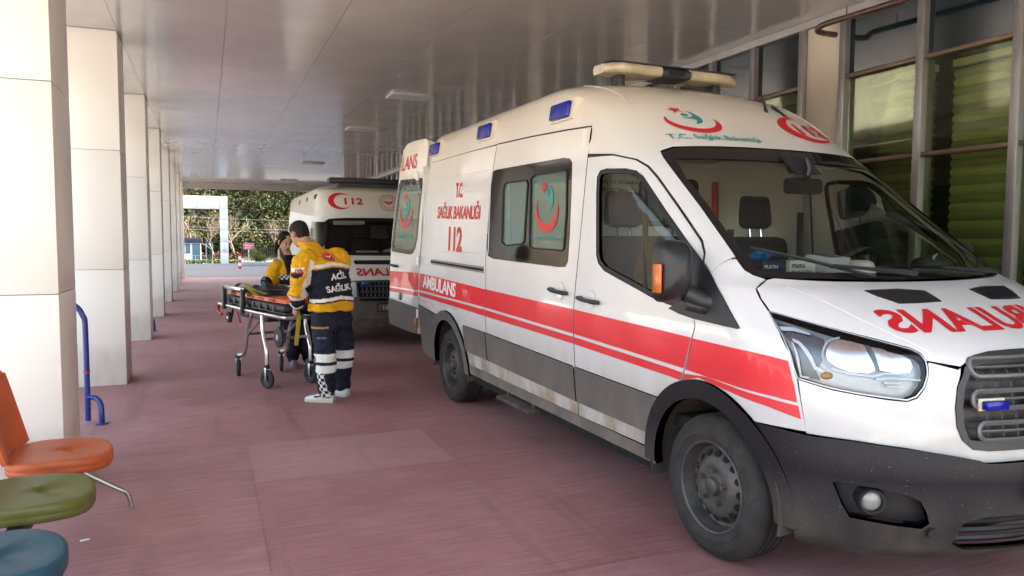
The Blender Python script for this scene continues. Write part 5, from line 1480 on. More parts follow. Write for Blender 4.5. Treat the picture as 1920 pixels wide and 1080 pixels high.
# ---- light bar
lb = empty('light_bar', (-1.76, 0, 2.70), 0, amb)
M_LB = mat('lightbar_lens', (0.42, 0.36, 0.24), 0.25, var=0.15, vscale=12, coat=0.6)
M_LBT = mat('lightbar_top', (0.03, 0.032, 0.036), 0.5, var=0.3, vscale=8)
def bar_loft(y0, y1, m, nm, z0=0.012, z1=0.085, d=0.135, taper0=0, taper1=0):
    b_ = MB(); N_ = 8; ring = rrect(-d, z0, d, z1, 0.034, 4); n = len(ring); vs_ = []
    for i in range(N_ + 1):
        t = i / N_; k = 1.0
        if taper0 and t < 0.3: k = 0.55 + 0.45 * math.sin(t / 0.3 * math.pi / 2)
        if taper1 and t > 0.7: k = 0.55 + 0.45 * math.sin((1 - t) / 0.3 * math.pi / 2)
        for (a, z) in ring: vs_.append((a * k, y0 + (y1 - y0) * t, z0 + (z - z0) * (0.6 + 0.4 * k)))
    fs = [(i * n + j, i * n + (j + 1) % n, (i + 1) * n + (j + 1) % n, (i + 1) * n + j) for i in range(N_) for j in range(n)] + [tuple(range(n))[::-1], tuple(N_ * n + j for j in range(n))]
    b_.add(vs_, fs); return b_.build(nm, m, lb, 50)
bar_loft(-0.58, -0.13, M_LB, 'lens', taper0=1); bar_loft(0.13, 0.58, M_LB, 'lens', taper1=1); bar_loft(-0.128, 0.128, M_LBT, 'centre_section', z1=0.08, d=0.125)
MB().box((-0.12, -0.55, 0.0855), (0.12, 0.55, 0.094), 0.004).build('top_cover', M_LBT, lb)
MB().box((0.118, -0.07, 0.03), (0.13, 0.07, 0.065), 0.004).build('speaker_slot', M_HOLE, lb)
for s in (-1, 1): MB().box((-0.05, s * 0.42 - 0.03, -0.07), (0.05, s * 0.42 + 0.03, 0.012), 0.004).build('foot', M_BLACKP, lb)
# aerials
ab = S1.pick(1447, 203)
MB().tube([(-1.02, 0.27, 2.385), (-1.03, 0.27, 2.42), (-1.06, 0.27, 2.50)], [0.016, 0.010, 0.004], 8).build('aerial', M_BLACKP, amb)
MB().add([(-1.10, 0.40, 2.385), (-0.98, 0.40, 2.37), (-1.12, 0.40, 2.47), (-1.10, 0.42, 2.385), (-0.98, 0.42, 2.37), (-1.12, 0.42, 2.47)], [(0, 1, 2), (3, 5, 4), (0, 3, 4, 1), (1, 4, 5, 2), (2, 5, 3, 0)]).build('aerial', M_BLACKP, amb)
# ---- door mirror on its black quarter panel
tri = pk(*[z8(*q) for q in ((600, 548), (640, 602), (683, 657), (780, 835), (874, 1008), (860, 1014), (760, 990), (640, 962), (560, 935), (500, 905), (560, 860), (610, 800), (625, 700))])
for s in (-1, 1):
    tq = patch('mirror_panel', S1, XZ(S1, tri), M_BLACKP, amb, (), 0.05, off=0.010, lip=0.01, mirror=(s > 0))
    mo = empty('door_mirror', (-0.06, s * 1.155, 1.395) if s < 0 else (-0.22, 1.06, 1.395), s * math.radians(8) if s < 0 else math.radians(-62), amb)
    sh = MB(); N_ = 9; vs_ = []
    for i in range(N_ + 1):                      # shell lofted front to back
        t = i / N_; k = math.sqrt(max(0.0, 1 - (1 - t) ** 2.6)) if t < 1 else 1.0; k = max(k, 0.18)
        ring = rrect(-0.085 * k, -0.150 * k, 0.085 * k, 0.150 * k, 0.050 * k, 4)
        for (a, b) in ring: vs_.append((0.075 - 0.15 * t, a - s * 0.004 * (1 - t), b + 0.01 * (1 - t)))
    n = len(ring)
    sh.add(vs_, [(i * n + j, i * n + (j + 1) % n, (i + 1) * n + (j + 1) % n, (i + 1) * n + j) for i in range(N_) for j in range(n)] + [tuple(range(n))])
    sh.build('housing', M_BLACKP, mo, 40)
    MB().prism(rrect(-0.076, -0.14, 0.076, 0.14, 0.04, 4), lambda a, b, t: (t, a, b), -0.074, -0.071).build('mirror_glass', M_CHROME, mo)
    MB().box((-0.05, min(s * 0.078, s * 0.098), -0.10), (0.02, max(s * 0.078, s * 0.098), 0.04), 0.009).build('indicator', M_AMBER, mo)
    MB().tube([(0.0, -s * 0.06, -0.10), (0.03, -s * 0.12, -0.135), (0.06, -s * 0.19, -0.15)], [0.045, 0.048, 0.05], 16, flat=1.0).build('arm', M_BLACKP, mo)
    MB().tube([(0.0, -s * 0.06, -0.155), (0.03, -s * 0.11, -0.165), (0.06, -s * 0.19, -0.165)], [0.030, 0.034, 0.04], 16).build('arm', M_BLACKP, mo)
# ---- wipers
def screen(y_, z_, o=0.012):
    u_, v_ = S1.uvy(y_, z_); return Vector(S1.pos(u_, v_) + S1.nrm(u_, v_) * o)
for (p0, p1_, a0, a1) in (((-0.42, 1.375), (-0.80, 1.50), (-0.06, 1.36), (-0.50, 1.405)), ((0.40, 1.375), (0.0, 1.395), (0.62, 1.36), (0.20, 1.388))):
    wz = empty('wiper', (0, 0, 0), 0, amb)
    bl = [screen(a_ + (b_ - a_) * t, c_ + (d_ - c_) * t, 0.014) for t in np.linspace(0, 1, 9) for (a_, c_), (b_, d_) in [(p1_, (p0[0] + 0.12, p0[1] - 0.008))]]
    MB().tube(bl, 0.010, 6).build('blade', M_BLACKP, wz)
    ar = [screen(a0[0] + (a1[0] - a0[0]) * t, a0[1] + (a1[1] - a0[1]) * t, 0.035) for t in np.linspace(0, 1, 6)]
    MB().tube(ar, [0.016, 0.014, 0.012, 0.010, 0.009, 0.008], 6).build('arm', M_BLACKP, wz)
# ---- wheels
for x_ in (0.0, -3.75):
    for s in (-1, 1):
        make_wheel(amb, s * 0.868, x_, s, M_TYRE, M_RIM, M_HOLE)
        MB().tube([(x_ - 0.50, s * 0.80, 0.30), (x_ - 0.52, s * 0.80, 0.45)], 0.02, 4).build('mud_flap', M_BLACKP, amb)
# sliding-door step hanging under the sill
sp = [on_z(950, 745, 0.25), on_z(1015, 775, 0.25)]
l0, l1 = S1.local(sp[0]), S1.local(sp[1])
MB().box((-2.55, -1.02, 0.275), (-1.95, -0.72, 0.305), 0.01).build('side_step', M_WELL, amb)
MB().box((-2.5, -0.95, 0.30), (-2.46, -0.75, 0.40)).box((-2.04, -0.95, 0.30), (-2.0, -0.75, 0.40)).build('step_bracket', M_WELL, amb)

# ---- cab interior
MB().box((-1.36, -0.93, 0.62), (-1.33, 0.93, 2.25), 0.0).build('bulkhead', M_INTW, amb, None)
bwn = empty('bulkhead_window', (-1.325, -0.28, 1.80), 0, amb)
MB().prism(rrect(-0.24, -0.16, 0.24, 0.16, 0.05), lambda a, b, t: (t, a, b), 0.0, 0.012).build('frame', M_BLACKP, bwn)
MB().prism(rrect(-0.20, -0.125, 0.20, 0.125, 0.03), lambda a, b, t: (t, a, b), 0.013, 0.016).build('pane', mat('bulk_pane', (0.20, 0.24, 0.20), 0.15), bwn)
MB().box((-1.32, -0.88, 0.55), (0.25, 0.88, 0.62)).build('cab_floor', M_DASH, amb, None)
hd = MB()
for i in range(1): hd.box((-1.33, -0.72, 2.16), (-1.0, 0.72, 2.18), 0.008)
hd.build('headliner', M_INTW, amb)
MB().box((-0.80, -0.60, 2.06), (-0.66, 0.60, 2.09), 0.012).build('sun_visor', M_INTW, amb)
MB().box((-1.2, -0.55, 2.05), (-0.85, -0.05, 2.15), 0.04).build('overhead_shelf', M_INTW, amb)
dsh = MB()
prof = [(-0.30, 0.75), (-0.36, 1.12), (-0.30, 1.29), (-0.15, 1.345), (0.05, 1.37), (0.24, 1.372), (0.34, 1.33), (0.34, 0.75)]
vs_ = []; fs = []; K = len(prof); ny = 15
for y_ in np.linspace(-0.88, 0.88, ny):
    for a, b in prof: vs_.append((a - (0.22 * (y_ / 0.88) ** 2 if a > 0.05 else 0), y_, b))
fs = [(i * K + j, i * K + j + 1, (i + 1) * K + j + 1, (i + 1) * K + j) for i in range(ny - 1) for j in range(K - 1)]
dash = MB().add(vs_, fs).build('dashboard', M_DASH, amb, 50)
MB().box((-0.33, 0.18, 1.29), (-0.12, 0.58, 1.40), 0.04).build('instrument_hood', M_DASH, dash)
sw_ = empty('steering_wheel', (-0.40, 0.40, 1.345), 0, amb)
Msw = Matrix.Rotation(math.radians(-58), 4, 'Y')
MB().tube([Msw @ Vector((0.185 * math.cos(t), 0.185 * math.sin(t), 0)) for t in np.linspace(0, 2 * math.pi, 33)[:-1]], 0.015, 8, closed=True).build('wheel_rim', M_BLACKP, sw_)
MB().cyl(Msw @ Vector((0, 0, -0.02)), Msw @ Vector((0, 0, 0.03)), 0.06, n=16).build('hub', M_BLACKP, sw_)
for t in (0.3, 2.84, 4.71): MB().tube([Msw @ Vector((0.04 * math.cos(t), 0.04 * math.sin(t), 0)), Msw @ Vector((0.18 * math.cos(t), 0.18 * math.sin(t), 0))], 0.014, 6).build('spoke', M_BLACKP, sw_)
MB().tube([Msw @ Vector((0, 0, 0.03)), (0.15, 0, -0.1)], 0.03, 8).build('column', M_BLACKP, sw_)
def cab_seat(y_, w_, heads, m=M_SEAT):
    s_ = empty('cab_seat', (-0.95, y_, 0.62), 0, amb)
    MB().box((-0.28, -w_ / 2, 0.02), (0.28, w_ / 2, 0.36), 0.06).build('cushion', m, s_)
    Mb = Matrix.Translation((-0.25, 0, 0.36)) @ Matrix.Rotation(math.radians(-10), 4, 'Y')
    MB().box((-0.07, -w_ / 2, -0.05), (0.07, w_ / 2, 0.60), 0.06, M=Mb).build('backrest', m, s_)
    for hy_ in heads:
        MB().box((-0.05, hy_ - 0.14, 0.66), (0.05, hy_ + 0.14, 0.90), 0.045, M=Mb).build('headrest', m, s_)
        for k in (-0.05, 0.05): MB().cyl(Mb @ Vector((0, hy_ + k, 0.58)), Mb @ Vector((0, hy_ + k, 0.68)), 0.007, n=6).build('headrest_rod', M_CHROME, s_)
    return s_
cab_seat(-0.42, 0.86, (-0.22, 0.22), M_SEAT)
cab_seat(0.47, 0.50, (0.0,))
MB().tube([(-1.12, 0.08, 1.62), (-1.05, 0.02, 1.30), (-0.98, -0.02, 1.05)], 0.022, 4, flat=0.15).build('seat_belt', M_BLACKP, amb)
MB().tube([(-1.22, 0.80, 1.75), (-1.12, 0.70, 1.30), (-1.0, 0.60, 1.0)], 0.022, 4, flat=0.15).build('seat_belt', M_BLACKP, amb)
MB().tube([(-1.315, 0.10, 1.95), (-1.30, 0.10, 1.62)], 0.022, 8).build('emergency_hammer', mat('red_plastic', (0.5, 0.03, 0.02), 0.4), amb)
rm = empty('rear_view_mirror', (-0.42, 0.0, 1.86), 0, amb)
MB().prism(rrect(-0.13, -0.045, 0.13, 0.045, 0.03), lambda a, b, t: (t, a, b), -0.02, 0.02).build('housing', M_BLACKP, rm)
MB().tube([(0.02, 0, 0.02), (0.05, 0, 0.10), (0.02, 0, 0.16)], 0.016, 6).build('stalk', M_BLACKP, rm)
MB().prism([(-0.10, 1.93), (-0.07, 2.06), (0.07, 2.06), (0.10, 1.93)], lambda a, b, t: (t - 0.62 * (b - 1.93) * 1.3, a, b), -0.43, -0.38).build('sensor_shroud', M_BLACKP, amb)
# rear-compartment things seen through the sliding door glass
MB().box((-3.6, -0.30, 0.62), (-1.9, 0.25, 0.95), 0.06).build('patient_bench', M_SEATB, amb)
MB().box((-4.4, 0.70, 0.62), (-1.45, 0.90, 2.1), 0.02).build('equipment_cabinet', mat('cabinet', (0.42, 0.50, 0.44), 0.5), amb)
# warning text on the bulkhead
M_DTXT = mat('dark_letter', (0.03, 0.03, 0.03), 0.6)
for tx, z_, w_ in (('ATEŞ VE SİGARA', 1.905, 0.34), ('YAKLAŞMA', 1.85, 0.26)):
    V, T, _ = text_poly(tx, 0.01)
    pt_to_mesh('warning_text', [(-1.328, -0.86 + v[0] * w_, z_ + v[1] * 0.035) for v in V], T, M_DTXT, amb)
# ================================================================== OLDER AMBULANCE BEHIND
HEAD2 = -math.pi / 2
O2 = (2.50, 11.40, 0.0)
ROWS2 = [(0.28, .88, .5, 2.4, .93), (0.40, .94, .5, 2.4, .965), (0.60, .95, .5, 2.5, .98), (0.85, .935, .48, 2.5, .985), (0.94, .915, .46, 2.6, .985), (1.03, .82, .44, 2.7, .985),
         (1.16, .62, .42, 2.8, .98), (1.27, .43, .42, 3, .975), (1.34, .33, .42, 3, .97), (1.5, .16, .45, 3, .955), (1.87, -.24, .48, 3, .915), (2.0, -.33, .5, 3, .90), (2.2, -.45, .5, 2.9, .875),
         (2.32, -.6, .48, 2.8, .85), (2.385, -.85, .44, 2.6, .78), (2.43, -1.2, .4, 2.4, .6), (2.45, -1.6, .25, 2.2, .2)]
S2 = Surf(ROWS2, O2, HEAD2)
am2 = empty('ambulance', O2, HEAD2)
tag(am2, 'older cream white ambulance parked behind the two paramedics, 112 on its brow', 'ambulance')
M_WP2 = paint_mat('white_paint_old', (0.74, 0.72, 0.66), 0.35, 0.4, 0.9, 0.5, roof_warm_light=True)
X2R = -4.6
uv2 = S2.puv
def y2(y, z): return S2.uvy(y, z)
# windscreen opening
w2 = [(0.0, float(S2.vz(1.875))), y2(-0.5, 1.87), y2(-0.74, 1.855), y2(-0.80, 1.82), y2(-0.86, 1.5), y2(-0.885, 1.36), y2(-0.84, 1.315), y2(-0.5, 1.295), (0.0, float(S2.vz(1.29)))]
half_b = []
for t in np.linspace(1, 0, 20):
    v = S2.vz(0.80) + (S2.v1 - 0.001 - S2.vz(0.80)) * t
    half_b.append((float(S2.u_x(X2R + 0.15 * t ** 4, v)), float(v)))
a2c, A2R = -3.55, 0.44
low2 = [S2.uvx(x, z) for x, z in densify([(X2R, 0.8), (X2R, 0.42), (a2c - A2R, 0.40)] + arc(a2c, 0.36, A2R, 175, 5, 20) + [(a2c + A2R, 0.40), (-A2R, 0.40)] + arc(0, 0.36, A2R, 175, 70, 14), 0.06, False)]
nose = [S2.uvx(0.42, 0.80), y2(-0.90, 0.78), y2(-0.80, 0.93), y2(-0.62, 0.945), y2(-0.45, 0.952), (0.0, float(S2.vz(0.955)))]
edge2 = low2 + nose
bod = patch('body', S2, half_b + edge2 + [(-u, v) for u, v in reversed(edge2[:-1])] + [(-u, v) for u, v in reversed(half_b)], M_WP2, am2, [half(w2)], 0.07)
xs = np.linspace(-1.6, X2R + 0.16, 10); yv = float(abs(S2.pos(*half_b[0])[1]))
MB().add([(x, s * yv, 2.4505) for x in xs for s in (-1, 1)], [(2 * i, 2 * i + 1, 2 * i + 3, 2 * i + 2) for i in range(9)]).build('roof_strip', M_WP2, bod)
g2 = [(max(0, u - 0.07) if u > 0.1 else u, v) for u, v in w2]
g2 = [(u, float(S2.vz(min(max(float(S2.fz(v)), 1.345), 1.83)))) for u, v in g2]
patch('windscreen_frame', S2, half(w2), M_BGLASS, am2, [half(g2)], 0.06, off=-0.004)
patch('windscreen', S2, half(g2), M_WSGLASS, am2, (), 0.1, off=-0.006, lip=0)
# bonnet gap, vent, grille, bumper
seam2 = lambda pts, r, m, off, nm: MB().tube([S2.pos(*S2.uvy(y_, z_)) + S2.nrm(*S2.uvy(y_, z_)) * off for y_, z_ in pts], r, 5).build(nm, m, am2)
vt = half([(0.0, float(S2.vz(1.225))), y2(-0.50, 1.225), y2(-0.52, 1.20), y2(-0.50, 1.17), (0.0, float(S2.vz(1.165)))])
patch('bonnet_vent', S2, vt, M_HOLE, am2, (), 0.05, off=0.003, lip=0.003)
lowf = half([(0.0, float(S2.vz(0.951))), y2(-0.45, 0.948), y2(-0.62, 0.941), y2(-0.80, 0.926), y2(-0.905, 0.775), S2.uvx(0.42, 0.78)] + [S2.uvx(x, z) for x, z in arc(0, 0.36, A2R + 0.01, 64, 8, 8)] + [y2(-0.86, 0.30), y2(-0.5, 0.285), (0.0, float(S2.vz(0.285)))])
gq = half([(0.0, float(S2.vz(0.925))), y2(-0.50, 0.92), y2(-0.54, 0.90), y2(-0.50, 0.66), (0.0, float(S2.vz(0.655)))])
M_BUMP2 = paint_mat('old_bumper', (0.06, 0.06, 0.063), 0.5, 0.0, 0.7, 0.4, speck=0.1)
bp2 = patch('front_bumper', S2, lowf, M_BUMP2, am2, [gq], 0.05, off=0.012, lip=0.03)
gr2 = patch('grille', S2, scale_in(gq, 1.03), M_HOLE, am2, (), 0.06, off=-0.03, lip=0)
for k in range(3):
    zc_ = 0.70 + 0.085 * k
    MB().tube([S2.pos(*S2.uvy(y_, zc_)) + np.array([0.004, 0, 0]) for y_ in np.linspace(-0.5, 0.5, 13)], 0.022, 6, flat=0.7).build('grille_bar', M_BUMP2, gr2)
    for y_ in np.linspace(-0.46, 0.46, 17):
        a_ = S2.pos(*S2.uvy(y_, zc_ + 0.022)); b_ = S2.pos(*S2.uvy(y_, zc_ + 0.063))
        MB().tube([a_ - np.array([0.01, 0, 0]), b_ - np.array([0.01, 0, 0])], 0.006, 4).build('grille_rib', M_GRL, gr2)
bd = MB().lathe([(0.085, 0.0), (0.075, 0.012), (0.0, 0.015)], S2.pos(0.0, S2.vz(0.785)) + np.array([0.015, 0, 0]), (1, 0, 0), 24)
for v_ in bd.v: v_.z = 0.785 + (v_.z - 0.785) * 0.45
bd.build('badge', M_GRL, gr2)
bs = empty('grille_strobe', S2.pos(*S2.uvy(-0.42, 0.905)), 0, am2)
MB().box((0.0, -0.06, -0.02), (0.04, 0.06, 0.02), 0.006).build('lens', mat('blue_lens_bright', (0.02, 0.06, 0.45), 0.1, coat=1.0), bs)  # brighter blue base colour, without emission
MB().box((-0.012, -0.065, -0.024), (0.001, 0.065, 0.024), 0.003).build('bracket', M_BLACKP, bs)
for mir in (False, True):
    hq = [y2(-0.56, 0.925), y2(-0.62, 0.93), y2(-0.80, 0.925), y2(-0.90, 0.98), y2(-0.93, 0.99), y2(-0.925, 0.80), y2(-0.86, 0.74), y2(-0.62, 0.70), y2(-0.545, 0.72)]
    h2 = patch('headlamp', S2, hq, M_REFL, am2, (), 0.04, off=0.018, lip=0.03, mirror=mir)
    patch('lens', S2, scale_in(hq, 1.02), M_LENS, h2, (), 0.05, off=0.028, lip=0, mirror=mir)
# number plate
pl2 = empty('number_plate', tuple(S2.pos(0.0, S2.vz(0.565)) + np.array([0.02, 0, 0])), 0, am2)
MB().box((0.0, -0.27, -0.06), (0.012, 0.27, 0.06), 0.006).build('plate_frame', M_HOLE, pl2)
MB().box((0.0125, -0.255, -0.048), (0.015, 0.255, 0.048)).build('plate', mat('plate_dirty', (0.10, 0.10, 0.10), 0.5), pl2)
V, T, _ = text_poly('16 Y', 0.03)
pt_to_mesh('lettering', [(0.0165, -0.19 + v[0] * 0.20, -0.035 + v[1] * 0.07) for v in V], T, mat('plate_text', (0.5, 0.5, 0.5), 0.5), pl2)
MB().ball((0.016, -0.225, 0.0), (0.006, 0.02, 0.02)).build('seal_sticker', M_RED, pl2)
MB().box((0.93, -0.80, 0.40), (0.965, 0.80, 0.44), 0.01).build('bumper_lip', M_BUMP2, am2)
# brow marks and bonnet lettering
decal_yz('emblem', S2, *shape(crescent(0.5, 0.5, 0.5, 0.40, 0.13, 0.0, 0)), (-0.72, 2.00), (0.36, 0), (0, 0.27), M_RED, bod, 0.004)
V, T, _ = text_poly('112', 0.03)
decal_yz('lettering', S2, V, T, (-0.48, 2.08), (0.29, 0), (0, 0.11), M_RED, bod, 0.004)
M_ORNG = mat('rust_letter', (0.30, 0.10, 0.03), 0.5)
ring_o = circ(0.20, 2.13, 0.145, 36); 
def ring_decal(cy, cz, r0, r1, kz, m, nm):
    n = 36; V = np.array([(cy + r * math.cos(2 * math.pi * i / n), cz + kz * r * math.sin(2 * math.pi * i / n)) for r in (r0, r1) for i in range(n)])
    T = [t for i in range(n) for t in ((i, (i + 1) % n, n + (i + 1) % n), (i, n + (i + 1) % n, n + i))]
    v = S2.vz(V[:, 1]); u = S2.u_y(V[:, 0], v)
    return pt_to_mesh(nm, S2.pos(u, v) + S2.nrm(u, v) * 0.004, T, m, bod)
ring_decal(0.22, 2.12, 0.150, 0.140, 0.92, M_ORNG, 'emblem'); ring_decal(0.22, 2.12, 0.098, 0.092, 0.92, M_ORNG, 'emblem')
for k in range(22):
    t = 2 * math.pi * k / 22
    decal_yz('emblem_mark', S2, *shape(circ(0.5, 0.5, 0.5, 6)), (0.22 + 0.119 * math.cos(t) - 0.008, 2.12 + 0.109 * math.sin(t) - 0.008), (0.017, 0), (0, 0.016), M_ORNG, bod, 0.004)
for dx in (-1, 1):
    decal_yz('emblem', S2, *shape([(0, 0.5), (0.2, 0.75), (1, 0.9), (0.9, 0.6), (0.3, 0.35), (0.1, 0.1)]), (0.22, 2.07), (dx * 0.075, 0), (0, 0.09), M_RED, bod, 0.004)
V, T, _ = text_poly('AMBULANS', 0.03)
V[:, 0] = 1 - V[:, 0]
decal_yz('lettering', S2, V, [t[::-1] for t in T], (-0.52, 1.01), (1.02, 0), (0, 0.105), M_RED, bod, 0.004, 0.06)
# roof bar, strobes, mirrors
l2 = empty('light_bar', (-0.95, 0, 2.42), 0, am2)
MB().box((-0.13, -0.66, 0.03), (0.13, 0.66, 0.12), 0.03).build('lens', M_LBT, l2)
MB().box((-0.08, -0.5, -0.06), (0.08, 0.5, 0.03)).build('foot', M_BLACKP, l2)
for k, x_ in enumerate((-0.9, -1.9, -3.0)):
    for s in (-1, 1):
        MB().box((x_ - 0.1, s * 0.84 - 0.04, 2.16), (x_ + 0.1, s * 0.84 + 0.05, 2.26), 0.02).build('side_strobe', M_BLACKP, am2)
for s in (-1, 1):
    m2 = empty('door_mirror', (0.12, s * 1.07, 1.40), 0, am2)
    MB().box((-0.05, -0.08, -0.14), (0.05, 0.08, 0.14), 0.04).build('housing', M_WP2, m2)
    MB().tube([(0.02, -s * 0.1, -0.12), (0.05, -s * 0.22, -0.14)], 0.03, 8).build('arm', M_BLACKP, m2)
    patch('side_window', S2, XZ(S2, [(-0.95, 1.36), (0.12, 1.34), (0.02, 1.5), (-0.30, 1.80), (-0.95, 1.82)]), M_BGLASS, am2, (), 0.08, off=0.004, lip=0.003, mirror=(s > 0))
    patch('red_stripe', S2, XZ(S2, [(-4.5, 0.92), (0.1, 0.92), (0.1, 1.06), (-4.5, 1.08)]), M_RSTRIPE, am2, (), 0.1, off=0.003, lip=0, mirror=(s > 0))
for x_ in (0.0, a2c):
    for s in (-1, 1): make_wheel(am2, s * 0.84, x_, s, M_TYRE, M_RIM, M_HOLE, 0.34 + 0.01)
MB().box((X2R + 0.1, -0.55, 0.3), (0.6, 0.55, 0.45)).build('underbody', M_HOLE, am2, None)
for cx in (0.0, a2c):
    for s in (-1, 1):
        pts = arc(cx, 0.36, 0.46, -10, 190, 16); n = 16
        MB().add([(x, s * 0.95, z) for x, z in pts] + [(x, s * 0.52, z) for x, z in pts], [(i, i + 1, n + 2 + i, n + 1 + i) for i in range(n)]).build('wheel_well', M_WELL, am2, 60, False)
# dark cab with seats, bulkhead and a document on the dash
MB().box((-1.3, -0.88, 0.5), (-1.27, 0.88, 2.1)).build('bulkhead', M_DASH, am2, None)
MB().box((-1.275, 0.10, 1.55), (-1.262, 0.42, 1.78), 0.01).build('bulkhead_window', mat('bulk_pane2', (0.35, 0.38, 0.40), 0.2), am2)
MB().box((-0.2, -0.85, 0.9), (0.30, 0.85, 1.27), 0.05).build('dashboard', M_DASH, am2)
for y_ in (-0.55, -0.12, 0.45):
    MB().box((-1.05, y_ - 0.2, 0.9), (-0.9, y_ + 0.2, 1.55), 0.06).box((-1.02, y_ - 0.13, 1.56), (-0.93, y_ + 0.13, 1.78), 0.04).build('cab_seat', M_SEAT, am2)
V, T, _ = text_poly('AMBULANS', 0.02)
MB().box((-0.16, -0.70, 1.755), (-0.155, -0.22, 1.82)).build('screen_sticker', mat('sticker_grey', (0.16, 0.15, 0.15), 0.5), am2)
# ================================================================== WAITING SEATS
M_ORA = mat('orange_vinyl', (0.50, 0.105, 0.030), 0.45, var=0.15, vscale=7, bump=0.18, bscale=25, rvar=0.12)
M_GRN = mat('green_vinyl', (0.125, 0.135, 0.028), 0.45, var=0.15, vscale=7, bump=0.18, bscale=25, rvar=0.12)
M_TEA = mat('teal_vinyl', (0.016, 0.085, 0.125), 0.45, var=0.18, vscale=7, bump=0.18, bscale=25, rvar=0.12)
M_BLKST = mat('black_steel', (0.02, 0.02, 0.022), 0.4, metal=0.3)
M_LEGST = mat('leg_steel', (0.34, 0.33, 0.31), 0.38, metal=1.0)
bench = empty('beam_seating', (-0.74, 3.7, 0))
MB().box((-0.03, -2.6, 0.315), (0.03, 1.0, 0.375), 0.004).build('beam', M_BLKST, bench)
def seat_mesh():
    """round-fronted pad: local +x is the front of the seat, z 0 at its top"""
    out = []
    for i in range(40):
        t = 2 * math.pi * i / 40; c, s = math.cos(t), math.sin(t)
        x = 0.235 * (abs(c) ** (0.85 if c > 0 else 0.45)) * (1 if c > 0 else -1); y = 0.245 * (abs(s) ** 0.8) * (1 if s > 0 else -1)
        out.append((x, y))
    b_ = MB(); rows = [(0.02, -0.0012, 0.0), (0.25, -0.0012, 0), (0.5, -0.0010, 0), (0.75, -0.0005, 0), (0.92, 0.0, 0), (0.965, -0.003, 0), (0.988, -0.010, 0), (0.999, -0.022, 0), (1.0, -0.040, 0), (0.992, -0.044, 0), (1.0, -0.048, 0), (0.995, -0.066, 0), (0.97, -0.076, 0), (0.92, -0.080, 0), (0.5, -0.085, 0), (0.02, -0.085, 0)]
    vs_ = []
    for k, dz, _ in rows:
        for (x, y) in out:
            sag = 0.0
            droop = -0.018 * max(0, x / 0.23) ** 3
            vs_.append((x * k, y * k, dz + sag + droop))
    n = 40; fs = [(i * n + j, i * n + (j + 1) % n, (i + 1) * n + (j + 1) % n, (i + 1) * n + j) for i in range(len(rows) - 1) for j in range(n)] + [tuple(range(n))[::-1], tuple((len(rows) - 1) * n + j for j in range(n))]
    b_.add(vs_, fs)
    return b_
def back_mesh():
    b_ = MB(); W_, H_ = 0.235, 0.40; nx, nz = 12, 8; vs_ = []
    for side in (0, 1):
        for j in range(nz + 1):
            for i in range(nx + 1):
                y = -W_ + 2 * W_ * i / nx; z = H_ * j / nz
                k = 1 - 0.06 * (j / nz) ** 2; bow = 0.045 * (y / W_) ** 2
                vs_.append((-0.10 * (z / H_) + bow - (0.045 if side else 0.0), y * k, z))
    n = nx + 1; m_ = (nz + 1) * n
    fs = []
    for j in range(nz):
        for i in range(nx):
            a = j * n + i; fs.append((a, a + 1, a + n + 1, a + n)); fs.append((m_ + a, m_ + a + n, m_ + a + n + 1, m_ + a + 1))
    for i in range(nx):
        fs.append((i, m_ + i, m_ + i + 1, i + 1)); a = nz * n + i; fs.append((a, a + 1, m_ + a + 1, m_ + a))
    for j in range(nz):
        a = j * n; fs.append((a, a + n, m_ + a + n, m_ + a)); a = j * n + nx; fs.append((a, m_ + a, m_ + a + n, a + n))
    b_.add(vs_, fs); return b_
sm_, bm_ = seat_mesh().mesh('seat', 60), None
bmm = back_mesh()
bb_ = bmesh.new(); tmp = bmm.mesh('backrest', 180); bb_.from_mesh(tmp); bmesh.ops.bevel(bb_, geom=[e for e in bb_.edges if e.calc_face_angle(0) > 1.0], offset=0.012, segments=2, affect='EDGES'); bb_.to_mesh(tmp); bb_.free(); tmp.polygons.foreach_set('use_smooth', [True] * len(tmp.polygons)); tmp.set_sharp_from_angle(angle=math.radians(50))
for y_, m_, nm in ((4.36, M_ORA, 'orange'), (3.69, M_GRN, 'green'), (2.97, M_TEA, 'teal'), (2.25, M_ORA, 'orange')):
    s_ = link('seat', sm_.copy(), m_, bench); s_.location = (0.02, y_ - 3.7, 0.452); s_['label'] = nm + ' vinyl seat pad'
    bk = link('backrest', tmp.copy(), m_, bench); bk.location = (-0.20, y_ - 3.7, 0.445); bk['label'] = nm + ' vinyl backrest'
    MB().box((-0.14, y_ - 3.7 - 0.02, 0.376), (0.16, y_ - 3.7 + 0.02, 0.3665), 0.0).build('seat_bracket', M_BLKST, bench)
    for k in (-0.13, 0.13): MB().cyl((-0.19, y_ - 3.7 + k, 0.41), (-0.225, y_ - 3.7 + k, 0.53), 0.011, n=8).build('back_strut', M_CHROME, bench)
for yl in (4.62 - 3.7, 2.6 - 3.7):
    MB().tube([tuple(q) for q in catmull([(-0.36, yl + 0.03, 0.0), (-0.345, yl + 0.03, 0.08), (-0.26, yl + 0.02, 0.14), (0.0, yl, 0.30)], 5)] + [tuple(q) for q in catmull([(0.0, yl, 0.30), (0.12, yl + 0.01, 0.21), (0.24, yl + 0.02, 0.125), (0.29, yl + 0.03, 0.085), (0.31, yl + 0.03, 0.0)], 5)][1:], 0.013, 8).build('leg', M_LEGST, bench)
tag(bench, 'beam seating with orange, green and teal vinyl seats by the columns', 'seating')
lit = MB().box((-0.022, -0.006, 0.0), (0.022, 0.006, 0.009), 0.003).build('paper_scrap', MATS['white_paint'])
lit.location = tuple(on_z(159, 1014, 0.001)); lit.rotation_euler = (0, 0, 0.3)
tag(lit, 'tiny white scrap of litter on the red floor near the seats', 'litter')

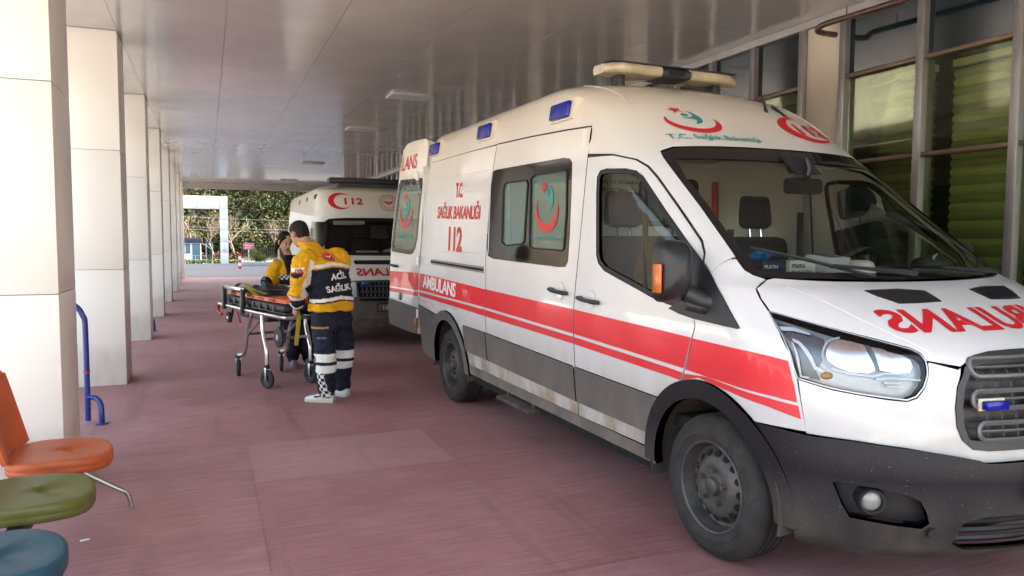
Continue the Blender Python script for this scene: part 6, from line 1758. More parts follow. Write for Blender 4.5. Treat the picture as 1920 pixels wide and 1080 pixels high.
# ================================================================== STRETCHER
M_ALU = mat('brushed_alu', (0.62, 0.63, 0.65), 0.28, metal=1.0, var=0.08, vscale=15)
M_PAD = mat('black_pad', (0.022, 0.024, 0.030), 0.5, var=0.3, vscale=8, bump=0.5, bscale=18)
M_ORB = mat('orange_board', (0.60, 0.11, 0.025), 0.4, var=0.1)
M_YST = mat('yellow_strap', (0.42, 0.33, 0.03), 0.7, var=0.15, vscale=20)
M_REDH = mat('red_grip', (0.45, 0.015, 0.02), 0.4)
sa = Vector((0.27, -0.96, 0)).normalized()
st = empty('stretcher', (0.653, 8.40, 0), math.atan2(sa.y, sa.x))
tag(st, 'wheeled ambulance stretcher with orange board and black pad between the paramedics', 'stretcher')
ZF = 0.775
# chrome perimeter frame
P_ = catmull([(-1.02, -0.27, ZF), (-0.6, -0.27, ZF), (0.0, -0.27, ZF - 0.005), (0.6, -0.27, ZF), (0.95, -0.25, ZF), (1.0, -0.18, ZF), (1.0, 0.18, ZF), (0.95, 0.25, ZF), (0.6, 0.27, ZF), (0.0, 0.27, ZF), (-0.6, 0.27, ZF), (-1.02, 0.27, ZF)], 5)
MB().tube(P_, 0.019, 8).build('frame_tube', M_ALU, st)
for x_ in (-0.85, -0.3, 0.3, 0.85): MB().tube([(x_, -0.27, ZF - 0.01), (x_, 0.27, ZF - 0.01)], 0.014, 6).build('cross_tube', M_ALU, st)
for s in (-1, 1):
    MB().tube(catmull([(-1.02, s * 0.27, ZF - 0.005), (-1.06, s * 0.27, ZF - 0.05), (-1.04, s * 0.27, ZF - 0.10), (-0.92, s * 0.27, ZF - 0.115)], 5), 0.018, 8).build('grip', M_REDH, st)
MB().box((-0.98, -0.24, ZF + 0.022), (0.98, 0.24, ZF + 0.045), 0.008).build('deck', M_BLKST, st)
pad = MB()
for k in range(2):
    pad.box((-0.95 + 0.96 * k, -0.25, ZF + 0.047), (-0.01 + 0.96 * k, 0.25, ZF + 0.115), 0.03)
pad.build('mattress', M_PAD, st)
for k in range(9): MB().box((-0.92 + 0.2 * k, -0.262, ZF + 0.045), (-0.86 + 0.2 * k, -0.249, ZF + 0.10), 0.004).build('pad_fold', M_PAD, st)
brd = MB()
brd.prism([(-0.95, -0.16), (-0.90, -0.20), (-0.5, -0.225), (0.5, -0.225), (0.86, -0.19), (0.90, -0.15), (0.90, 0.15), (0.86, 0.19), (0.5, 0.225), (-0.5, 0.225), (-0.90, 0.20), (-0.95, 0.16)], lambda a, b, t: (a, b, t), ZF + 0.125, ZF + 0.165)
brd.build('spine_board', M_ORB, st, 30)
for k in range(5): MB().box((-0.70 + 0.3 * k, -0.234, ZF + 0.133), (-0.56 + 0.3 * k, -0.2255, ZF + 0.157), 0.003).build('board_grip', mat('dark_orange', (0.25, 0.04, 0.012), 0.5) if k == 0 else MATS['dark_orange'], st)
# folded black cloth and yellow straps heaped on the board
def heap(name, m, x0, x1, y0, y1, zb, h, seed, fr=9.0):
    n, q = 26, 16; vs_ = []; rg = random.Random(seed); ph = [rg.uniform(0, 6) for _ in range(6)]
    for j in range(q + 1):
        for i in range(n + 1):
            a, b = i / n, j / q
            e = min(1, 6 * min(a, 1 - a)) * min(1, 5 * min(b, 1 - b))
            z = zb + e * h * (0.55 + 0.25 * math.sin(a * fr + ph[0] + 2 * b) + 0.2 * math.sin(b * 7 + a * 5 + ph[1]) + 0.12 * math.sin(a * 21 + ph[2]) * math.sin(b * 13 + ph[3]))
            wob = 0.03 * math.sin(a * 8 + ph[4])
            vs_.append((x0 + (x1 - x0) * a, y0 + (y1 - y0) * b + wob, max(z, zb)))
    fs = [(j * (n + 1) + i, j * (n + 1) + i + 1, (j + 1) * (n + 1) + i + 1, (j + 1) * (n + 1) + i) for j in range(q) for i in range(n)]
    return MB().add(vs_, fs).build(name, m, st, 60)
heap('folded_cloth', mat('navy_cloth', (0.016, 0.018, 0.03), 0.85, bump=0.3), -0.70, 0.35, -0.17, 0.20, ZF + 0.166, 0.12, 3)
def strap(pts, m, w=0.025, name='strap'):
    return MB().tube(catmull(pts, 6), w, 4, flat=0.12, hint=(0, 0, 1)).build(name, m, st)
zt_ = ZF + 0.17
strap([(-0.72, -0.20, zt_ + 0.0), (-0.55, -0.18, zt_ + 0.085), (-0.35, -0.17, zt_ + 0.09), (-0.1, -0.19, zt_ + 0.05), (0.15, -0.20, zt_ + 0.035), (0.4, -0.22, zt_ + 0.03)], M_YST)
strap([(-0.66, -0.23, zt_ - 0.02), (-0.45, -0.20, zt_ + 0.05), (-0.2, -0.21, zt_ + 0.055), (0.05, -0.225, zt_ + 0.02), (0.2, -0.24, zt_ + 0.0)], M_YST)
strap([(-0.1, -0.235, zt_ - 0.03), (0.0, -0.22, zt_ + 0.02), (0.25, -0.10, zt_ + 0.06), (0.45, 0.05, zt_ + 0.05), (0.6, 0.2, zt_ + 0.01)], M_YST)
strap([(0.93, -0.13, ZF + 0.16), (1.03, -0.13, ZF + 0.02), (1.03, -0.14, ZF - 0.12), (1.01, -0.15, ZF - 0.27)], M_YST, 0.022)
# side guards
for s, x0, x1 in ((-1, -0.80, -0.10), (1, -0.62, 0.0)):
    gd = empty('side_guard', (0, s * 0.285, ZF), 0, st)
    MB().box((x0, -0.012, 0.195), (x1, 0.012, 0.235), 0.008).build('top_plate', M_ALU, gd)
    for x_ in (x0 + 0.03, x1 - 0.03):
        MB().box((x_ - 0.03, -0.022, -0.04), (x_ + 0.03, 0.022, 0.225), 0.010).build('post', M_BLKST, gd)
    if s < 0:
        V, T, _ = text_poly('Mat & Rescue', 0.0)
        pt_to_mesh('lettering', [(x0 + 0.10 + v[0] * 0.33, -0.0135, 0.203 + v[1] * 0.024) for v in V], T, MATS['dark_letter'], gd)
# legs with castors
def castor(x, y, dirx):
    c = empty('castor', (x, y, 0.095), 0.35 * dirx, st)
    MB().lathe([(0.055, -0.018), (0.085, -0.020), (0.095, -0.010), (0.095, 0.010), (0.085, 0.020), (0.055, 0.018)], (0, 0, 0), (0, 1, 0), 28).build('tyre', mat('castor_rubber', (0.025, 0.025, 0.025), 0.7) if 'castor_rubber' not in MATS else MATS['castor_rubber'], c, 40)
    MB().lathe([(0.056, -0.014), (0.03, -0.006), (0.0, -0.008)], (0, 0, 0), (0, 1, 0), 20).lathe([(0.056, 0.014), (0.03, 0.006), (0.0, 0.008)], (0, 0, 0), (0, 1, 0), 20).build('hub', M_BLKST, c)
    for s in (-1, 1): MB().box((-0.016, s * 0.026 - 0.004, -0.01), (0.016, s * 0.026 + 0.004, 0.12), 0.003).build('fork', M_ALU, c)
    MB().cyl((0, 0, 0.105), (0, 0, 0.15), 0.026, n=12).build('swivel', M_BLKST, c)
    if dirx < 0: MB().box((-0.07, -0.035, 0.118), (0.05, 0.035, 0.132), 0.004).build('brake_plate', M_BLKST, c)
for s in (-1, 1):
    castor(-0.43, s * 0.245, -1); castor(0.44, s * 0.235, 1)
    MB().tube([tuple(q) for q in catmull([(-0.43, s * 0.245, 0.235), (-0.36, s * 0.245, 0.245), (-0.26, s * 0.24, 0.27), (-0.20, s * 0.235, 0.36), (-0.14, s * 0.235, 0.52), (-0.02, s * 0.235, 0.70), (0.0, s * 0.235, ZF - 0.02)], 5)], 0.021, 8).build('leg', M_ALU, st)
    MB().tube([tuple(q) for q in catmull([(0.44, s * 0.235, 0.235), (0.44, s * 0.235, 0.36), (0.42, s * 0.235, 0.43), (0.33, s * 0.235, 0.60), (0.32, s * 0.235, ZF - 0.02)], 5)], 0.021, 8).build('leg', M_ALU, st)
    MB().tube([(-0.15, s * 0.235, 0.50), (0.18, s * 0.22, 0.66)], 0.014, 6).build('brace', M_ALU, st)
for x_, z_ in ((-0.15, 0.50), (0.39, 0.50)): MB().tube([(x_, -0.235, z_), (x_, 0.235, z_)], 0.016, 6).build('leg_cross_tube', M_ALU, st)
# loading wheels and under-frame mechanism
for (x_, y_, z_, r_) in ((-0.88, -0.2, 0.62, 0.062), (-0.88, 0.2, 0.62, 0.062), (0.70, -0.2, 0.555, 0.105), (0.70, 0.2, 0.555, 0.105)):
    MB().lathe([(0.3 * r_, -0.018), (0.9 * r_, -0.020), (r_, -0.012), (r_, 0.012), (0.9 * r_, 0.020), (0.3 * r_, 0.018)], (x_, y_, z_), (0, 1, 0), 24).build('loading_wheel', MATS['castor_rubber'], st, 40)
    MB().cyl((x_, y_ - 0.024, z_), (x_, y_ + 0.024, z_), 0.3 * r_, n=10).build('axle', M_ALU, st)
    MB().tube([(x_, y_ + 0.03, z_), (x_ * 0.92, y_ + 0.03, ZF - 0.02)], 0.012, 6).build('wheel_bracket', M_BLKST, st)
MB().box((-0.75, -0.12, 0.64), (-0.45, 0.12, 0.74), 0.02).box((-0.2, -0.16, 0.66), (0.25, 0.16, 0.73), 0.02).build('mechanism_box', M_BLKST, st)
MB().tube([(-0.42, -0.26, 0.72), (-0.30, -0.27, 0.66), (-0.27, -0.27, 0.62)], 0.013, 6).build('release_lever', M_REDH, st)

# ================================================================== THINGS LEFT ON THE DASHBOARD
M_BOXW = mat('white_card', (0.72, 0.73, 0.74), 0.5); M_BOXB = mat('blue_card', (0.02, 0.11, 0.32), 0.45); M_BOXN = mat('navy_card', (0.012, 0.03, 0.07), 0.4)
M_GLOVE = mat('nitrile_blue', (0.02, 0.20, 0.55), 0.45)
ZD = 1.374
def vworld(x, y, z): return Vector(S1.O + S1.ex * x + S1.ey * y + np.array([0, 0, z]))
def on_dash(name, x, y, rz, dims, m, label, tilt=0.0, z=ZD, text=None, stripe=None, tm=None):
    o = empty(name, vworld(x, y, z), HEAD1 + rz)
    R = Matrix.Rotation(tilt, 4, 'Y')
    l, w, h = dims
    MB().box((-l / 2, -w / 2, 0.0), (l / 2, w / 2, h), 0.003, M=R).build('carton', m, o)
    if stripe: MB().box((-l / 2 + 0.01, -w * 0.3, h), (l * 0.35, w * 0.3, h + 0.0015), 0, M=R).build('printed_patch', stripe, o)
    if text:
        for tx, z0, hh, ww in text:
            V, T, _ = text_poly(tx, 0.02)
            pt_to_mesh('print', [R @ Vector((l / 2 + 0.0012, -w * 0.42 + v[0] * w * ww, h * z0 + v[1] * h * hh)) for v in V], T, tm, o)
    tag(o, label, 'box', 'glove boxes on the dashboard')
    return o
on_dash('glove_box', 0.02, -0.66, -0.10, (0.11, 0.15, 0.075), M_BOXN, 'small dark blue glove box under the blue gloves on the dashboard', text=(('PLATIN', 0.5, 0.22, 0.5),), tm=M_BOXW)
on_dash('glove_box', 0.06, -0.525, -0.05, (0.10, 0.16, 0.075), M_BOXW, 'white printed glove box standing between two others on the dashboard', text=(('mumu', 0.52, 0.26, 0.5), ('PLUS EXTRA', 0.15, 0.22, 0.8)), tm=MATS['dark_letter'])
on_dash('glove_box', 0.06, -0.32, 0.30, (0.12, 0.24, 0.075), M_BOXW, 'tilted white glove box with blue print lying on the dashboard', tilt=0.15, z=ZD + 0.022, text=(('PLUS EXTRA', 0.3, 0.25, 0.7),), stripe=M_BOXB, tm=MATS['dark_letter'])
gv = empty('glove_heap', vworld(0.0, -0.70, ZD + 0.077), HEAD1)
gm = MB(); rg = random.Random(4)
for k in range(9):
    a = rg.uniform(0, 6.28); p0 = Vector((rg.uniform(-0.03, 0.03), rg.uniform(-0.05, 0.05), 0.012)); p1_ = p0 + Vector((0.05 * math.cos(a), 0.06 * math.sin(a), rg.uniform(0, 0.02)))
    gm.tube([p0, (p0 + p1_) / 2 + Vector((0, 0, 0.012)), p1_], [0.014, 0.012, 0.008], 6)
gm.ball((0, 0, 0.012), (0.045, 0.06, 0.016)); gm.build('gloves', M_GLOVE, gv)
tag(gv, 'crumpled bright blue nitrile gloves on top of the dark glove box', 'gloves')
cu_ = empty('white_siren_cap', vworld(0.05, -0.08, ZD), HEAD1)
MB().lathe([(0.0, 0.0), (0.085, 0.0), (0.082, 0.03), (0.070, 0.062), (0.05, 0.072), (0.0, 0.074)], (0, 0, 0), (0, 0, 1), 24).build('dome', M_BOXW, cu_, 40)
MB().cyl((0.0, 0.05, 0.05), (0.0, 0.05, 0.10), 0.03, 0.026, n=14).build('knob', M_BLACKP, cu_)
tag(cu_, 'white rounded device with a dark knob sitting on the dashboard', 'device')
pa_ = MB().box((-0.07, -0.11, 0), (0.07, 0.11, 0.002)).build('paper_sheet', M_BOXW); pa_.location = vworld(0.14, -0.09, ZD + 0.002); pa_.rotation_euler = (0, 0, HEAD1 + 0.2)
tag(pa_, 'loose sheet of white paper lying flat on the dashboard', 'paper')
bg_ = empty('dark_bag', vworld(0.0, 0.55, ZD - 0.01), HEAD1)
MB().ball((0, 0, 0.05), (0.09, 0.14, 0.055)).build('bag_body', M_PAD, bg_)
MB().tube([(0.04, -0.08, 0.04), (0.05, -0.05, 0.10), (0.04, -0.02, 0.11)], 0.012, 6, flat=0.4).build('strap', M_BOXW, bg_)
tag(bg_, 'dark soft bag with a pale strap beside the steering wheel', 'bag')
# papers on the dash of the older ambulance
o = MB().box((-0.05, -0.16, 0), (0.05, 0.16, 0.09), 0.004).build('paper_carton', M_BOXW); o.location = (2.50 - 0.25, 11.40 - 0.18, 1.272); o.rotation_euler = (0, 0, HEAD2)
tag(o, 'small pale carton behind the windscreen of the older ambulance', 'box')
o = empty('glove_bag', (2.50 + 0.10, 11.40 - 0.18, 1.272))
MB().ball((0, 0, 0.06), (0.12, 0.07, 0.062)).build('bag_body', mat('pale_plastic', (0.45, 0.55, 0.50), 0.3), o)
tag(o, 'pale green plastic bag behind the windscreen of the older ambulance', 'bag')
# ================================================================== PARAMEDICS
from mathutils import noise as mnoise
def remesh(mb, voxel, smooth=3):
    me = mb.mesh('tmp', None)
    o = bpy.data.objects.new('tmp', me); COL.objects.link(o)
    md = o.modifiers.new('r', 'REMESH'); md.mode = 'VOXEL'; md.voxel_size = voxel
    dg = bpy.context.evaluated_depsgraph_get(); dg.update()
    out = bpy.data.meshes.new_from_object(o.evaluated_get(dg))
    bpy.data.objects.remove(o); bpy.data.meshes.remove(me)
    bm = bmesh.new(); bm.from_mesh(out)
    for _ in range(smooth): bmesh.ops.smooth_vert(bm, verts=bm.verts[:], factor=0.5, use_axis_x=True, use_axis_y=True, use_axis_z=True)
    bm.to_mesh(out); bm.free()
    return out
def loft(mb, rings, n=20):
    """rings: (centre, half-width, half-depth, right-vector, forward-vector)"""
    vs_ = []
    for (c, a, b, r, f) in rings:
        for i in range(n):
            t = 2 * math.pi * i / n; ct, s_ = math.cos(t), math.sin(t)
            ex = 0.8
            vs_.append(Vector(c) + r * (a * abs(ct) ** ex * (1 if ct > 0 else -1)) + f * (b * abs(s_) ** ex * (1 if s_ > 0 else -1)))
    K = len(rings)
    fs = [(k * n + i, k * n + (i + 1) % n, (k + 1) * n + (i + 1) % n, (k + 1) * n + i) for k in range(K - 1) for i in range(n)] + [tuple(range(n))[::-1], tuple((K - 1) * n + i for i in range(n))]
    mb.add(vs_, fs)
def limb(mb, pts, rs, n=14):
    P = catmull(pts, 4); R = [float(x) for x in np.interp(np.linspace(0, len(rs) - 1, len(P)), range(len(rs)), rs)]
    mb.tube(P, R, n)
    mb.ball(pts[0], rs[0], 12, 8); mb.ball(pts[-1], rs[-1], 12, 8)
def finish(name, me, colf, parent, rough=0.8, wr=0.0, wscale=9.0, matname='cloth_attr'):
    n = len(me.vertices); co = np.empty(n * 3); me.vertices.foreach_get('co', co); co = co.reshape(-1, 3)
    if wr > 0:
        nr = np.empty(n * 3); me.vertices.foreach_get('normal', nr); nr = nr.reshape(-1, 3)
        d = np.array([mnoise.noise(Vector((c[0] * wscale, c[1] * wscale, c[2] * wscale * 1.7))) + 0.5 * mnoise.noise(Vector((c[0] * wscale * 2.3 + 5, c[1] * wscale * 2.3, c[2] * wscale * 3.5))) for c in co])
        co2 = co + nr * (d * wr)[:, None]; me.vertices.foreach_set('co', co2.ravel())
    C = np.array([colf(Vector(c)) for c in co]); C = np.concatenate([C, np.ones((n, 1))], 1).astype(np.float32)
    ca = me.color_attributes.new('Col', 'FLOAT_COLOR', 'POINT'); ca.data.foreach_set('color', C.ravel())
    me.polygons.foreach_set('use_smooth', [True] * len(me.polygons))
    if matname not in MATS: mat(matname, (0.5, 0.5, 0.5), rough, attr='Col', bump=0.15, bscale=120, spec=0.3)
    me.materials.clear()
    return link(name, me, MATS[matname], parent)
YEL, NAV, WHT, BLK = (0.72, 0.36, 0.008), (0.010, 0.012, 0.024), (0.78, 0.77, 0.72), (0.008, 0.008, 0.009)
SKIN, HAIR = (0.42, 0.24, 0.16), (0.018, 0.012, 0.009)
def seg_t(p, a, b):
    d = b - a; t = max(0.0, min(1.0, (p - a).dot(d) / d.length_squared)); return t, (p - (a + d * t))
def head(mb, c, fwd, upv, s=1.0):
    f = fwd.normalized(); u = (upv - f * upv.dot(f)).normalized(); r = f.cross(u)
    def q(a, b, d): return c + (r * a + f * b + u * d) * s
    M3 = Matrix((r, f, u)).transposed().to_4x4()
    mb.ball(q(0, -0.012, 0.025), (0.075 * s, 0.095 * s, 0.090 * s), 20, 14, M=M3)
    mb.ball(q(0, 0.022, -0.035), (0.058 * s, 0.066 * s, 0.080 * s), 16, 12, M=M3)
    mb.ball(q(0, 0.060, -0.085), (0.028 * s, 0.026 * s, 0.024 * s), 10, 8, M=M3)
    mb.tube([q(0, 0.078, 0.015), q(0, 0.094, -0.015), q(0, 0.104, -0.030), q(0, 0.085, -0.040)], [0.009 * s, 0.010 * s, 0.014 * s, 0.010 * s], 8)
    for sg in (-1, 1):
        mb.ball(q(sg * 0.078, -0.005, -0.012), (0.010 * s, 0.022 * s, 0.032 * s), 10, 8, M=M3)
        mb.ball(q(sg * 0.030, 0.072, -0.005), (0.020 * s, 0.014 * s, 0.016 * s), 10, 8, M=M3)
    mb.ball(q(0, 0.082, -0.063), (0.026 * s, 0.012 * s, 0.011 * s), 10, 8, M=M3)
    return q
def hand(mb, wrist, dirv, palm_n, s=1.0, curl=0.5):
    d = dirv.normalized(); n_ = (palm_n - d * palm_n.dot(d)).normalized(); r = d.cross(n_)
    mb.tube([wrist, wrist + d * 0.045 * s, wrist + d * 0.085 * s], [0.026 * s, 0.036 * s, 0.036 * s], 10, flat=0.55, hint=tuple(n_))
    for k, (o, l) in enumerate(((-0.030, 0.066), (-0.010, 0.078), (0.010, 0.074), (0.028, 0.058))):
        b = wrist + d * 0.082 * s + r * o * s
        d1 = (d * math.cos(curl) + n_ * math.sin(curl)); d2 = (d * math.cos(curl * 2.2) + n_ * math.sin(curl * 2.2))
        mb.tube([b, b + d1 * l * 0.55 * s, b + (d1 * 0.55 + d2 * 0.45) * l * s], [0.0095 * s, 0.009 * s, 0.0078 * s], 8)
    b = wrist + d * 0.03 * s + r * -0.03 * s
    mb.tube([b, b + (d * 0.5 - r * 0.6 + n_ * 0.3).normalized() * 0.035 * s, b + (d * 0.8 - r * 0.45 + n_ * 0.45).normalized() * 0.065 * s], [0.012 * s, 0.011 * s, 0.009 * s], 8)

def shoe_mesh(ankle, toe, zb=0.0):
    """low trainer from heel to toe along the ground"""
    d = Vector((toe.x - ankle.x, toe.y - ankle.y, 0)).normalized(); r = Vector((d.y, -d.x, 0)); L_ = 0.295
    heel = Vector((ankle.x, ankle.y, zb)) - d * 0.075
    b_ = MB(); rows = []
    for t, w_, h_ in ((0, 0.020, 0.05), (0.02, 0.034, 0.085), (0.10, 0.040, 0.105), (0.24, 0.042, 0.112), (0.36, 0.041, 0.105), (0.50, 0.044, 0.078), (0.68, 0.050, 0.058), (0.85, 0.046, 0.048), (0.95, 0.034, 0.040), (1.0, 0.016, 0.028)):
        rows.append((t, w_, h_))
    vs_ = []; n = 14
    for t, w_, h_ in rows:
        for i in range(n):
            a = 2 * math.pi * i / n; c, s_ = math.cos(a), math.sin(a)
            z = h_ / 2 + h_ / 2 * (abs(s_) ** 0.6) * (1 if s_ > 0 else -1)
            k = 1.0 if s_ < 0.2 else 1.0 - 0.45 * s_ * (1 if t < 0.45 else 0.6)
            vs_.append(heel + d * (L_ * t) + r * (w_ * abs(c) ** 0.7 * (1 if c > 0 else -1) * k) + Vector((0, 0, 0.004 + z)))
    K = len(rows)
    b_.add(vs_, [(k * n + i, k * n + (i + 1) % n, (k + 1) * n + (i + 1) % n, (k + 1) * n + i) for k in range(K - 1) for i in range(n)] + [tuple(range(n))[::-1], tuple((K - 1) * n + i for i in range(n))])
    return b_, heel, d, r, L_

def project(name, V, T, origin, ax, ay, ray_dir, bvh, m, parent, off=0.004, maxlen=0.03, keep=None):
    """lay a flat shape onto a cloth mesh along ray_dir"""
    sx, sy = ax.length, ay.length
    V, T = subdiv2d(V * np.array([sx, sy]), T, maxlen); V = V / np.array([sx, sy])
    P = []; ok = []
    for v in V:
        p = origin + ax * float(v[0]) + ay * float(v[1])
        h = bvh.ray_cast(p - ray_dir * 0.6, ray_dir, 1.5)
        if h[0] is None: P.append(p); ok.append(False)
        else: P.append(h[0] - ray_dir * off); ok.append(True)
    T = [t for t in T if all(ok[i] for i in t)]
    if T: return pt_to_mesh(name, P, T, m, parent)

D = at_depth
# ------------------------------------------------ man leaning over the stretcher
def make_man():
    sL, sR = D(573, 486, 7.04), D(634, 482, 7.36)
    R_ = (sR - sL); R_.z = 0; R_.normalize(); Fw = Vector((-R_.y, R_.x, 0))          # facing direction
    hip = D(622, 600, 7.20)
    lh, rh = D(604, 604, 7.10), D(641, 600, 7.30)
    lk, rk = D(611, 668, 7.02), D(645, 662, 7.26)
    la, ra = D(613, 738, 6.98), D(642, 728, 7.25); la.z = 0.09; ra.z = 0.09
    neck = D(578, 462, 7.26); hc = D(560, 439, 7.31)
    lel, lwr = D(559, 541, 6.98), D(557, 575, 7.12)
    rel_, rwr = D(628, 535, 7.62), D(592, 566, 7.66)
    hdir = (Fw * 0.85 + Vector((0, 0, -0.50)) - R_ * 0.10).normalized()
    # body: one continuous surface
    mb = MB()
    q = head(mb, hc, hdir, Vector((0, 0, 1)) + Fw * 0.35, 1.03)
    limb(mb, [q(0, -0.03, -0.06), neck + Vector((0, 0, 0.02)), D(600, 490, 7.22)], [0.052, 0.052, 0.06])
    limb(mb, [D(602, 498, 7.22), D(614, 530, 7.2), hip], [0.085, 0.12, 0.12])
    limb(mb, [sL, lel, lwr], [0.055, 0.042, 0.032]); limb(mb, [sR, rel_, rwr], [0.055, 0.042, 0.032])
    limb(mb, [lh, lk, la], [0.075, 0.055, 0.045]); limb(mb, [rh, rk, ra], [0.075, 0.055, 0.045])
    hand(mb, lwr, (Fw * 0.5 + Vector((0, 0, -0.9))), -R_ * -1.0, 1.0, 0.7); hand(mb, rwr, (Fw * 0.6 - R_ * 0.3 + Vector((0, 0, -0.6))), Vector((0, 0, -1)), 1.0, 0.7)
    me = remesh(mb, 0.006, 2)
    hq = q
    def cf(p):
        if (p - lwr).length < 0.2 and p.z < lwr.z + 0.01: return SKIN
        return SKIN
    body = finish('person', me, cf, None, 0.6, matname='skin_attr')
    # hair: shell over the skull
    hb = MB()
    f = hdir; u = (Vector((0, 0, 1)) - f * f.z).normalized(); r = f.cross(u); M3 = Matrix((r, f, u)).transposed().to_4x4()
    hb.ball(q(0, -0.022, 0.040), (0.084, 0.100, 0.088), 20, 14, M=M3); hb.ball(q(0, -0.050, -0.010), (0.076, 0.066, 0.080), 16, 12, M=M3)
    finish('hair', remesh(hb, 0.006, 2), lambda p: (0.022, 0.014, 0.010), body, wr=0.006, wscale=60, matname='hair_attr')
    # trousers
    tb = MB()
    loft(tb, [(hip + Vector((0, 0, 0.13)), 0.19, 0.14, R_, Fw), (hip, 0.205, 0.155, R_, Fw), (hip + Vector((0, 0, -0.08)), 0.205, 0.155, R_, Fw)])
    mL, mR = la + Vector((0, 0, 0.02)), ra + Vector((0, 0, 0.02))
    limb(tb, [lh, lk, la + Vector((0.0, 0, 0.16)), mL], [0.112, 0.098, 0.088, 0.082]); limb(tb, [rh, rk, ra + Vector((0, 0, 0.16)), mR], [0.112, 0.096, 0.086, 0.080])
    def tc(p):
        tl, dl = seg_t(p, lk, la); tr_, dr_ = seg_t(p, rk, ra)
        left = dl.length < dr_.length
        z = p.z - 0.09
        if 0.285 < p.z < 0.355 or 0.385 < p.z < 0.455: return WHT
        if left and p.z < 0.285:
            a = dl.dot(R_); b = dl.dot(Fw)
            if a < 0.02 and -0.075 < b < 0.02 and b < 0.0:
                k = int((b + 0.2) / 0.026) + int(p.z / 0.030)
                return WHT if k % 2 else NAV
        if left and abs(p.z - 0.70) < 0.008 and dl.dot(R_) < 0.02: return (0.45, 0.25, 0.05)
        return (0.012, 0.014, 0.030)
    tr = finish('trousers', remesh(tb, 0.0075, 3), tc, body, wr=0.016, wscale=8)
    # cargo pocket
    pc = lk + (lh - lk) * 0.35 - R_ * 0.10
    # jacket
    jb = MB()
    cs = [(D(622, 581, 7.20), 0.225, 0.172), (D(620, 560, 7.20), 0.222, 0.168), (D(615, 530, 7.20), 0.235, 0.17), (D(608, 505, 7.21), 0.245, 0.165), (D(603, 488, 7.22), 0.245, 0.145), (D(596, 474, 7.23), 0.185, 0.115), (D(585, 464, 7.25), 0.105, 0.095), (D(574, 452, 7.27), 0.088, 0.085)]
    loft(jb, [(c, a, b, R_, Fw) for c, a, b in cs], 28)
    limb(jb, [sL + R_ * 0.03, sL - R_ * 0.04 + Vector((0, 0, -0.05)), lel, lwr + Vector((0, 0, 0.03))], [0.10, 0.098, 0.084, 0.066]); limb(jb, [sR - R_ * 0.03, sR + R_ * 0.04 + Vector((0, 0, -0.05)), rel_, rwr], [0.10, 0.098, 0.084, 0.062])
    zt = [c[0].z for c in cs]
    z0, z1 = zt[0], zt[5]
    spine0, spine1 = cs[0][0], cs[5][0]
    def jc(p):
        tT, dT = seg_t(p, spine0, spine1)
        best = None
        for a, b, w_ in ((sL, lel, 1), (lel, lwr, 2), (sR, rel_, 1), (rel_, rwr, 2)):
            t, d = seg_t(p, a, b)
            if best is None or d.length < best[0]: best = (d.length, t, d, w_, a is sL or a is lel)
        arm = best[0] < 0.105 and abs(dT.dot(R_)) > 0.17
        lat = dT.dot(R_)
        if arm:
            t = best[1]; d = best[2]; back = d.dot(-Fw); side = d.dot(R_ if best[4] else -R_)
            if best[3] == 2:
                if t > 0.92: return NAV
                if t > 0.80: return WHT
                if t > 0.45: return NAV
                if t > 0.22: return WHT
            if back > 0.038 and side < 0.062 and side > -0.02: return WHT if (best[3] == 1 and t > 0.04) or best[3] == 2 else YEL
            if side > 0.05 and back > 0.0: return NAV
            return YEL
        # torso, seen from behind: yoke, reflective bands, navy back
        h = tT + 0.10 * 0
        hb_ = (p.z - z0) / (z1 - z0)
        k = 0.055 * abs(lat) / 0.2
        if hb_ < 0.12 + 0.06 * (1 - abs(lat) / 0.24): return YEL
        if hb_ < 0.145 + 0.06 * (1 - abs(lat) / 0.24): return NAV
        if hb_ < 0.205 + 0.06 * (1 - abs(lat) / 0.24): return WHT
        if hb_ > 0.845 + k * -1.0: return YEL
        if hb_ > 0.79 + k * -1.0: return WHT
        if hb_ > 0.765 + k * -1.0: return YEL
        return NAV
    jme = remesh(jb, 0.0075, 3)
    jk = finish('jacket', jme, jc, body, wr=0.020, wscale=9)
    bvh = BVHTree.FromPolygons([v.co.copy() for v in jme.vertices], [tuple(p.vertices) for p in jme.polygons])
    up_ = (spine1 - spine0).normalized(); ctr = spine0 + (spine1 - spine0) * 0.47 - Fw * 0.25
    for tx, dz, w_, h_, ox in (('ACİL', 0.035, 0.20, 0.085, 0.02), ('SAĞLIK', -0.085, 0.285, 0.085, 0.0)):
        V, T, _ = text_poly(tx, 0.035)
        ax = R_ * w_ + Vector((0, 0, 0.02)); org = ctr + up_ * dz + R_ * (-w_ / 2 + ox)
        project('lettering', V, T, org, ax, up_ * h_, Fw, bvh, M_WLET, jk, 0.005)
    # round health badge between the shoulders
    oc = spine0 + (spine1 - spine0) * 0.99 - Fw * 0.2 + R_ * 0.01
    def disc(r, m, off):
        project('badge', *shape(circ(0.5, 0.5, 0.5, 28)), oc - R_ * r - up_ * r, R_ * 2 * r, up_ * 2 * r, Fw * 0.8 + Vector((0, 0, -0.6)), bvh, m, jk, off)
    rd = (Fw * 0.85 - Vector((0, 0, 0.5))).normalized()
    for r, m, off in ((0.062, M_RED, 0.004), ):
        project('badge', *shape(circ(0.5, 0.5, 0.5, 28)), oc - R_ * r - up_ * r, R_ * 2 * r, up_ * 2 * r, rd, bvh, m, jk, off, 0.02)
    for k in range(18):
        t = 2 * math.pi * k / 18; c = oc + (R_ * math.cos(t) + up_ * math.sin(t)) * 0.048
        project('badge_mark', *shape(circ(0.5, 0.5, 0.5, 6)), c - R_ * 0.004 - up_ * 0.004, R_ * 0.008, up_ * 0.008, rd, bvh, M_WLET, jk, 0.006, 0.02)
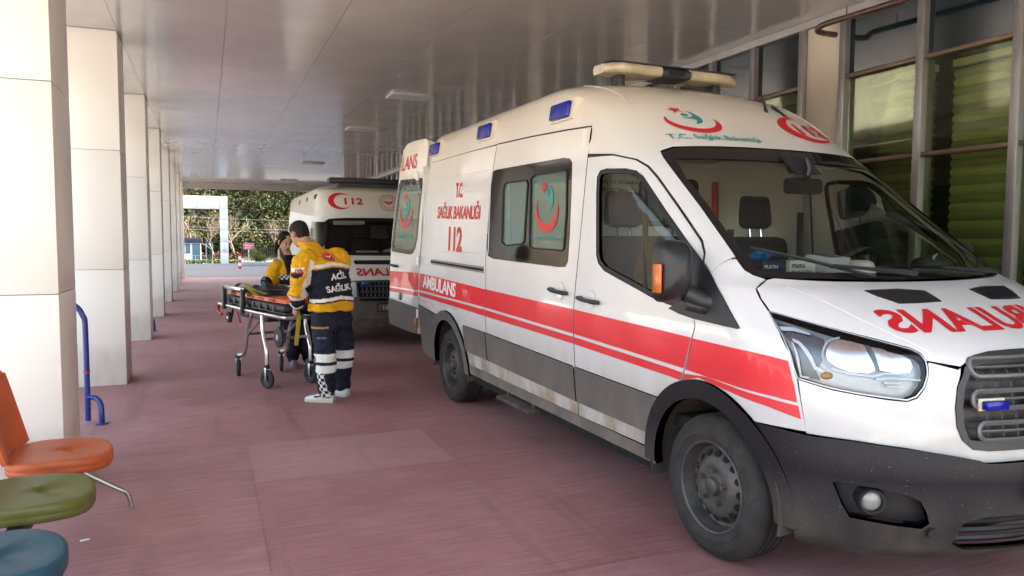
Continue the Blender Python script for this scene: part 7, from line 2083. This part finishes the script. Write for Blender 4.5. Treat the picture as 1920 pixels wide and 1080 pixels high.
    for sg in (-1, 1): project('badge_mark', *shape([(0, 0.4), (0.3, 0.7), (1, 0.9), (0.8, 0.55), (0.3, 0.3), (0.1, 0.0)]), oc - up_ * 0.02, R_ * sg * 0.032, up_ * 0.045, rd, bvh, M_WLET, jk, 0.006, 0.02)
    # flag patch on the left sleeve
    sc0 = sL + (lel - sL) * 0.48; sd = (R_ + Fw * 0.15).normalized(); al = (lel - sL).normalized()
    view = (Vector(CP) - sc0).normalized(); view = Vector((view.x, view.y, 0)).normalized(); sl_n = (-R_ * 0.75 - Fw * 0.65).normalized()
    axp = sl_n.cross(Vector((0, 0, 1))) * -1; axp = Vector((0, 0, 1)).cross(sl_n).normalized()
    o3 = sc0 + sl_n * 0.2 - axp * 0.04
    project('flag_patch', *shape([(0, 0), (1, 0), (1, 1), (0, 1)]), o3, axp * 0.062, Vector((0, 0, 0.042)), -sl_n, bvh, M_RED, jk, 0.004, 0.02)
    project('flag_mark', *shape(crescent(0.40, 0.5, 0.27, 0.22, 0.08, 0, 0)), o3, axp * 0.062, Vector((0, 0, 0.042)), -sl_n, bvh, M_WLET, jk, 0.006, 0.02)
    project('flag_mark', *shape(star(0.66, 0.5, 0.13, math.pi)), o3, axp * 0.062, Vector((0, 0, 0.042)), -sl_n, bvh, M_WLET, jk, 0.006, 0.02)
    # cargo pocket lettering
    tb_ = BVHTree.FromPolygons([v.co.copy() for v in tr.data.vertices], [tuple(p.vertices) for p in tr.data.polygons])
    V, T, _ = text_poly('ACİL SAĞLIK', 0.01)
    project('lettering', V, T, lk + (lh - lk) * 0.55 - axp * 0.055 + sl_n * 0.2, axp * 0.10, Vector((0, 0, 0.020)), -sl_n, tb_, mat('grey_letter', (0.3, 0.33, 0.38), 0.6), tr, 0.004, 0.03)
    # trainers
    M_SHOE = mat('white_trainer', (0.70, 0.70, 0.68), 0.5, var=0.05, vscale=20); M_SOLE = mat('trainer_sole', (0.60, 0.56, 0.46), 0.6)
    for a, tdir in ((la, (-R_ * 0.35 + Fw * 0.75)), (ra, (-R_ * 0.1 + Fw * 0.8))):
        b_, heel, d, r, L_ = shoe_mesh(a, a + tdir)
        sh = b_.build('shoe', M_SHOE, body, 60)
        so = MB(); ol = [(0.0, 0.036), (0.1, 0.043), (0.3, 0.044), (0.5, 0.046), (0.7, 0.053), (0.88, 0.048), (0.97, 0.034), (1.01, 0.014)]
        ring = [heel + d * L_ * t + r * w_ for t, w_ in ol] + [heel + d * L_ * t - r * w_ for t, w_ in reversed(ol)]
        n = len(ring); so.add([p + Vector((0, 0, 0.001)) for p in ring] + [p + Vector((0, 0, 0.028)) for p in ring], [(i, (i + 1) % n, n + (i + 1) % n, n + i) for i in range(n)] + [tuple(range(n))[::-1], tuple(range(n, 2 * n))])
        so.build('sole', M_SOLE, sh, 40)
        bv = BVHTree.FromPolygons([v.co.copy() for v in sh.data.vertices], [tuple(p.vertices) for p in sh.data.polygons])
        for sg in (-1, 1):
            sw = [(0.0, 0.55), (0.06, 0.30), (0.20, 0.16), (0.42, 0.22), (1.0, 0.92), (0.42, 0.50), (0.24, 0.42), (0.14, 0.50), (0.10, 0.72)]
            project('shoe_mark', *shape(sw), heel + d * 0.20 + r * sg * 0.2 + Vector((0, 0, 0.035)), d * -0.13, Vector((0, 0, 0.055)), -r * sg, bv, M_HOLE, sh, 0.003, 0.02)
    tag(body, 'paramedic in yellow and navy jacket seen from behind, bent over the stretcher', 'person')
    return body
make_man()

# ------------------------------------------------ woman facing him across the stretcher
def make_woman():
    sR, sL = D(515, 501, 8.86), D(571, 499, 9.10)       # her right shoulder is nearer the hill
    R_ = (sR - sL); R_.z = 0; R_.normalize(); Fw = Vector((-R_.y, R_.x, 0))
    hip = D(556, 600, 9.02); neck = D(541, 480, 8.98); hc = D(535, 453, 8.90)
    lh, rh = D(572, 606, 9.06), D(544, 606, 8.98); lk, rk = D(576, 650, 9.02), D(549, 650, 8.92)
    la, ra = D(578, 688, 9.05), D(550, 690, 8.95); la.z = ra.z = 0.08
    rel_, rwr = D(507, 541, 8.72), D(497, 524, 8.56); lel, lwr = D(580, 545, 9.0), D(566, 553, 8.75)
    hdir = (Fw * 0.9 + Vector((0, 0, -0.42)) - R_ * 0.10).normalized()
    mb = MB(); q = head(mb, hc, hdir, Vector((0, 0, 1)), 0.97)
    limb(mb, [q(0, -0.02, -0.06), neck, D(545, 500, 9.0)], [0.045, 0.046, 0.06])
    limb(mb, [D(545, 506, 9.0), D(552, 550, 9.0), hip], [0.11, 0.105, 0.12])
    limb(mb, [sL, lel, lwr], [0.045, 0.036, 0.028]); limb(mb, [sR, rel_, rwr], [0.045, 0.036, 0.028])
    limb(mb, [lh, lk, la], [0.065, 0.05, 0.04]); limb(mb, [rh, rk, ra], [0.065, 0.05, 0.04])
    hand(mb, rwr, Vector((0, 0, -1)) + Fw * 0.3 - R_ * -0.1, Fw, 0.95, 0.35); hand(mb, lwr, Fw + Vector((0, 0, -0.6)), Vector((0, 0, -1)), 0.95, 0.5)
    u = (Vector((0, 0, 1)) - hdir * hdir.z).normalized(); r = hdir.cross(u)
    eyes = [q(s * 0.031, 0.082, 0.002) for s in (-1, 1)]; brows = [q(s * 0.031, 0.084, 0.024) for s in (-1, 1)]; mouth = q(0, 0.09, -0.063)
    def cf(p):
        if (p - rwr).length < 0.23 and (p - rwr).dot(Fw * 0.3 - Vector((0, 0, 1))) > -0.02: return (0.02, 0.26, 0.52)
        if (p - lwr).length < 0.23 and (p - lwr).dot(Fw) > -0.02: return (0.02, 0.26, 0.52)
        for e in eyes:
            d = p - e
            if abs(d.dot(u)) < 0.0045 and abs(d.dot(r)) < 0.013 and d.length < 0.03: return (0.06, 0.04, 0.03)
        for e in brows:
            d = p - e
            if abs(d.dot(u)) < 0.004 and abs(d.dot(r)) < 0.020 and d.length < 0.035: return (0.14, 0.08, 0.055)
        d = p - mouth
        if abs(d.dot(u)) < 0.008 and abs(d.dot(r)) < 0.020 and d.length < 0.035: return (0.42, 0.17, 0.14)
        if p.z < neck.z - 0.07: return BLK
        return (0.50, 0.30, 0.21)
    body = finish('person', remesh(mb, 0.005, 2), cf, None, 0.6, matname='skin_attr')
    M3 = Matrix((r, hdir, u)).transposed().to_4x4()
    hb = MB(); hb.ball(q(0, -0.026, 0.038), (0.083, 0.092, 0.083), 20, 14, M=M3); hb.ball(q(0, -0.055, -0.01), (0.074, 0.06, 0.085), 16, 12, M=M3)
    for s in (-1, 1): hb.tube([q(s * 0.035, 0.045, 0.085), q(s * 0.072, 0.03, 0.04), q(s * 0.078, 0.005, -0.02)], [0.018, 0.016, 0.012], 8)
    hb.tube([q(0.02, -0.08, 0.0), q(0.05, -0.085, -0.06), q(0.07, -0.06, -0.13), q(0.085, -0.03, -0.19)], [0.034, 0.036, 0.028, 0.012], 10)
    finish('hair', remesh(hb, 0.006, 2), lambda p: (0.012, 0.009, 0.008), body, wr=0.004, wscale=50, matname='hair_attr')
    tb = MB()
    loft(tb, [(hip + Vector((0, 0, 0.12)), 0.16, 0.12, R_, Fw), (hip, 0.185, 0.14, R_, Fw), (hip + Vector((0, 0, -0.08)), 0.185, 0.14, R_, Fw)])
    limb(tb, [lh, lk, la + Vector((0, 0, 0.03))], [0.10, 0.088, 0.08]); limb(tb, [rh, rk, ra + Vector((0, 0, 0.03))], [0.10, 0.088, 0.08])
    finish('trousers', remesh(tb, 0.008, 3), lambda p: (0.010, 0.011, 0.022), body, wr=0.014, wscale=8)
    jb = MB()
    cs = [(D(557, 592, 9.02), 0.20, 0.16), (D(555, 565, 9.02), 0.19, 0.15), (D(549, 531, 9.0), 0.20, 0.15), (D(545, 506, 9.0), 0.205, 0.135), (D(543, 494, 9.0), 0.17, 0.11), (D(542, 486, 8.99), 0.10, 0.085), (D(541, 478, 8.98), 0.078, 0.075)]
    loft(jb, [(c, a, b, R_, Fw) for c, a, b in cs], 24)
    limb(jb, [sR - R_ * 0.02, sR + R_ * 0.02 + Vector((0, 0, -0.06)), rel_, rwr + (rel_ - rwr) * 0.2], [0.085, 0.085, 0.075, 0.062]); limb(jb, [sL + R_ * 0.02, sL - R_ * 0.02 + Vector((0, 0, -0.06)), lel, lwr + (lel - lwr) * 0.2], [0.085, 0.085, 0.075, 0.062])
    s0, s1 = cs[0][0], cs[4][0]
    def jc(p):
        t, d = seg_t(p, s0, s1); lat = d.dot(R_); fr = d.dot(Fw)
        ta, da = seg_t(p, rel_, rwr); tb2, db = seg_t(p, lel, lwr)
        if da.length < 0.10 and ta > 0.66: return NAV
        if db.length < 0.10 and tb2 > 0.66: return NAV
        hb_ = (p.z - s0.z) / (s1.z - s0.z)
        if fr > 0.03 and abs(lat) < 0.055 + 0.02 * hb_: return BLK
        if fr > 0.02 and lat > 0.085 and lat < 0.19:
            if 0.80 > hb_ > 0.70: return WHT if (int(lat / 0.022) + int(hb_ / 0.035)) % 2 else NAV
            if 0.70 >= hb_ > 0.52: return NAV
        if hb_ > 0.80 and abs(lat) < 0.105: return NAV
        if fr < -0.02 and 0.3 < hb_ < 0.75: return NAV
        return YEL
    finish('jacket', remesh(jb, 0.0075, 3), jc, body, wr=0.013, wscale=9)
    for a in (la, ra):
        b_, heel, d, r2, L_ = shoe_mesh(a, a + Fw + (R_ * 0.25))
        b_.build('shoe', mat('grey_trainer', (0.20, 0.17, 0.18), 0.6) if 'grey_trainer' not in MATS else MATS['grey_trainer'], body, 60)
    tag(body, 'dark haired paramedic in open yellow jacket and blue gloves facing across the stretcher', 'person')
make_woman()
